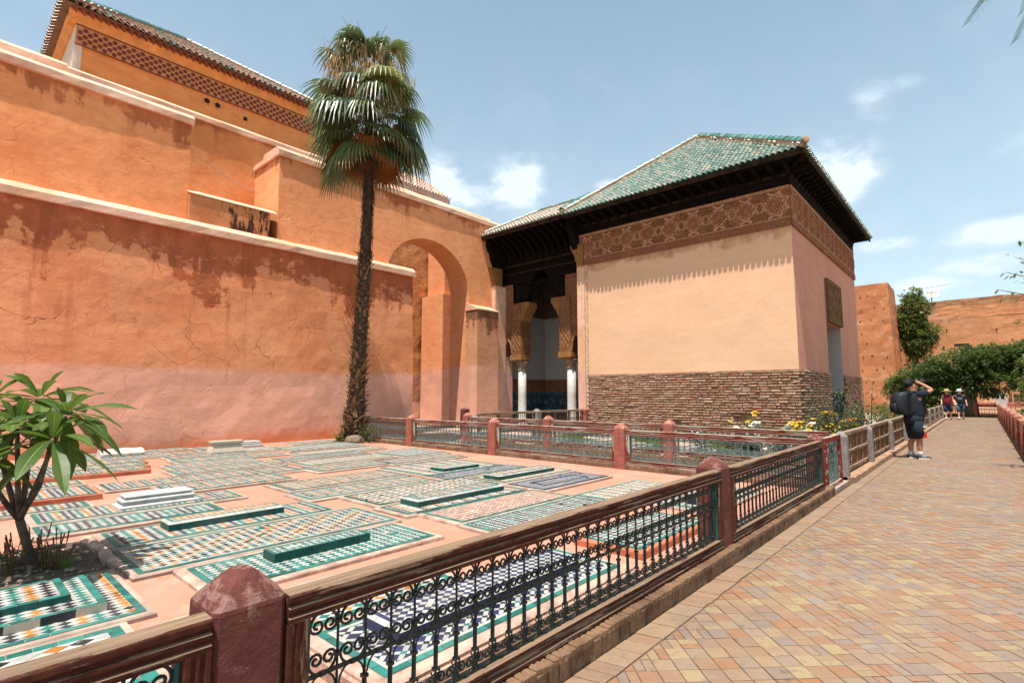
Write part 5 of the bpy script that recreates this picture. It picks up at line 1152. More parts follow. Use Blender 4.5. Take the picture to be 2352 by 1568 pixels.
    g(-3.95, -3.08, -1.3, .86, 'ochre, black and white grave seen through the ironwork below the plumeria', 'OKW', .09, .115, near=True, bw=.07)
    g(-3.3, -2.5, 6.3, 8.1, 'black, beige and teal grave behind the far panel of the front fence', 'KBT', .06, .076, mk=dict(r=(-3.0, -2.75, 6.5, 7.7), h=.12, side='BK', cyc='KB'))
graves()
# soil bed with rim
mb = MB(); n = 26; x0, x1, y0, y1 = -6.60, -5.30, -1.6, 1.08
for i in range(n+1):
    for k in range(n+1):
        x = x0+(x1-x0)*i/n; y = y0+(y1-y0)*k/n; mb.v.append((x, y, ZF+.012+.03*mn.noise(Vector((x*3, y*3, 1)))+.02*mn.noise(Vector((x*11, y*11, 1)))))
for i in range(n):
    for k in range(n): a = i*(n+1)+k; mb.f.append((a, a+n+1, a+n+2, a+1)); mb.m.append(0)
s = mb.build('soil_bed', M['soil'], smooth=True); s['kind'] = 'structure'
rim = T('bed_kerb', 'rough grey plaster kerb with carved blocks edging the soil bed', 'kerb')
for k in range(6):
    mb = rough_block(random.Random(k), .21, .09, .09, .015, .008); ob('kerb_block', mb.mesh('kerb_block', M['plinth_rough']), rim, (-5.42-k*.205, 1.115+R.uniform(-.01, .01), ZF+.01), (0, 0, R.uniform(-.05, .05)))
def clods():
    mb = MB(); rg = random.Random(5)
    for k in range(260):
        x, y = rg.uniform(-6.5, -5.35), rg.uniform(-.2, 1.02); r = rg.choice((.006, .008, .012, .02)); mb.ell((x, y, ZF+.03), r, r*1.2, r*.7, 5, 3, 0, .3)
    o = mb.build('soil_clods', M['soil_dry']); o['kind'] = 'stuff'; o['label'] = 'dry clods and pebbles scattered over the soil bed'; o['category'] = 'pebbles'
M['soil_dry'] = simple('dry_clod', (.26, .19, .14), .95, .4, 9, .5)
clods()
# marble tombs
def frustum(mb, x0, x1, y0, y1, z0, z1, i0=0.0, i1=0.0):
    mb.rings([[(x0+i0, y0+i0, z0), (x1-i0, y0+i0, z0), (x1-i0, y1-i0, z0), (x0+i0, y1-i0, z0)], [(x0+i1, y0+i1, z1), (x1-i1, y0+i1, z1), (x1-i1, y1-i1, z1), (x0+i1, y1-i1, z1)]])
def tomb(name, label, x, y0, y1, w, h, mat, z=ZF, n=3):
    t = T(name, label, 'tomb', None, (x, (y0+y1)/2, z)); L = (y1-y0)/2
    mb = MB(); frustum(mb, -w, 0, -L, L, -.03, h*.16, 0, .0); frustum(mb, -w, 0, -L, L, h*.16, h*.26, .0, .035); mb.build('base_step', mat, t)
    mb = MB(); frustum(mb, -w, 0, -L, L, h*.262, h*.5, .045, .045); frustum(mb, -w, 0, -L, L, h*.5, h*.58, .03, .03); frustum(mb, -w, 0, -L, L, h*.58, h*.66, .03, .06); mb.build('middle_step', mat, t)
    mb = MB(); frustum(mb, -w, 0, -L, L, h*.662, h*.82, .075, .075); frustum(mb, -w, 0, -L, L, h*.82, h*.9, .06, .06); frustum(mb, -w, 0, -L, L, h*.9, h, .06, .10); mb.build('top_step', mat, t)
tomb('marble_tomb', 'stepped white marble tomb with grey veins lying among the graves', -7.72, 1.60, 2.45, .42, .155, M['marble'], .12)
def taper_tomb():
    t = T('marble_tomb', 'cream marble tomb tapering up to a flat moulded top near the cracked wall', 'tomb', None, (-13.2, 4.75, .12))
    mb = MB(); frustum(mb, -.36, 0, -.37, .37, -.04, .05, 0, .0); frustum(mb, -.36, 0, -.37, .37, .05, .22, .01, .07); mb.build('body', M['cream_marble'], t)
    mb = MB(); frustum(mb, -.36, 0, -.37, .37, .222, .25, .05, .03); frustum(mb, -.36, 0, -.37, .37, .25, .29, .03, .03); mb.build('cap', M['cream_marble'], t)
taper_tomb()
tomb('marble_tomb', 'low white stepped tomb at the foot of the cracked wall', -14.75, 5.25, 6.2, .4, .12, M['marble'], .12)
mb = MB(); rs = []
for i in range(13):
    y = -.4+.8*i/12; rs.append([(p[0]+mn.noise(Vector((y*5, p[1]*8, 3)))*.02, y, p[1]+mn.noise(Vector((y*5, p[0]*8, 7)))*.02) for p in ((0, -.03), (.01, .07), (-.06, .14), (-.3, .16), (-.4, .08), (-.4, -.03))])
mb.rings(rs); tag(mb.build('stone_slab', M['rough_stone'], loc=(-14.3, 2.95, .12)), 'rough weathered white stone slab lying on a grave near the cracked wall', 'slab')
# ---------------------------------------------------------------- wrought-iron fences
CW = .118; GH = .51                           # grille cell width and height
def spiral(cz, Rr, up, rs=.0275, turns=1.3, x=0):
    """C-scroll between two bars: a bow touching the rail, both ends rolled inwards"""
    half = []
    for i in range(9): a = math.pi/2*(1-i/8); half.append((Rr*math.cos(a), Rr*math.sin(a)*1.0))
    n = int(13*turns)
    for i in range(1, n+1):
        th = 2*math.pi*turns*i/n; r = rs*(1-.74*i/n); half.append((Rr-rs+(r)*math.cos(-th), r*math.sin(-th)))
    full = [(-p[0], p[1]) for p in reversed(half[1:])]+half
    return [(x+p[0], 0, cz+(p[1] if up else -p[1])) for p in full]
_ir = {}
def iron_mesh(kind, mat):
    k = (kind, mat.name)
    if k in _ir: return _ir[k]
    mb = MB(); r = .0056
    if kind == 'bar':
        mb.tube([(0, 0, -.01), (0, 0, GH+.01)], r, 6)
        mb.tube([(0, 0, .1), (0, 0, .215)], .0105, 6); mb.box(-.012, .012, -.012, .012, .205, .218); mb.box(-.013, .013, -.012, .012, .096, .108); mb.box(-.012, .012, -.010, .010, .448, .462); mb.box(-.012, .012, -.010, .010, .328, .342)
        for s in (-1, 1): mb.tube([(s*(.013+.011*math.cos(a)), 0, .090+.012*math.sin(a)) for a in [math.pi*.5+s*i*math.pi*2*.8/8*(-1) for i in range(9)]], .0036, 5)
    elif kind == 'scroll_up': mb.tube(spiral(.455, .053, True), r, 5); mb.box(-.010, .010, -.008, .008, .500, .514)
    elif kind == 'scroll_down': mb.tube(spiral(.335, .053, False), r, 5); mb.box(-.010, .010, -.009, .009, .278, .292)
    elif kind == 'scroll_foot': mb.tube(spiral(.052, .052, False, .026), r, 5); mb.box(-.010, .010, -.009, .009, -.004, .010)
    elif kind == 'lancet':
        pts = [(.052*math.cos(a), 0, .222+.062*math.sin(a)) for a in [math.pi*i/10 for i in range(11)]]; mb.tube(pts, .0042, 5)
    elif kind == 's_scroll':
        for s in (-1, 1):
            for up in (True, False): mb.tube([(s*.03+p[0]*.5, 0, .395+(p[2]) ) for p in [(q[0], 0, q[2]*1.0) for q in spiral(.028 if up else -.028, .045, not up, .02)]], r*.9, 5)
    _ir[k] = mb.mesh(kind, mat); return _ir[k]
def rail_profile(z0, z1, th, flip=False):     # moulded rail section in (y,z)
    h = z1-z0; pr = [(-th/2, .0), (-th/2, .18), (-th*.40, .22), (-th*.40, .34), (-th*.48, .40), (-th*.48, .52), (-th*.38, .57), (-th*.38, .66), (-th*.5, .74), (-th*.5, .92), (-th*.42, 1.0), (th*.42, 1.0), (th*.5, .92), (th*.5, 0)]
    return [(y, z0+h*(1-u if flip else u)) for y, u in pr]
def iron_panel(label, org, rotz, L, group=None, wd=('rail', 'stile'), iron='iron', z0=.14, extra=False):
    t = T('iron_fence_panel', label, 'fence', group, org, (0, 0, rotz)); zt = .82; th = .085
    def pr_x(nm, a, b, flip):
        mb = MB(); pts = rail_profile(a, b, th, flip); n = max(2, int(L/.4)); rs = []
        for i in range(n+1):
            x = L*i/n; rs.append([(x, y+mn.noise(Vector((x*2+org[0], k, 1)))*.0025, z+mn.noise(Vector((x*2+org[1], k, 5)))*.003) for k, (y, z) in enumerate(pts)])
        mb.rings(rs); return mb.build(nm, M[wd[0]], t)
    pr_x('top_rail', zt-.095, zt, False); pr_x('bottom_rail', z0, z0+.085, True)
    for x0 in (0.0, L-.075):
        mb = MB(); pts = [(y, u) for y, u in rail_profile(0, .075, th, x0 > 0)]
        mb.prism([(x0+u, y*.985, z0+.08) for y, u in pts], (0, 0, zt-z0-.17)); mb.build('stile', M[wd[1]], t)
    zi0, zi1 = z0+.088, zt-.098; gs = (zi1-zi0)/GH
    for gx in (.077, L-.089): mb = MB(); mb.box(gx, gx+.012, -.02, .02, zi0, zi1); mb.build('green_strip', M['green_paint'], t)
    n = round((L-.18)/CW); w = (L-.18)/n; ir = M[iron]
    for (nm, z, r) in (('flat_bar', zi0+.285*gs, .007), ('flat_bar', zi0+.004, .007)):
        mb = MB(); mb.box(.088, L-.088, -.005, .005, z-r, z+r); mb.build(nm, ir, t)
    for i in range(n+1):
        if 0 < i < n: ob('bar', iron_mesh('bar', ir), t, (.09+i*w, 0, zi0), (0, 0, 0), (1, 1, gs))
    mid = n//2 if extra else -9
    for i in range(n):
        x = .09+(i+.5)*w; s = (w/CW, 1, gs)
        for kind in ('scroll_up', 'scroll_down', 'lancet', 'scroll_foot'):
            pass
            ob(kind if kind != 's_scroll' else 'double_scroll', iron_mesh(kind, ir), t, (x, R.uniform(-.002, .002), zi0), (0, R.uniform(-.02, .02), 0), s)
    return t
def fence_post(label, x, y, z0, z1, w, mat, group=None, cap=True, kind='fence_post'):
    t = T(kind, label, 'post', group, (x, y, z0)); h = z1-z0; c = w*.09; a = w/2
    def oct_(r, z, cc): return [(-r+cc, -r, z), (r-cc, -r, z), (r, -r+cc, z), (r, r-cc, z), (r-cc, r, z), (-r+cc, r, z), (-r, r-cc, z), (-r, -r+cc, z)]
    mb = MB(); mb.rings([oct_(a, -.05, c), oct_(a, h*.5, c), oct_(a*.995, h, c)]); mb.build('shaft', M[mat], t)
    if cap:
        mb = MB(); mb.rings([oct_(a*.998, h-.004, c), oct_(a*.98, h+.010, c), oct_(a*.86, h+.034, c*1.3), oct_(a*.50, h+.080, c*1.2), oct_(a*.26, h+.100, c*.6)]); mb.build('cap', M[mat], t)
    return t
XF = -1.915
fence_post('big maroon post with worn cap between two brown iron panels beside the stepped grave', XF, .745, .0, .815, .235, 'post')
fence_post('maroon post standing on the brick kerb halfway along the front fence', XF, 4.915, .1, .815, .235, 'post')
fence_post('maroon corner post where the front fence meets the pale cross fence', XF, 8.875, .1, .82, .20, 'post')
iron_panel('brown-railed dark iron scroll panel in front of the raised navy grave', (XF+.0825, .865, 0), rad(90), 4.80-.865, extra=True)
iron_panel('brown-railed dark iron scroll panel from the kerb post to the corner post', (XF+.0825, 5.035, 0), rad(90), 8.775-5.035, extra=True)
iron_panel('brown-railed dark iron panel below the plumeria, ending at the big maroon post', (XF+.0825, -2.9, 0), rad(90), .627+2.9, extra=True)
# kerb under the front fence
def kerb(label, x0, x1, y0, y1, zt, step, axis=1, seed=0, jit=.006):
    t = T('brick_kerb', label, 'kerb'); rg = random.Random(seed)
    mb = MB()
    if axis == 1: mb.box(x0+.03, x1-.012, y0, y1, -.05, zt-.012)
    else: mb.box(x0, x1, y0+.012, y1-.02, -.05, zt-.012)
    mb.build('kerb_core', M['joint'], t); a, b = (y0, y1) if axis == 1 else (x0, x1); p = a; cache = {}
    while p < b-.03:
        w = min(rg.uniform(step*.85, step*1.15), b-p); k = round(w, 2)
        if (k, 0) not in cache:
            q = rough_block(rg, max(.03, k-.008), .07, zt+.03, .008, .004); cache[k, 0] = q.mesh('face_brick', M['kerb_brick']); q = rough_block(rg, max(.025, k*.5-.006), .10, .05, .007, .004); cache[k, 1] = q.mesh('top_brick', M['kerb_brick'])
        z = (zt+.03)/2-.045; j = rg.uniform(-jit, jit)
        if axis == 1: ob('face_brick', cache[k, 0], t, (x1-.040+j*.6, p+w/2, z-.006), (0, 0, rad(90))); [ob('top_brick', cache[k, 1], t, (x1-.052+rg.uniform(-.004, .004), p+w*f, zt-.022+rg.uniform(-.004, .004)), (0, 0, rad(90))) for f in (.25, .75)]
        else: ob('face_brick', cache[k, 0], t, (p+w/2, y0+.035+j, z)); [ob('top_brick', cache[k, 1], t, (p+w*f, y0+.06, zt-.022+j*.5)) for f in (.25, .75)]
        p += w
kerb('brown brick kerb carrying the front fence along the path', -2.06, XK, -.3, 9.12, .135, .10, 1, 1)
# cross fence at the far side of the courtyard
F2Y = 9.0
P = [-14.25, -11.87, -8.68, -5.26]
for i, (lab) in enumerate(('salmon fence post nearest the palm trunk', 'second salmon post of the cross fence, counted from the palm', 'third salmon post of the cross fence, counted from the palm')):
    fence_post(lab, P[i+1], F2Y, .02, .835, .23, 'post_light')
for i in range(4):
    a = P[i]+(.115 if i else 0); b = (P[i+1]-.115) if i < 3 else XF-.10
    iron_panel(('red-railed iron panel half hidden behind the palm trunk', 'peeling red-railed iron panel just right of the palm', 'peeling red-railed iron panel in the middle of the cross fence', 'grey-white railed iron panel running to the maroon corner post')[i], (a, F2Y, .0), 0, b-a, None, ('rail_red', 'stile_red'), 'iron_light', .17)
kerb('pale brick footing under the cross fence', P[0]+.1, XF-.12, F2Y-.09, F2Y+.12, .175, .14, 0, 3)
# fence on the far side of the alley
F3Y = 10.55; Q = [-11.26, -8.26, -5.0]
for i, lab in enumerate(('salmon post at the far left corner of the grass plot', 'middle salmon post of the fence before the grass plot', 'salmon post before the brick base of the pavilion')): fence_post(lab, Q[i], F3Y, .02, .86, .22, 'post_light')
for i in range(3):
    a = Q[i]+.11; b = (Q[i+1]-.11) if i < 2 else XF-.13
    iron_panel(('rear iron panel at the left of the grass plot', 'rear iron panel before the middle of the grass plot', 'rear iron panel with red rail in front of the roses')[i], (a, F3Y, .03), 0, b-a, None, ('rail_red', 'stile_red'), 'iron_light', .2)
kerb('brick footing under the rear fence before the grass plot', Q[0]+.1, XF-.2, F3Y-.09, F3Y+.12, .21, .14, 0, 5)
# red gate at the alley mouth
def gate():
    t = T('red_gate', 'small red wooden gate with dark iron scrolls at the alley mouth', 'gate', None, (XF+.05, 9.2, .03), (0, 0, rad(90))); L = 1.12; z0, z1 = .0, .80
    for nm, a in (('gate_rail', (0, L, z1-.075, z1)), ('gate_rail', (0, L, z0, z0+.08)), ('gate_stile', (0, .07, z0+.082, z1-.077)), ('gate_stile', (L-.08, L, z0+.082, z1-.077))):
        mb = MB(); mb.box(a[0], a[1], -.03, .03, a[2], a[3]); mb.build(nm, M['gate_red'], t)
    n = 8; w = (L-.17)/n; zi = z0+.082; gs = (z1-.077-zi)/GH
    for i in range(n):
        x = .075+(i+.5)*w
        for kind in ('scroll_up', 'scroll_down', 'lancet', 'scroll_foot'): ob(kind, iron_mesh(kind, M['iron_light']), t, (x, 0, zi), (0, 0, 0), (w/CW, 1, gs))
        if i: ob('bar', iron_mesh('bar', M['iron_light']), t, (.075+i*w, 0, zi), (0, 0, 0), (1, 1, gs))
gate()
# ---------------------------------------------------------------- fences of turned spindles along the path
def spindle_panel(label, org, rotz, L, nst=3, rows=2, zt=.84, z0=.14, group=None, wood_='pale_wood', gap=.055):
    t = T('spindle_fence_panel', label, 'fence', group, org, (0, 0, rotz))
    zs = [z0, zt-.07] if rows == 1 else [z0, (z0+zt-.07)/2, zt-.07]
    for k, z in enumerate(zs):
        mb = MB(); h = .07 if k != 1 or rows == 1 else .05; bevbox(mb, 0, L, -.035 if k == len(zs)-1 else -.028, .035 if k == len(zs)-1 else .028, z, z+h, .008); mb.build('rail', M[wood_], t)
    for i in range(nst+1):
        x = i*(L-.05)/nst; mb = MB(); mb.box(x, x+.05, -.026, .026, z0+.071, zt-.071); mb.build('stile', M[wood_], t)
    prof = [(.007, 0), (.016, .12), (.010, .22), (.008, .28), (.021, .5), (.008, .72), (.010, .78), (.016, .88), (.007, 1)]
    mb = MB()
    for r in range(len(zs)-1):
        a, b = zs[r]+(.07 if r == 0 else .05), zs[r+1]
        for i in range(nst):
            x0 = i*(L-.05)/nst+.05; x1 = (i+1)*(L-.05)/nst; n = max(2, int((x1-x0)/gap))
            for q in range(n): mb.lathe([(rr, (b-a)*zz) for rr, zz in prof], 6, (x0+(q+.5)*(x1-x0)/n, 0, a))
    mb.build('spindles', M['spindle'], t, True, kind='stuff')
ys = [10.6, 13.3, 16.6, 19.9, 23.2, 26.5, 29.8, 33.1, 36.4, 39.7]
for i, y in enumerate(ys):
    if i < len(ys)-1:
        spindle_panel(('pale spindle fence panel running on from the red gate', 'pale spindle fence panel beside the yellow and white roses', 'pale spindle fence panel behind the photographer')[i] if i < 3 else 'pale spindle fence panel along the garden side of the path beyond the photographer', (XF+.03, y+.11, 0), rad(90), ys[i+1]-y-.22, 4, group=None if i < 3 else 'spindle panels along the garden side of the path')
    fence_post(('rough grey cement post beside the red gate', 'grey post beside the yellow and white roses', 'grey post just behind the photographer')[i] if i < 3 else 'grey cement post along the garden side of the path beyond the photographer', XF+.03, y, .0, .76 if i != 5 else .84, .2, 'post_grey', None if i < 3 else 'grey posts along the garden side of the path')
mb = MB(); mb.box(-2.0, XK+.012, 10.5, 40, -.05, .10)
for k in range(60): y = 10.5+k*.49; mb.box(XK+.0, XK+.03, y+.01, y+.47, -.04, .105+R.uniform(-.01, .008))
tag(mb.build('low_kerb', M['joint']), 'low plastered kerb under the spindle fence on the garden side', 'kerb')
mb = MB(); mb.box(.575, .8, 13, 46, -.05, .12); tag(mb.build('low_kerb', M['kerb_brick']), 'low kerb under the spindle fence on the far side of the path', 'kerb')
for i in range(11):
    y = 14.0+i*2.9; spindle_panel('dark spindle fence panel on the side of the path away from the pavilion', (.67, y+.1, 0), rad(90), 2.7, 4, group='spindle panels on the far side of the path')
    fence_post('salmon post on the side of the path away from the pavilion', .67, y, .0, .88, .2, 'post_light', 'salmon posts on the far side of the path')
# spindle rail along the grass plot towards the portico
for (a, b, lab) in ((10.75, 13.4, 'pale single-row spindle rail by the alley'), (13.6, 16.2, 'pale single-row spindle rail ending at the pavilion corner')): spindle_panel(lab, (-11.05, a, .05), rad(90), b-a, 3, 1, .90, .28, gap=.085)
for (y, lab, m) in ((13.5, 'grey-topped post between the two single-row spindle rails', 'post_grey'), (16.3, 'salmon post at the foot of the pavilion pilaster', 'post_light')): fence_post(lab, -11.05, y, .0, .92, .24, m)
fence_post('dark maroon post at the foot of the buttress', -13.9, 12.9, .0, .95, .26, 'post')
# ---------------------------------------------------------------- vegetation
def leaf_blade(mb, base, tip, side, width, droop=.0, n=5, fold=.25, uvs=None, prof=None):
    """leaf strip from base to tip; side = unit across vector; folded along the midrib, drooping"""
    base, tip, side = Vector(base), Vector(tip), Vector(side).normalized(); ax = tip-base; nrm = ax.cross(side).normalized()
    if nrm.z < 0: nrm = -nrm
    L = ax.length; rows = []
    for i in range(n+1):
        u = i/n; w = width/2*(prof(u) if prof else math.sin(math.pi*min(.999, u**.8*.96+.03)))
        c = base+ax*u+nrm*(.0)-Vector((0, 0, 1))*droop*L*u*u
        rows.append((c-side*w+nrm*w*fold, c, c+side*w+nrm*w*fold, u))
    for i in range(n):
        a, b = rows[i], rows[i+1]
        mb.face([a[0], a[1], b[1], b[0]]); mb.face([a[1], a[2], b[2], b[1]])
        if uvs is not None: uvs += [(a[3], 0), (a[3], .5), (b[3], .5), (b[3], 0), (a[3], .5), (a[3], 1), (b[3], 1), (b[3], .5)]
def plumeria():
    t = T('plumeria_tree', 'plumeria with long glossy green leaves growing in the soil bed', 'tree', None, (-5.82, .68, ZF)); o = Vector(t.location)
    loc = lambda x, y, d: at(x, y, d)-o
    base = Vector((0, 0, -.03)); fork = loc(45, 1192, 4.35)
    mb = MB(); m1 = loc(62, 1250, 4.35); mb.tube([base, m1, fork], [.036, .033, .031], 9)
    tips = [((150, 955), 4.25), ((40, 985), 4.05), ((92, 915), 4.45), ((-30, 930), 4.3), ((120, 1010), 3.95), ((-60, 1030), 4.0)]
    for (p, d) in tips:
        e = loc(*p, d); mid = fork.lerp(e, .5)+Vector((R.uniform(-.04, .04), R.uniform(-.04, .04), -.04)); q = fork.lerp(e, .2)+Vector((0, 0, -.03)); mb.tube([fork, q, mid, e], [.026, .022, .018, .014], 7)
    mb.build('trunk', M['bark'], t, True)
    rg = random.Random(17)
    for k, (p, d) in enumerate(tips):
        c = loc(*p, d); n = 19
        for j in range(n):
            a = j*2.399+k; el = rad(-30+105*(j/n)**1.1+rg.uniform(-10, 10)); L = rg.uniform(.38, .55)*(1 if j < n*.75 else .72); dr = Vector((math.cos(a)*math.cos(el), math.sin(a)*math.cos(el), math.sin(el)))
            sd = Vector((-math.sin(a), math.cos(a), rg.uniform(-.35, .35)))
            mb = MB(); mb.uv = []; st = c+dr*.03
            leaf_blade(mb, st, st+dr*L, sd, L*.25, .22+.3*max(0, math.cos(el))*rg.uniform(.4, 1.0), 8, .22, mb.uv, lambda u: (min(1, .12+1.25*u**.8) if u < .62 else max(.0, math.cos((u-.62)/.38*math.pi/2)))**.9)
            # rib on the underside gives the leaf body
            mb.build('leaf', M['plumeria_leaf'], t, True)
plumeria()
def herbs():
    rg = random.Random(9)
    spots = [(80, 1265, 4.3), (40, 1262, 4.2), (110, 1275, 4.4), (20, 1285, 4.1), (135, 1272, 4.5)]
    for k, (x, y, d) in enumerate(spots):
        p = onz(x, y+30, ZF+.02); t = T('herb_plant', 'small seeding herb around the foot of the plumeria', 'plant', 'herbs around the plumeria', p); mb = MB(); sb = MB()
        for s in range(7):
            a = rg.uniform(0, 6.28); h = rg.uniform(.16, .34); e = Vector((math.cos(a)*.09, math.sin(a)*.09, h)); b0 = Vector((math.cos(a)*.03, math.sin(a)*.03, -.02)); sb.tube([b0, e*.5+b0*.5+Vector((0, 0, .03)), e], [.004, .003, .002], 4)
            for j in range(9):
                u = .2+.5*j/9; c = b0.lerp(e, u); aa = rg.uniform(0, 6.28); dr = Vector((math.cos(aa), math.sin(aa), rg.uniform(-.1, .5))); leaf_blade(mb, c, c+dr*.05, Vector((-dr.y, dr.x, 0)), .022, .1, 2)
            for j in range(9): c = b0.lerp(e, .72+.28*j/9); sb.ell(c, .007, .007, .006, 5, 3)
        mb.build('foliage', M['herb'], t); sb.build('stem', M['spindle'], t)
    p = onz(265*.57, 1308, ZF+.02); g = T('grass_tuft', 'tuft of thin grass in front of the plumeria stem', 'plant', None, p); mb = MB()
    for j in range(34):
        a = rg.uniform(0, 6.28); L = rg.uniform(.1, .26); dr = Vector((math.cos(a)*.6, math.sin(a)*.6, 1)).normalized(); leaf_blade(mb, Vector((math.cos(a)*.02, math.sin(a)*.02, -.01)), dr*L, Vector((-dr.y, dr.x, 0)), .006, .25, 3)
    mb.build('blades', M['grass'], g)
herbs()
# ---- fan palm
def fan_leaf(mb, org, az, el, pet, rad_, n, spread, droop, rg, w=.115):
    ca, sa = math.cos(az), math.sin(az); fwd = Vector((ca*math.cos(el), sa*math.cos(el), math.sin(el))); sd = Vector((-sa, ca, 0)); upv = fwd.cross(sd); upv = upv if upv.z > 0 else -upv
    tip = org+fwd*pet-Vector((0, 0, 1))*droop*.25*pet; mb.tube([org, (org+tip)/2+Vector((0, 0, .02)), tip], [.028, .02, .015], 4)
    for k in range(n):
        th = spread*(2*k/(n-1)-1); dr = (fwd*math.cos(th)+sd*math.sin(th)).normalized(); L = rad_*(1-.25*abs(th)/spread)*rg.uniform(.88, 1.05)
        perp = (-fwd*math.sin(th)+sd*math.cos(th)).normalized(); c0 = tip; pts = []; m = 5
        for i in range(m+1):
            u = i/m; g = droop*L*max(0, u-.35)**1.7*1.5; c = tip+dr*L*u*(1-.12*droop*u)-Vector((0, 0, 1))*g+upv*.05*math.sin(math.pi*u)*rad_; ww = w*rad_*(.35+.9*u if u < .45 else .755*(1-(u-.45)/.55)**.8+.02); pts.append((c-perp*ww/2+upv*ww*.25, c, c+perp*ww/2+upv*ww*.25))
        for i in range(m):
            a, b = pts[i], pts[i+1]; mb.face([a[0], a[1], b[1], b[0]]); mb.face([a[1], a[2], b[2], b[1]])
def fan_palm():
    base = Vector((-14.3, 8.72, ZF)); t = T('fan_palm', 'tall fan palm with shaggy trunk against the cracked orange wall', 'tree', None, base); rg = random.Random(23)
    sp = [((814, 1006), .36), ((816, 960), .34), ((820, 900), .27), ((824, 830), .245), ((830, 730), .235), ((836, 640), .215), ((840, 560), .185), ((845, 480), .17), ((847, 420), .17), ((848, 300), .16), ((848, 230), .14)]
    d0 = (base-Vector((0, 0, CAMZ))).dot(FW)
    pts = [at(*p, d0+.25*(1005-p[1])/600*0-.0)-base for p, r in sp]; pts[0].z = -.05; rr = [r for p, r in sp]
    mb = MB(); mb.tube(pts, [r*.86 for r in rr], 12); mb.build('trunk', M['palm_trunk'], t, True)
    def along(u):
        f = u*(len(pts)-1); i = min(len(pts)-2, int(f)); return pts[i].lerp(pts[i+1], f-i), rr[i]+(rr[i+1]-rr[i])*(f-i)
    # cut leaf bases on the lower trunk, smaller ones higher up
    var = []
    for k in range(6):
        mb = MB(); L = rg.uniform(.09, .16); w = rg.uniform(.05, .08); mb.prism([(-w, 0, -.10), (w, 0, -.10), (w*.62, .05, L*.5), (w*.3, .085, L), (-w*.35, .085, L*.92), (-w*.66, .05, L*.5)], (0, .022, 0)); var.append(mb.mesh('leaf_base', M['boot']))
    n = 300
    for k in range(n):
        u = .0+.58*(k/n); c, r = along(u); a = k*2.39996+rg.uniform(-.2, .2); s = (1.1 if u < .12 else .85)*rg.uniform(.7, 1.25)*(r/.25)**.5
        tilt = rad(-25+rg.uniform(-30, 30)) if u > .12 else rad(rg.uniform(-70, 25))
        e = Matrix.Rotation(a-math.pi/2, 3, 'Z') @ Matrix.Rotation(tilt, 3, 'X'); ob('leaf_base', var[k % 6], t, c+Vector((math.cos(a), math.sin(a), 0))*r*.84, e.to_euler(), (s, s, s))
    mb = MB()                                             # fibre on the upper trunk
    for k in range(420):
        u = rg.uniform(.56, .86); c, r = along(u); a = rg.uniform(0, 6.28); p = c+Vector((math.cos(a), math.sin(a), 0))*r*.85; q = p+Vector((math.cos(a)*.07, math.sin(a)*.07, -rg.uniform(.05, .3))); leaf_blade(mb, p, q, Vector((-math.sin(a), math.cos(a), 0)), .035, .1, 2)
    mb.build('trunk_fibre', M['palm_trunk'], t, kind='stuff')
    cr = at(847, 235, d0)-base; top = at(848, 180, d0)-base; lowc = at(847, 292, d0)-base
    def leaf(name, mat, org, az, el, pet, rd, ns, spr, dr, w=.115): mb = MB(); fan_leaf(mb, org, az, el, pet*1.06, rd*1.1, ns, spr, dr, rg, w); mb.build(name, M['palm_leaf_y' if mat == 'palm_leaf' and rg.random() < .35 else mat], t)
    for k in range(18): leaf('frond', 'palm_leaf', top+Vector((0, 0, rg.uniform(-.1, .3))), k*2.4+.4, rad(rg.uniform(22, 80)), rg.uniform(.7, 1.15), rg.uniform(.7, 1.0), 22, rad(105), rg.uniform(.7, 1.3))
    for k in range(26): leaf('dry_frond', 'palm_dry', cr+Vector((0, 0, rg.uniform(.0, .75))), k*2.4, rad(rg.uniform(-5, 30)), rg.uniform(.6, .95), rg.uniform(.42, .62), 14, rad(95), rg.uniform(1.2, 2.0), .10)
    for k in range(26): leaf('frond', 'palm_leaf', cr+Vector((0, 0, rg.uniform(-.35, .15))), k*2.4+1.1, rad(rg.uniform(-38, 22)), rg.uniform(.7, 1.4), rg.uniform(.85, 1.15), 26, rad(110), rg.uniform(.7, 1.5))
    for k in range(15): leaf('frond', 'palm_leaf', lowc+Vector((0, 0, rg.uniform(-.2, .25))), k*2.4+.2, rad(rg.uniform(-48, -18)), rg.uniform(.8, 1.2), rg.uniform(.8, 1.05), 22, rad(95), rg.uniform(.5, .8))
    for k in range(14): leaf('rust_frond', 'palm_rust', lowc+Vector((0, 0, rg.uniform(-.3, .1))), k*2.4+1.5, rad(rg.uniform(-60, -30)), rg.uniform(.7, 1.0), rg.uniform(.65, .85), 20, rad(75), rg.uniform(.3, .6))
    for k in range(22): leaf('dead_frond', 'palm_brown', lowc+Vector((0, 0, rg.uniform(-.45, -.1))), k*2.4, rad(rg.uniform(-86, -66)), rg.uniform(.3, .6), rg.uniform(.45, .7), 14, rad(45), .3, .10)
    for k in range(11):                                   # bare flower stalks
        a = k*1.37; e = rad(rg.uniform(15, 85)); L = rg.uniform(1.2, 1.9); dr = Vector((math.cos(a)*math.cos(e), math.sin(a)*math.cos(e), math.sin(e))); p0 = top+Vector((0, 0, .2)); mb = MB(); mb.tube([p0, p0+dr*L*.6, p0+dr*L-Vector((0, 0, .12*L*math.cos(e)))], [.014, .009, .003], 5); mb.build('flower_stalk', M['palm_leaf'], t)
    mb = MB()                                             # dry flower strands hanging in the crown
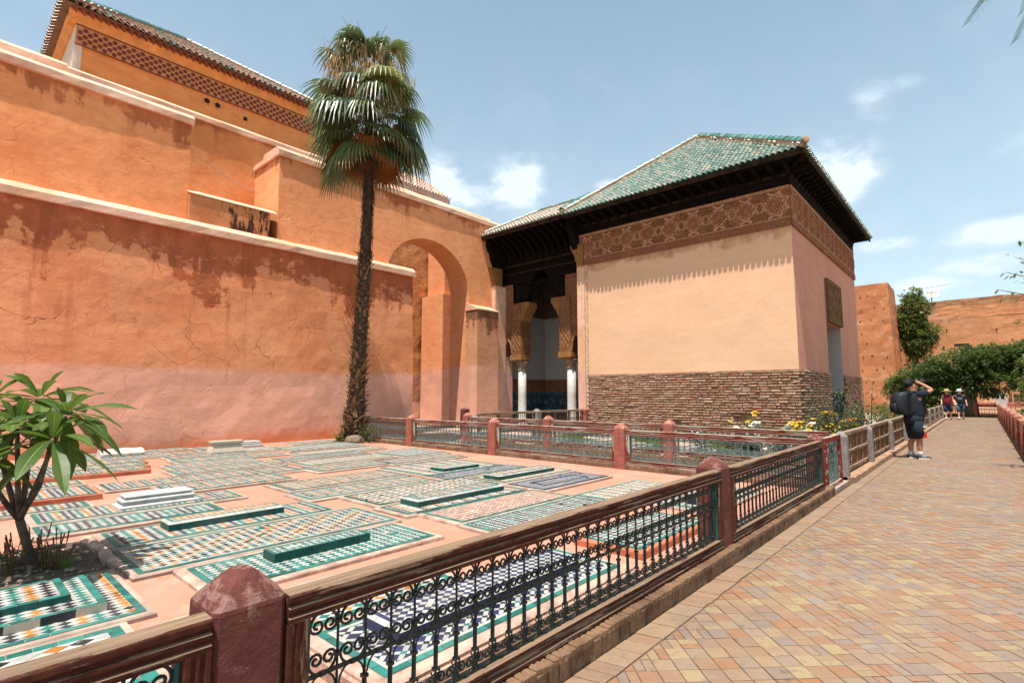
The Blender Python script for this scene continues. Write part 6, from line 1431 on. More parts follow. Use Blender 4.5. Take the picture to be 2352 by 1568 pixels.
    for k in range(3000):
        a = rg.uniform(0, 6.28); p = cr+Vector((math.cos(a)*rg.uniform(.3, 1.45), math.sin(a)*rg.uniform(.3, 1.45), rg.uniform(-.05, 1.3))); q = p+Vector((rg.uniform(-.1, .1), rg.uniform(-.1, .1), -rg.uniform(.12, .45))); leaf_blade(mb, p, q, Vector((rg.uniform(-1, 1), rg.uniform(-1, 1), 0)), rg.uniform(.012, .045), 0, 2)
    mb.build('dry_strands', M['palm_dry'], t, kind='stuff')
M['palm_brown'] = leafm('dead_palm_leaf', (.10, .055, .025), (.20, .125, .06), .2, .85, .15)
fan_palm()
def palm_foot():
    rg = random.Random(3)
    p = onz(790, 1008, ZF); t = T('spiky_plant', 'spiky green rosette plant at the left foot of the palm', 'plant', None, (-14.35, 8.25, ZF)); mb = MB()
    for k in range(26):
        a = k*2.4; el = rad(rg.uniform(20, 75)); dr = Vector((math.cos(a)*math.cos(el), math.sin(a)*math.cos(el), math.sin(el))); leaf_blade(mb, Vector((0, 0, -.01)), dr*rg.uniform(.3, .5), Vector((-math.sin(a), math.cos(a), 0)), .05, .15, 4)
    mb.build('blades', M['herb'], t)
    t = T('small_shrub', 'small round leafy shrub at the right foot of the palm', 'plant', None, (-13.5, 8.72, ZF)); mb = MB(); sb = MB()
    for k in range(420):
        a = rg.uniform(0, 6.28); r = rg.random()**.5*.32; z = rg.uniform(.02, .55)*(1-.5*r); p = Vector((math.cos(a)*r, math.sin(a)*r, z)); dr = Vector((rg.uniform(-1, 1), rg.uniform(-1, 1), rg.uniform(.1, 1))).normalized(); leaf_blade(mb, p, p+dr*.06, Vector((-dr.y, dr.x, 0)), .022, .1, 2)
    for k in range(9): a = k*.7; sb.tube([(0, 0, -.02), (math.cos(a)*.1, math.sin(a)*.1, .2), (math.cos(a)*.2, math.sin(a)*.2, .42)], [.01, .007, .003], 4)
    mb.build('foliage', M['rose_leaf'], t); sb.build('stem', M['bark'], t)
    mb = MB(); mb.ell((0, 0, .06), .3, .28, .17, 14, 8, 0, .08); tag(mb.build('boulder', M['stone'], loc=(-13.85, 8.45, ZF)), 'rough brown boulder at the foot of the palm', 'rock')
palm_foot()
# ---- broadleaf trees
def crown(lobes, n, size, rg, mats_hi=.25, asp=.55, clump=9):
    mb = MB(); tot = sum(l[3]*l[4]*l[5] for l in lobes)
    for (x, y, z, rx, ry, rz) in lobes:
        m = int(n*rx*ry*rz/tot/clump)+1
        for k in range(m):
            a = rg.uniform(0, 6.28); ct = rg.uniform(-1, 1); st = math.sqrt(1-ct*ct); rr = rg.random()**.33*rg.uniform(.82, 1.1)
            c = Vector((x+rx*st*math.cos(a)*rr, y+ry*st*math.sin(a)*rr, z+rz*ct*rr)); out = Vector((st*math.cos(a), st*math.sin(a), ct+.35)).normalized()
            for q in range(clump):
                d = (out+Vector((rg.uniform(-1, 1), rg.uniform(-1, 1), rg.uniform(-.9, .9)))*.9).normalized(); p = c+d*rg.uniform(0, size*1.0); L = size*rg.uniform(.7, 1.25); sd = d.cross(Vector((rg.uniform(-.5, .5), rg.uniform(-.5, .5), 1))).normalized()
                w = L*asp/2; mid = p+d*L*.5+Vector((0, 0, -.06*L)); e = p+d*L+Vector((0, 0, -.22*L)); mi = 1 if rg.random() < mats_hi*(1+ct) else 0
                mb.face([p, mid-sd*w, e, mid+sd*w], mi)
    return mb
def tree(name, label, base, trunk, lobes, n, size, cat='tree', group=None, mats=('tree_leaf', 'tree_leaf_lit'), bark='tree_bark', seed=1, hi=.25, limbs=True):
    rg = random.Random(seed); t = T(name, label, cat, group, base)
    mb = MB(); h, r0 = trunk; top = Vector((0, 0, h)); mb.tube([(0, 0, -.1), (rg.uniform(-.05, .05), .02, h*.5), top], [r0*1.25, r0, r0*.85], 10)
    for l in lobes:
        e = Vector((l[0], l[1], l[2])); m = top.lerp(e, .5)+Vector((0, 0, -.1)); mb.tube([top-Vector((0, 0, .1)), m, e], [r0*.55, r0*.35, r0*.15], 6)
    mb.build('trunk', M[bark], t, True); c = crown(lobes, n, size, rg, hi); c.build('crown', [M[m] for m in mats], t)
    return t
def rose_bloom(mat, rg):
    mb = MB()
    for ring, (r, h, n, tilt) in enumerate(((.012, .03, 4, 1.25), (.026, .028, 5, .95), (.042, .022, 6, .55))):
        for k in range(n):
            a = 2*math.pi*k/n+ring*.5; d = Vector((math.cos(a), math.sin(a), 0)); s = Vector((-math.sin(a), math.cos(a), 0)); b = d*r*.35; m = d*r+Vector((0, 0, h*math.sin(tilt))); e = d*r*1.25+Vector((0, 0, h*1.25*math.sin(tilt)))
            mb.face([b-s*r*.3, m-s*r*.75, e, m+s*r*.75, b+s*r*.3])
    return mb.mesh('bloom', M[mat])
M['garden_stone'] = simple('pale_garden_stone', (.60, .55, .48), .9, .2, 4, .4)
def roses():
    rg = random.Random(31); bl = {k: [rose_bloom('rose_'+k, rg)] for k in ('white', 'yellow', 'red', 'orange')}
    specs = []
    for k in range(15): specs.append((rg.uniform(-4.6, -2.2), 10.95+rg.uniform(0, 2.6), rg.uniform(.55, .85), 'white'))
    for k in range(6): specs.append((rg.uniform(-3.4, -2.3), 12.2+rg.uniform(0, 2.2), rg.uniform(.75, 1.05), 'yellow'))
    for k in range(7): specs.append((rg.uniform(-3.3, -2.4), 15+rg.uniform(0, 5), rg.uniform(1.1, 1.75), 'red'))
    for k in range(4): specs.append((rg.uniform(-3.6, -2.3), 14.5+rg.uniform(0, 6), rg.uniform(.6, .9), 'white'))
    specs.append((-2.5, 16.2, .9, 'orange')); specs.append((-4.3, 13.4, 1.05, 'yellow')); specs.append((-2.6, 22, 1.2, 'red')); specs.append((-2.8, 25, 1.0, 'orange'))
    lab = {'white': 'rose bush with white blooms in the bed beside the spindle fence', 'yellow': 'rose bush with yellow blooms in the bed beside the spindle fence', 'red': 'tall rose bush with dark red blooms before the doorway side', 'orange': 'rose bush with orange blooms behind the spindle fence'}
    for (x, y, h, c) in specs:
        t = T('rose_bush', lab[c], 'rose bush', c+' rose bushes', (x, y, .03)); mb = MB(); sb = MB(); nst = rg.randint(5, 8)
        for s in range(nst):
            a = rg.uniform(0, 6.28); sp = rg.uniform(.1, .4)*h; e = Vector((math.cos(a)*sp, math.sin(a)*sp, h*rg.uniform(.7, 1.0))); m = Vector((e.x*.45, e.y*.45, e.z*.55)); sb.tube([(0, 0, -.03), m, e], [.009, .007, .004], 4)
            for j in range(64):
                u = rg.uniform(.12, 1); q = (m*(u/.55) if u < .55 else m.lerp(e, (u-.55)/.45))+Vector((rg.uniform(-.14, .14), rg.uniform(-.14, .14), rg.uniform(-.1, .08))); d = Vector((rg.uniform(-1, 1), rg.uniform(-1, 1), rg.uniform(-.3, .6))).normalized(); leaf_blade(mb, q, q+d*.075, d.cross(Vector((0, 0, 1))), .045, .1, 2)
            if rg.random() < (.85 if c != 'red' else .5):
                s_ = rg.uniform(1.0, 1.6)*(.7 if c == 'red' else 1); ob('bloom', bl[c][0], t, e, (rg.uniform(-.5, .5), rg.uniform(-.5, .5), rg.uniform(0, 6)), (s_, s_, s_))
                if c == 'white' and rg.random() < .9:
                    for _ in range(2): ob('bloom', bl[c][0], t, e+Vector((rg.uniform(-.09, .09), rg.uniform(-.09, .09), rg.uniform(-.05, .04))), (rg.uniform(-.6, .6), rg.uniform(-.6, .6), rg.uniform(0, 6)), (s_, s_, s_))
        mb.build('foliage', M['rose_leaf'], t); sb.build('stem', M['bark'], t)
# garden beds and lawn
mb = MB(); mb.box(-11.0, -2.0, 10.68, 16.9, -.04, .085); b_ = mb.build('garden_bed', M['soil']); b_['kind'] = 'structure'
mb = MB(); mb.box(-3.9, -2.0, 16.95, 44, -.04, .06); b_ = mb.build('garden_bed', M['soil']); b_['kind'] = 'structure'
def grass(name, x0, x1, y0, y1, n, h, z, seed, mask=None):
    rg = random.Random(seed); mb = MB()
    for k in range(n):
        x, y = rg.uniform(x0, x1), rg.uniform(y0, y1)
        if mask and not mask(x, y): continue
        a = rg.uniform(0, 6.28); L = h*rg.uniform(.6, 1.2); b = Vector((x, y, z-.01)); tpt = b+Vector((math.cos(a)*L*.4, math.sin(a)*L*.4, L)); s = Vector((-math.sin(a), math.cos(a), 0))*.006; mb.face([b-s, b+s, tpt])
    o = mb.build('grass', M['grass']); o['kind'] = 'stuff'; o['label'] = name; o['category'] = 'grass'
grass('bright green grass growing round the pale slabs behind the rear iron fence', -10.8, -4.4, 10.8, 16.2, 16000, .13, .085, 4, lambda x, y: mn.noise(Vector((x*.6, y*.6, 0))) > -.25)
grass('lawn strip between the roses and the far end of the spindle fence', -3.8, -2.1, 24, 43, 9000, .25, .06, 6)
for k, (x, y) in enumerate(((-9.6, 12.0), (-8.2, 13.4), (-7.0, 12.2), (-5.9, 13.6), (-9.2, 14.8), (-6.6, 15.0), (-5.2, 12.0), (-4.4, 14.6))):
    t = T('garden_grave', 'pale stone-edged grave slab lying in the grass plot', 'grave', 'stone graves in the grass plot', (x, y, .085)); mb = MB(); bevbox(mb, -.3, .3, -.9, .9, -.03, .07, .012); mb.build('slab', M['garden_stone'], t); mb = MB(); bevbox(mb, -.2, .2, -.75, .75, .07, .12, .012); mb.build('raised_centre', M['mortar'], t)
roses()
# ---------------------------------------------------------------- background: ramparts, trees, far end of the path
def rampart():
    t = T('tower', 'red earthen tower with putlog holes beyond the pavilion', 'tower', None, (-7.2, 54, 0))
    x0, x1, y0, y1, zt = -2.6, 1.95, -2.0, 2.6, 10.65
    mb = MB(); n = 22; m = 16
    def ring(k):
        z = -.2+(zt+.2)*k/n; tp = .25*(1-k/n); r = []
        per = []
        for i in range(m): per.append((x0-tp+(x1-x0+2*tp)*i/m, y0-tp))
        for i in range(m): per.append((x1+tp, y0-tp+(y1-y0+2*tp)*i/m))
        per += [(x1+tp, y1+tp), (x0-tp, y1+tp)]
        for (x, y) in per: d = .05*mn.noise(Vector((x*1.2, y*1.2, z*1.5)))+.025*mn.noise(Vector((x*4, y*4, z*4))); r.append((x+d, y-d, z+(.12*mn.noise(Vector((x*1.5, y*1.5, 3))) if k == n else 0)))
        return r
    mb.rings([ring(k) for k in range(n+1)]); mb.build('tower_body', M['tower'], t)
    h = MB(); h.box(-.06, .06, -.06, .06, -.045, .045); hm = h.mesh('putlog_hole', M['hole']); rg = random.Random(8)
    for r in range(9):
        for c in range(rg.choice((1, 2, 2, 3))): ob('putlog_hole', hm, t, (.1+c*.75+rg.uniform(-.3, .3), y0-.2+.22*(r/9.), 1.6+r*1.0+rg.uniform(-.15, .15)), (0, rg.uniform(-.3, .3), 0), (rg.uniform(.5, 1), 1, rg.uniform(.5, 1)))
    t = T('rampart_wall', 'long orange earthen rampart with pale ledge closing the garden', 'wall', None, (0, 60, 0)); mb = MB()
    nx, nz = 90, 22
    def put(y0, za, zb, yo):
        n0 = len(mb.v)
        for i in range(nx+1):
            for k in range(nz+1):
                x = -14+50*i/nx; z = za+(zb-za)*k/nz+(.10*mn.noise(Vector((x*.9, 2, 0)))+.05*mn.noise(Vector((x*3, 2, 0))) if k == nz else 0); mb.v.append((x, yo+.05*mn.noise(Vector((x*.8, z*.9, 6)))+.03*mn.noise(Vector((x*3, z*4, 6))), z))
        for i in range(nx):
            for k in range(nz): a = n0+i*(nz+1)+k; mb.f.append((a, a+nz+1, a+nz+2, a+1)); mb.m.append(0)
    put(0, -.2, 8.2, 0); put(0, 8.1, 9.85, .22); mb.box(-14, 36, .3, 1.5, -.2, 9.7); mb.face([(-14, -.02, 8.19), (36, -.02, 8.19), (36, .3, 8.25), (-14, .3, 8.25)]); mb.build('wall_body', M['rampart'], t)
    for k in range(16): ob('putlog_hole', hm, t, (-2.2+k*1.15+rg.uniform(-.2, .2), -.03, (7.1, 5.2, 3.4)[k % 3]+rg.uniform(-.15, .15)), (0, 0, 0), (.9, 1, .9))
    mb = MB(); mb.box(-.5, .5, -.05, .1, 5.72, 5.9); mb.build('wall_slot', M['hole'], t, loc=(-1.1, 0, 0))
    d = T('satellite_dish', 'satellite dish with red base standing on the rampart', 'dish', None, (-2.9, 60.5, 9.7)); prof = []
    mb = MB(); mb.lathe([(.03, 0), (.25, .03), (.45, .11), (.58, .2), (.56, .205), (.43, .125), (.24, .045), (.03, .016)], 20); mb.build('reflector', M['dish'], d, True, loc=(0, 0, .75), rot=(rad(42), rad(15), 0))
    mb = MB(); mb.tube([(0, 0, -.1), (0, 0, .75)], .04, 8); mb.tube([(0, -.5, .6), (0, -.25, .95), (.1, -.1, 1.15)], .015, 5); mb.box(-.4, .4, -.15, .15, -.1, .12); mb.build('mast', M['post_light'], d)
    a = T('antenna', 'thin television antenna beside the satellite dish', 'antenna', None, (-3.6, 60.5, 9.6)); mb = MB(); mb.tube([(0, 0, -.05), (0, 0, 1.75)], .02, 5); mb.tube([(-.9, 0, 1.5), (2.1, 0, 1.75)], .014, 4)
    for k in range(7): mb.tube([(-.6+k*.35, -.25, 1.55+.02*k), (-.6+k*.35, .25, 1.55+.02*k)], .008, 4)
    mb.build('boom', M['iron'], a)
M['dish'] = simple('grey_dish_paint', (.42, .38, .34), .6, .15, 5, .1)
rampart()
tree('bushy_tree', 'bushy tree growing between the earthen tower and the rampart', (-4.1, 57.2, 0), (4.5, .2), [(.1, 0, 6.1, 1.25, 1.1, 1.3), (-.25, 0, 7.6, 1.2, 1.1, 1.4), (.15, 0, 8.9, 1.05, .9, 1.2), (.0, 0, 9.9, .75, .6, .8), (1.0, 0, 6.8, .8, .7, .8), (.1, -.2, 4.6, .9, .6, 1.2)], 14000, .23, seed=4, hi=.45)
OR = 'clipped trees across the end of the path'
for k, (x, y, lab, lob) in enumerate((
    (-.75, 46.4, 'broad clipped tree with thick twisted trunk at the end of the path', [(-.2, 0, 3.4, 2.0, 1.6, 1.2), (1.0, .2, 3.7, 1.6, 1.5, 1.1), (-1.7, 0, 2.7, 1.5, 1.4, 1.1), (.3, -.4, 2.35, 1.9, 1.2, .9), (-1.4, -.5, 1.75, 1.3, 1.0, .8), (1.4, -.3, 2.3, 1.3, 1.0, .9)]),
    (-3.4, 47.5, 'lower clipped tree behind the photographer, before the earthen tower', [(0, 0, 2.3, 1.6, 1.4, 1.0), (-1.0, 0, 1.8, 1.1, 1.1, 1.0), (.9, .2, 2.6, 1.3, 1.2, 1.0), (.2, -.5, 1.3, 1.5, .9, .8)]),
    (2.6, 47.2, 'clipped tree at the right of the broad tree, before the rampart', [(0, 0, 3.8, 1.9, 1.6, 1.2), (-1.4, 0, 3.5, 1.3, 1.3, 1.0), (1.5, 0, 3.3, 1.4, 1.4, 1.0), (0, -.4, 2.6, 1.9, 1.2, .9)]),
    (5.4, 46.0, 'dark clipped tree beyond the right-hand spindle fence', [(0, 0, 3.4, 2.0, 1.7, 1.4), (-1.2, -.5, 2.8, 1.3, 1.2, 1.0)]))):
    tree('clipped_tree', lab, (x, y, 0), (1.7 if k else 1.75, .13 if k else .42), lob, 15000, .21, group=None, seed=20+k, hi=.3)
tree('light_shrub', 'light green feathery shrub beside the right-hand fence', (2.1, 37, 0), (.7, .07), [(0, 0, 1.7, .9, .8, .9), (.5, .2, 2.5, .9, .8, .8), (-.3, 0, 1.2, .6, .6, .6)], 5200, .11, 'shrub', seed=41, hi=.8, mats=('herb', 'tree_leaf_lit'))
tree('dark_tree', 'dark tree standing right of the path behind the light shrub', (3.3, 40, 0), (1.4, .16), [(0, 0, 3.0, 1.7, 1.4, 1.4), (.6, 0, 4.2, 1.3, 1.2, 1.0)], 7000, .17, seed=43)
for k in range(10):
    x, y = 1.0+R.uniform(0, 2.2), 22+k*2.1; tree('hedge_bush', 'low green bush behind the right-hand spindle fence', (x, y, -.05), (.2, .03), [(0, 0, .45, .45, .45, .4)], 500, .09, 'bush', 'low bushes behind the right-hand fence', ('rose_leaf', 'tree_leaf_lit'), seed=50+k)
for k in range(14):
    y = 26+k*1.15; tree('clipped_hedge', 'clipped green hedge bush behind the garden-side spindle fence', (-2.9-R.uniform(0, .5), y, 0), (.3, .03), [(0, 0, .62, .55, .6, .45)], 620, .08, 'hedge', 'hedge bushes behind the garden-side fence', ('grass', 'tree_leaf_lit'), seed=70+k, hi=.5)
# side tree whose leafy twigs reach into the view from the right
def side_tree():
    rg = random.Random(77); b = Vector((2.5, 14.2, 0)); t = T('leafy_tree', 'broadleaf tree right of the path reaching over the fence with leafy twigs', 'tree', None, b)
    mb = MB(); mb.tube([(0, 0, -.05), (.05, 0, 1.6), (-.05, .05, 3.0)], [.14, .11, .09], 9); lf = MB()
    ends = [at(2290, 665, 10.6)-b, at(2310, 625, 10.4)-b, at(2330, 590, 10.4)-b, at(2346, 556, 10.2)-b, at(2318, 690, 10.3)-b, at(2335, 735, 10.4)-b, at(2350, 640, 10.0)-b]
    for k in range(26): a = rg.uniform(0, 6.28); ends.append(Vector((.9+math.cos(a)*rg.uniform(.3, 1.5), math.sin(a)*1.5, rg.uniform(3.2, 5.2))))
    for e in ends:
        p0 = Vector((-.05+rg.uniform(-.02, .02), .05, rg.uniform(2.4, 3.0))); m = p0.lerp(e, .55)+Vector((0, 0, .15)); mb.tube([p0, m, e], [.03, .018, .005], 5)
        for j in range(15):
            u = rg.uniform(.55, 1.02); c = m.lerp(e, (u-.5)/.5) if u > .5 else m; c += Vector((rg.uniform(-.1, .1), rg.uniform(-.1, .1), rg.uniform(-.1, .08))); d = Vector((rg.uniform(-1, 1), rg.uniform(-1, 1), rg.uniform(-.6, .3))).normalized(); leaf_blade(lf, c, c+d*.12, d.cross(Vector((0, 0, 1))), .055, .15, 3)
    mb.build('trunk', M['tree_bark'], t, True); lf.build('crown', M['tree_leaf'], t)
side_tree()
def date_palm():
    rg = random.Random(5); b = Vector((3.9, 20.6, 0)); t = T('date_palm', 'date palm whose feathery fronds hang into the top right of the sky', 'tree', None, b); H = 12.6
    mb = MB(); mb.tube([(0, 0, -.1), (.05, 0, H*.5), (0, 0, H)], [.3, .24, .22], 12); mb.build('trunk', M['palm_trunk'], t, True)
    c = Vector((0, 0, H)); targets = [at(2226, 52, 20.0)-b, at(2338, 92, 19.0)-b, at(2352, 30, 20.5)-b, at(2262, 6, 20.6)-b]
    fr = []
    for k in range(24): a = k*2.4; e = rad(rg.uniform(-15, 65)); L = rg.uniform(2.6, 3.4); fr.append(c+Vector((math.cos(a)*math.cos(e), math.sin(a)*math.cos(e), math.sin(e)-.25))*L)
    fr = [f for f in fr if (f+b).x > 1.9]+targets
    for f in fr:
        d = f-c; pts = []
        for i in range(13): u = i/12; pts.append(c+d*u+Vector((0, 0, 1))*(d.length*.26)*math.sin(math.pi*u)**1.0)
        mb = MB(); mb.tube(pts, [.03*(1-.85*i/12) for i in range(13)], 5)
        for i in range(1, 46):
            u = .18+.82*i/46; q = u*12; k = min(11, int(q)); p = pts[k].lerp(pts[k+1], q-k); tg = (pts[k+1]-pts[k]).normalized(); sd = tg.cross(Vector((0, 0, 1))).normalized()
            for s in (-1, 1):
                dr = (tg*.75+sd*s*.75+Vector((0, 0, -.18+rg.uniform(-.12, .12)))).normalized(); L = .5*(1-.3*u); leaf_blade(mb, p, p+dr*L, tg.cross(dr), .036, .12, 3)
        mb.build('frond', M['palm_leaf'], t)
date_palm()
# far end of the path
iron_panel('dark iron panel closing the end of the path beside the thick trunk', (-.35, 46.0, 0), rad(-6), 1.05, None, ('rail', 'stile'), 'iron'); fence_post('salmon post beside the thick trunk at the end of the path', -.45, 46.1, 0, .9, .22, 'post_light')
iron_panel('dark iron panel behind the two walking visitors', (-2.0, 45.6, 0), 0, 1.1, None, ('rail', 'stile'), 'iron')
mb = MB(); mb.box(-2.2, 1.2, 46.2, 46.4, -.1, .12); tag(mb.build('low_kerb', M['kerb_brick']), 'low kerb across the end of the path', 'kerb')
t = T('garden_terrace', 'stepped orange terrace with white block seen past the thick trunk', 'terrace', None, (1.6, 52, 0))
for k, (a, b_, z0, z1, y) in enumerate(((-2.2, 4.5, -.1, .55, 0), (-2.0, 4.5, .55, .9, .6), (-1.6, 4.5, .9, 1.35, 1.3))): mb = MB(); bevbox(mb, a, b_, y, y+.8, z0, z1, .03); mb.build('step', M['coping' if k != 1 else 'post_light'], t)
mb = MB(); bevbox(mb, -.95, -.35, .3, .8, .56, 1.6, .03); mb.build('white_block', M['white_plaster'], t)
for k in range(5): mb = MB(); bevbox(mb, -.2+k*.3, -.02+k*.3, 1.1, 1.2, .88, 1.55, .02); mb.build('paling', M['spindle'], t)
def bench():
    t = T('garden_bench', 'pale green slatted bench behind the right-hand fence', 'bench', None, (2.55, 33.5, 0), (0, 0, rad(-70)))
    for k in range(6): mb = MB(); mb.box(-.7, .7, -.22+k*.075, -.165+k*.075, .42, .45); mb.build('seat_slat', M['bench'], t)
    for k in range(12): mb = MB(); mb.box(-.68+k*.12, -.62+k*.12, .24, .27, .44, .92); mb.build('back_slat', M['bench'], t)
    for x in (-.66, .62):
        for y in (-.2, .2): mb = MB(); mb.box(x, x+.05, y, y+.05, -.02, .43); mb.build('leg', M['bench'], t)
M['bench'] = simple('pale_green_bench', (.42, .52, .46), .6, .12, 5, .1)
bench()
# ---------------------------------------------------------------- people
def skin_body(name, parent, chains, mat, root):
    """chains: list of lists of (key, pos, radius); shared keys join the chains"""
    idx = {}; vs = []; rs = []; es = []
    for ch in chains:
        prev = None
        for (k, p, r) in ch:
            if k not in idx: idx[k] = len(vs); vs.append(tuple(p)); rs.append(r)
            if prev is not None: es.append((idx[prev], idx[k]))
            prev = k
    me = bpy.data.meshes.new(name); me.from_pydata(vs, es, []); o = ob(name, me, parent); me.materials.append(mat)
    o.modifiers.new('skin', 'SKIN'); sv = me.skin_vertices[0].data
    for i, r in enumerate(rs): sv[i].radius = (r, r) if not isinstance(r, tuple) else r
    sv[idx[root]].use_root = True
    o.modifiers['skin'].use_smooth_shade = True; s = o.modifiers.new('sub', 'SUBSURF'); s.levels = 2; s.render_levels = 2
    return o
def oval(cx, cy, z, rx, ry, n=14): return [(cx+rx*math.cos(2*math.pi*k/n), cy+ry*math.sin(2*math.pi*k/n), z) for k in range(n)]
def hand(pre, w, d, side, up):                # palm and five fingers as chains from a wrist position
    d = Vector(d).normalized(); side = Vector(side).normalized(); up = Vector(up).normalized(); w = Vector(w); ch = []
    palm = w+d*.055
    ch.append([(pre+'w', w, .028), (pre+'p', palm, (.036, .022))])
    for i, (s, L) in enumerate(((-.03, .07), (-.01, .08), (.012, .076), (.032, .06))):
        b = palm+d*.03+side*s; ch.append([(pre+'p', palm, (.036, .022)), (pre+'f%d' % i, b, .010), (pre+'g%d' % i, b+d*L*.55-up*.012, .0088), (pre+'h%d' % i, b+d*L*.85-up*.035, .0078)])
    b = w+d*.025-side*.035; ch.append([(pre+'p', palm, (.036, .022)), (pre+'t', b, .011), (pre+'u', b+d*.035-side*.02-up*.01, .0095)])
    return ch
def shoe(mb, x, y, z, L, heading=0.0, sole=.018):
    rs = []
    for u, w, h in ((-.02, .03, .05), (.0, .038, .085), (.25, .04, .10), (.45, .042, .085), (.7, .047, .058), (.9, .042, .045), (1.0, .022, .03)):
        r = []
        for k in range(10):
            a = 2*math.pi*k/10; px, pz = w*math.cos(a), h/2+h/2*math.sin(a); lx = -.08+u*L; r.append((x+lx*math.cos(heading)-px*math.sin(heading), y+lx*math.sin(heading)+px*math.cos(heading), z+max(.004, pz)))
        rs.append(r)
    mb.rings(rs)
SK = simple('tanned_skin', (.40, .185, .105), .6, .12, 20, .1, 60, .35); SKP = simple('light_skin', (.55, .31, .21), .6, .1, 20, .1, 60, .35)
CL = {'navy': flat('dark_navy_cloth', (.012, .016, .024), .9), 'pack': flat('black_nylon', (.010, .012, .016), .6), 'red': flat('dark_red_cloth', (.16, .012, .018), .9), 'denim': flat('blue_denim', (.05, .10, .15), .9, .2, .35), 'dblue': flat('navy_shorts', (.02, .03, .06), .9),
      'straw': flat('straw_hat', (.55, .36, .16), .9), 'wh': flat('white_cloth', (.68, .68, .68), .9), 'blk': flat('black_rubber', (.012, .012, .014), .6), 'redp': flat('red_print', (.55, .02, .015), .8), 'sock': flat('grey_sock', (.38, .38, .40), .9), 'hair': flat('black_hair', (.012, .010, .009), .7), 'lens': flat('camera_black', (.015, .015, .016), .4, .5)}
def photographer():
    s = 1.0; t = T('person', 'person in dark shirt and shorts with black backpack raising a camera beside the fence', 'person', None, (-1.27, 15.55, .012), (0, 0, rad(40)))
    V = Vector
    pel, che, nek, hed = V((0, 0, .98)), V((.03, 0, 1.38)), V((.02, 0, 1.56)), V((-.02, 0, 1.68))
    ch = [[('pel', pel, (.15, .17)), ('sp', V((.05, 0, 1.16)), (.17, .18)), ('che', che, (.14, .19)), ('nek', nek, .062), ('jaw', V((.015, 0, 1.645)), (.075, .07)), ('hed', V((-.01, 0, 1.72)), (.098, .085)), ('crn', V((-.035, 0, 1.775)), (.07, .065))]]
    ch.append([('jaw', V((.015, 0, 1.645)), (.075, .07)), ('nose', V((.085, 0, 1.71)), .022)])
    for sy, (kx, fx) in ((-1, (.02, .03)), (1, (.05, -.02))):
        q = 'R' if sy < 0 else 'L'
        ch.append([('pel', pel, (.15, .17)), (q+'hip', V((.01, sy*.10, .90)), .10), (q+'kn', V((kx+.02, sy*.11, .50)), .062), (q+'ca', V((fx+.0, sy*.11, .34)), .066), (q+'an', V((fx, sy*.11, .10)), .042), (q+'ft', V((fx+.10, sy*.12, .045)), .04)])
    el, er = V((.30, .24, 1.60)), V((.30, -.27, 1.58)); wl, wr = V((.17, .10, 1.745)), V((.15, -.11, 1.745))
    for q, e, w, sy in (('L', el, wl, 1), ('R', er, wr, -1)):
        ch.append([('che', che, (.14, .19)), (q+'sh', V((.03, sy*.20, 1.47)), .07), (q+'up', V((.03, sy*.20, 1.47)).lerp(e, .55), .052), (q+'el', e, .045), (q+'fo', e.lerp(w, .4), .044), (q+'w', w, .028)])
        ch += hand(q, w, V((-.03, -sy*.09, .05)), V((.3, 0, 1)), V((-1, 0, 0)))
    skin_body('body', t, ch, SK, 'pel')
    mb = MB(); mb.rings([oval(.02, 0, .93, .19, .20), oval(.05, 0, 1.02, .22, .215), oval(.07, 0, 1.14, .235, .22), oval(.05, 0, 1.28, .20, .225), oval(.03, 0, 1.42, .165, .235), oval(.02, 0, 1.50, .13, .21), oval(.02, 0, 1.555, .085, .11), oval(.02, 0, 1.575, .075, .085)])
    for sy, e in ((-1, er), (1, el)): p0 = V((.03, sy*.16, 1.46)); mb.tube([p0, V((.03, sy*.20, 1.47)).lerp(e, .25), V((.03, sy*.20, 1.47)).lerp(e, .62)], [.095, .088, .078], 10)
    mb.build('shirt', CL['navy'], t, True)
    mb = MB(); mb.rings([oval(.03, 0, 1.0, .20, .205), oval(.02, 0, .9, .205, .21), oval(.01, 0, .8, .19, .20)])
    for sy, kx in ((-1, .02), (1, .05)): mb.tube([(.01, sy*.095, .86), (kx*.6, sy*.105, .66), (kx+.02, sy*.11, .47)], [.125, .118, .112], 12)
    sh = mb.build('shorts', CL['navy'], t, True)
    mb = MB(); mb.rings([[(.10, -.215, .60), (.135, -.205, .62), (.15, -.20, .50), (.02, -.226, .47)], [(.10, -.222, .60), (.135, -.212, .62), (.15, -.207, .50), (.02, -.233, .47)]]); mb.build('red_print', CL['redp'], sh)
    mb = MB(); mb.box(.06, .15, -.226, -.218, .73, .755); mb.build('white_logo', CL['wh'], sh)
    for sy, fx in ((-1, .03), (1, -.02)):
        mb = MB(); mb.tube([(fx, sy*.11, .17), (fx, sy*.11, .05)], [.052, .05], 10); mb.build('sock', CL['sock'], t, True)
        mb = MB(); shoe(mb, fx, sy*.115, 0, .30); sh_ = mb.build('shoe', CL['blk'], t, True); mb = MB(); mb.box(fx-.07, fx+.17, sy*.115-.045, sy*.115+.045, -.002, .022); mb.build('sole', CL['wh'], sh_); mb = MB(); mb.box(fx+.0, fx+.1, sy*.115-.049, sy*.115+.049, .05, .062); mb.build('shoe_stripe', CL['wh'], sh_)
    mb = MB(); mb.ell((-.04, 0, 1.745), .118, .10, .105, 14, 8); mb.build('hair', CL['hair'], t, True)
    mb = MB(); mb.rings([oval(.0, 0, 1.79, .10, .095), oval(-.03, 0, 1.83, .085, .08), oval(-.06, 0, 1.855, .04, .04)]); mb.build('cap', CL['navy'], t, True)
    c = T('camera_held', 'black camera held up to the eyes by the photographer', 'camera', None, (-1.27, 15.55, .012), (0, 0, rad(40)))
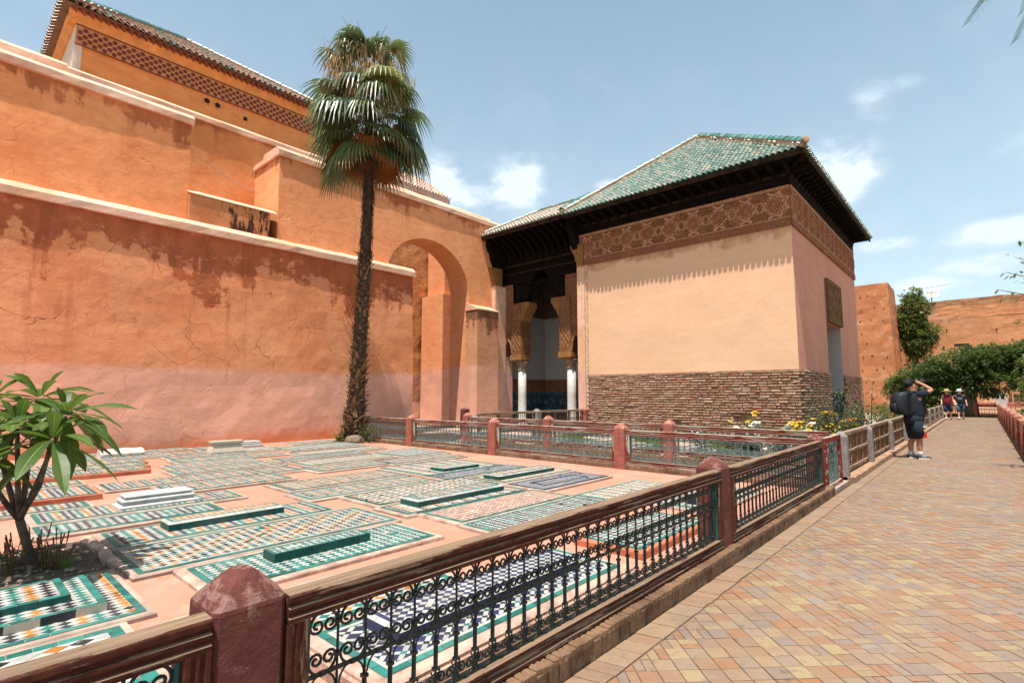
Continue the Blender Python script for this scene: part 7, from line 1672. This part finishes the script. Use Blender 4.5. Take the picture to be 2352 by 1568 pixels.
    mb = MB(); mb.box(.13, .20, -.075, .075, 1.72, 1.82); mb.box(.135, .19, -.03, .03, 1.82, 1.85); bd = mb.build('camera_body', CL['lens'], c); mb = MB(); mb.lathe([(.038, 0), (.042, .05), (.045, .12), (.04, .125)], 14); mb.build('lens', CL['lens'], c, True, loc=(.20, 0, 1.77), rot=(0, rad(68), 0))
    b = T('backpack', 'bulky black backpack worn by the photographer', 'backpack', None, (-1.27, 15.55, .012), (0, 0, rad(40)))
    mb = MB(); mb.rings([[(x, y, z) for x, y in ((-.16, -.13), (-.14, -.155), (-.20-d, -.16), (-.30-d, -.11), (-.30-d, .11), (-.20-d, .16), (-.14, .155), (-.16, .13))] for z, d in ((1.0, .0), (1.03, .06), (1.12, .12), (1.3, .13), (1.44, .09), (1.52, .03), (1.54, -.03))]); mb.build('pack_body', CL['pack'], b, True)
    mb = MB(); mb.rings([[(x, y, z) for x, y in ((-.40, -.10), (-.43-d, -.10), (-.46-d, -.06), (-.46-d, .06), (-.43-d, .10), (-.40, .10))] for z, d in ((1.06, -.02), (1.08, .01), (1.24, .02), (1.27, -.01))]); mb.build('front_pocket', CL['pack'], b, True)
    for sy in (-1, 1): mb = MB(); mb.tube([(-.17, sy*.10, 1.50), (-.06, sy*.14, 1.56), (.10, sy*.15, 1.52), (.205, sy*.17, 1.36), (.15, sy*.22, 1.18), (-.16, sy*.15, 1.06)], .022, 5, flat=.4); mb.build('strap', CL['pack'], b)
    mb = MB(); mb.box(-.365, -.36, -.03, .03, 1.45, 1.463); mb.build('label', CL['wh'], b, loc=(-.005, 0, 0))
photographer()
def walker(label, loc, heading, top, topc, bottom, hat, shoes, sk, print_=None, hatw=.20, stride=.14, armout=0.0):
    t = T('person', label, 'person', None, loc, (0, 0, heading)); V = Vector
    pel, che = V((0, 0, .95)), V((.0, 0, 1.33)); ch = [[('pel', pel, (.12, .16)), ('sp', V((.02, 0, 1.12)), (.13, .16)), ('che', che, (.12, .18)), ('nek', V((.0, 0, 1.49)), .058), ('jaw', V((.025, 0, 1.56)), (.072, .066)), ('hed', V((.02, 0, 1.63)), (.095, .082)), ('crn', V((.0, 0, 1.69)), (.07, .062))], [('jaw', V((.025, 0, 1.56)), (.072, .066)), ('nose', V((.115, 0, 1.60)), .02)]]
    feet = {}
    for q, sy, f in (('R', -1, stride), ('L', 1, -stride)):
        an = V((f, sy*.10, .09 if f > 0 else .11)); kn = V((f*.45+.05, sy*.10, .49)); feet[q] = an
        ch.append([('pel', pel, (.12, .16)), (q+'hip', V((0, sy*.095, .88)), .092), (q+'kn', kn, .06), (q+'ca', kn.lerp(an, .35), .06), (q+'an', an, .04), (q+'ft', an+V((.09, 0, -.05)), .036)])
    arms = {'R': (V((.02, -.27, 1.13)), V((.16, -.20-armout, .98))), 'L': (V((-.02, .26, 1.14)), V((.08, .29+armout, .92)))}
    for q, sy in (('R', -1), ('L', 1)):
        e, w = arms[q]; ch.append([('che', che, (.12, .18)), (q+'sh', V((0, sy*.19, 1.40)), .062), (q+'up', V((0, sy*.19, 1.40)).lerp(e, .5), .05), (q+'el', e, .042), (q+'fo', e.lerp(w, .4), .04), (q+'w', w, .027)]); ch += hand(q, w, w-e, V((0, 1, 0)), V((1, 0, 0)))
    skin_body('body', t, ch, sk, 'pel')
    mb = MB(); mb.rings([oval(0, 0, .86, .155, .185), oval(.02, 0, 1.0, .17, .19), oval(.02, 0, 1.15, .165, .195), oval(.0, 0, 1.32, .145, .215), oval(0, 0, 1.42, .115, .195), oval(0, 0, 1.48, .075, .095)])
    if top != 'vest':
        for q, sy in (('R', -1), ('L', 1)): mb.tube([(0, sy*.16, 1.40), V((0, sy*.19, 1.40)).lerp(arms[q][0], .3), V((0, sy*.19, 1.40)).lerp(arms[q][0], .7)], [.08, .076, .07], 10)
    sh = mb.build('shirt', CL[topc], t, True)
    if print_:
        rg = random.Random(2); mb = MB()
        for k in range(9): y = -.09+k*.022; mb.rings([[(.155, y, 1.22+.03*math.sin(k*1.7)), (.16, y+.016, 1.22), (.16, y+.016, 1.26), (.155, y, 1.25)], [(.172, y, 1.22+.03*math.sin(k*1.7)), (.176, y+.016, 1.22), (.176, y+.016, 1.26), (.172, y, 1.25)]])
        mb.build('chest_print', CL['wh'], sh)
    mb = MB(); mb.rings([oval(0, 0, .97, .16, .185), oval(0, 0, .88, .165, .19), oval(0, 0, .78, .15, .18)])
    for q, sy, f in (('R', -1, stride), ('L', 1, -stride)): mb.tube([(0, sy*.09, .84), (f*.3, sy*.10, .66), (f*.45+.04, sy*.10, .46)], [.11, .105, .095], 12)
    mb.build('shorts', CL[bottom], t, True)
    for q, sy, f in (('R', -1, stride), ('L', 1, -stride)): mb = MB(); shoe(mb, feet[q].x, sy*.10, .0 if f > 0 else .012, .27); mb.build('shoe', CL[shoes], t, True); mb = MB(); mb.tube([feet[q]+V((0, 0, .05)), feet[q]+V((0, 0, -.04))], [.047, .047], 9); mb.build('sock', CL['wh'], t, True)
    mb = MB(); mb.lathe([(hatw, 1.665), (hatw*1.02, 1.68), (.115, 1.69), (.112, 1.74), (.10, 1.79), (.06, 1.80), (.02, 1.785)], 18, (.02, 0, 0)); h = mb.build('hat', CL[hat], t, True); mb = MB(); mb.lathe([(.117, 1.69), (.1175, 1.715)], 18, (.02, 0, 0), caps=False); mb.build('hat_band', CL['blk'], h)
walker('person in dark red top and wide straw hat walking along the path', (-1.60, 40.4, .012), rad(-95), 'vest', 'red', 'dblue', 'straw', 'dblue', SKP, None, .26, .13, .05)
walker('person in black printed T-shirt and white hat walking along the path', (-1.05, 41.0, .012), rad(-88), 'tee', 'navy', 'denim', 'wh', 'blk', SKP, True, .19, .15)
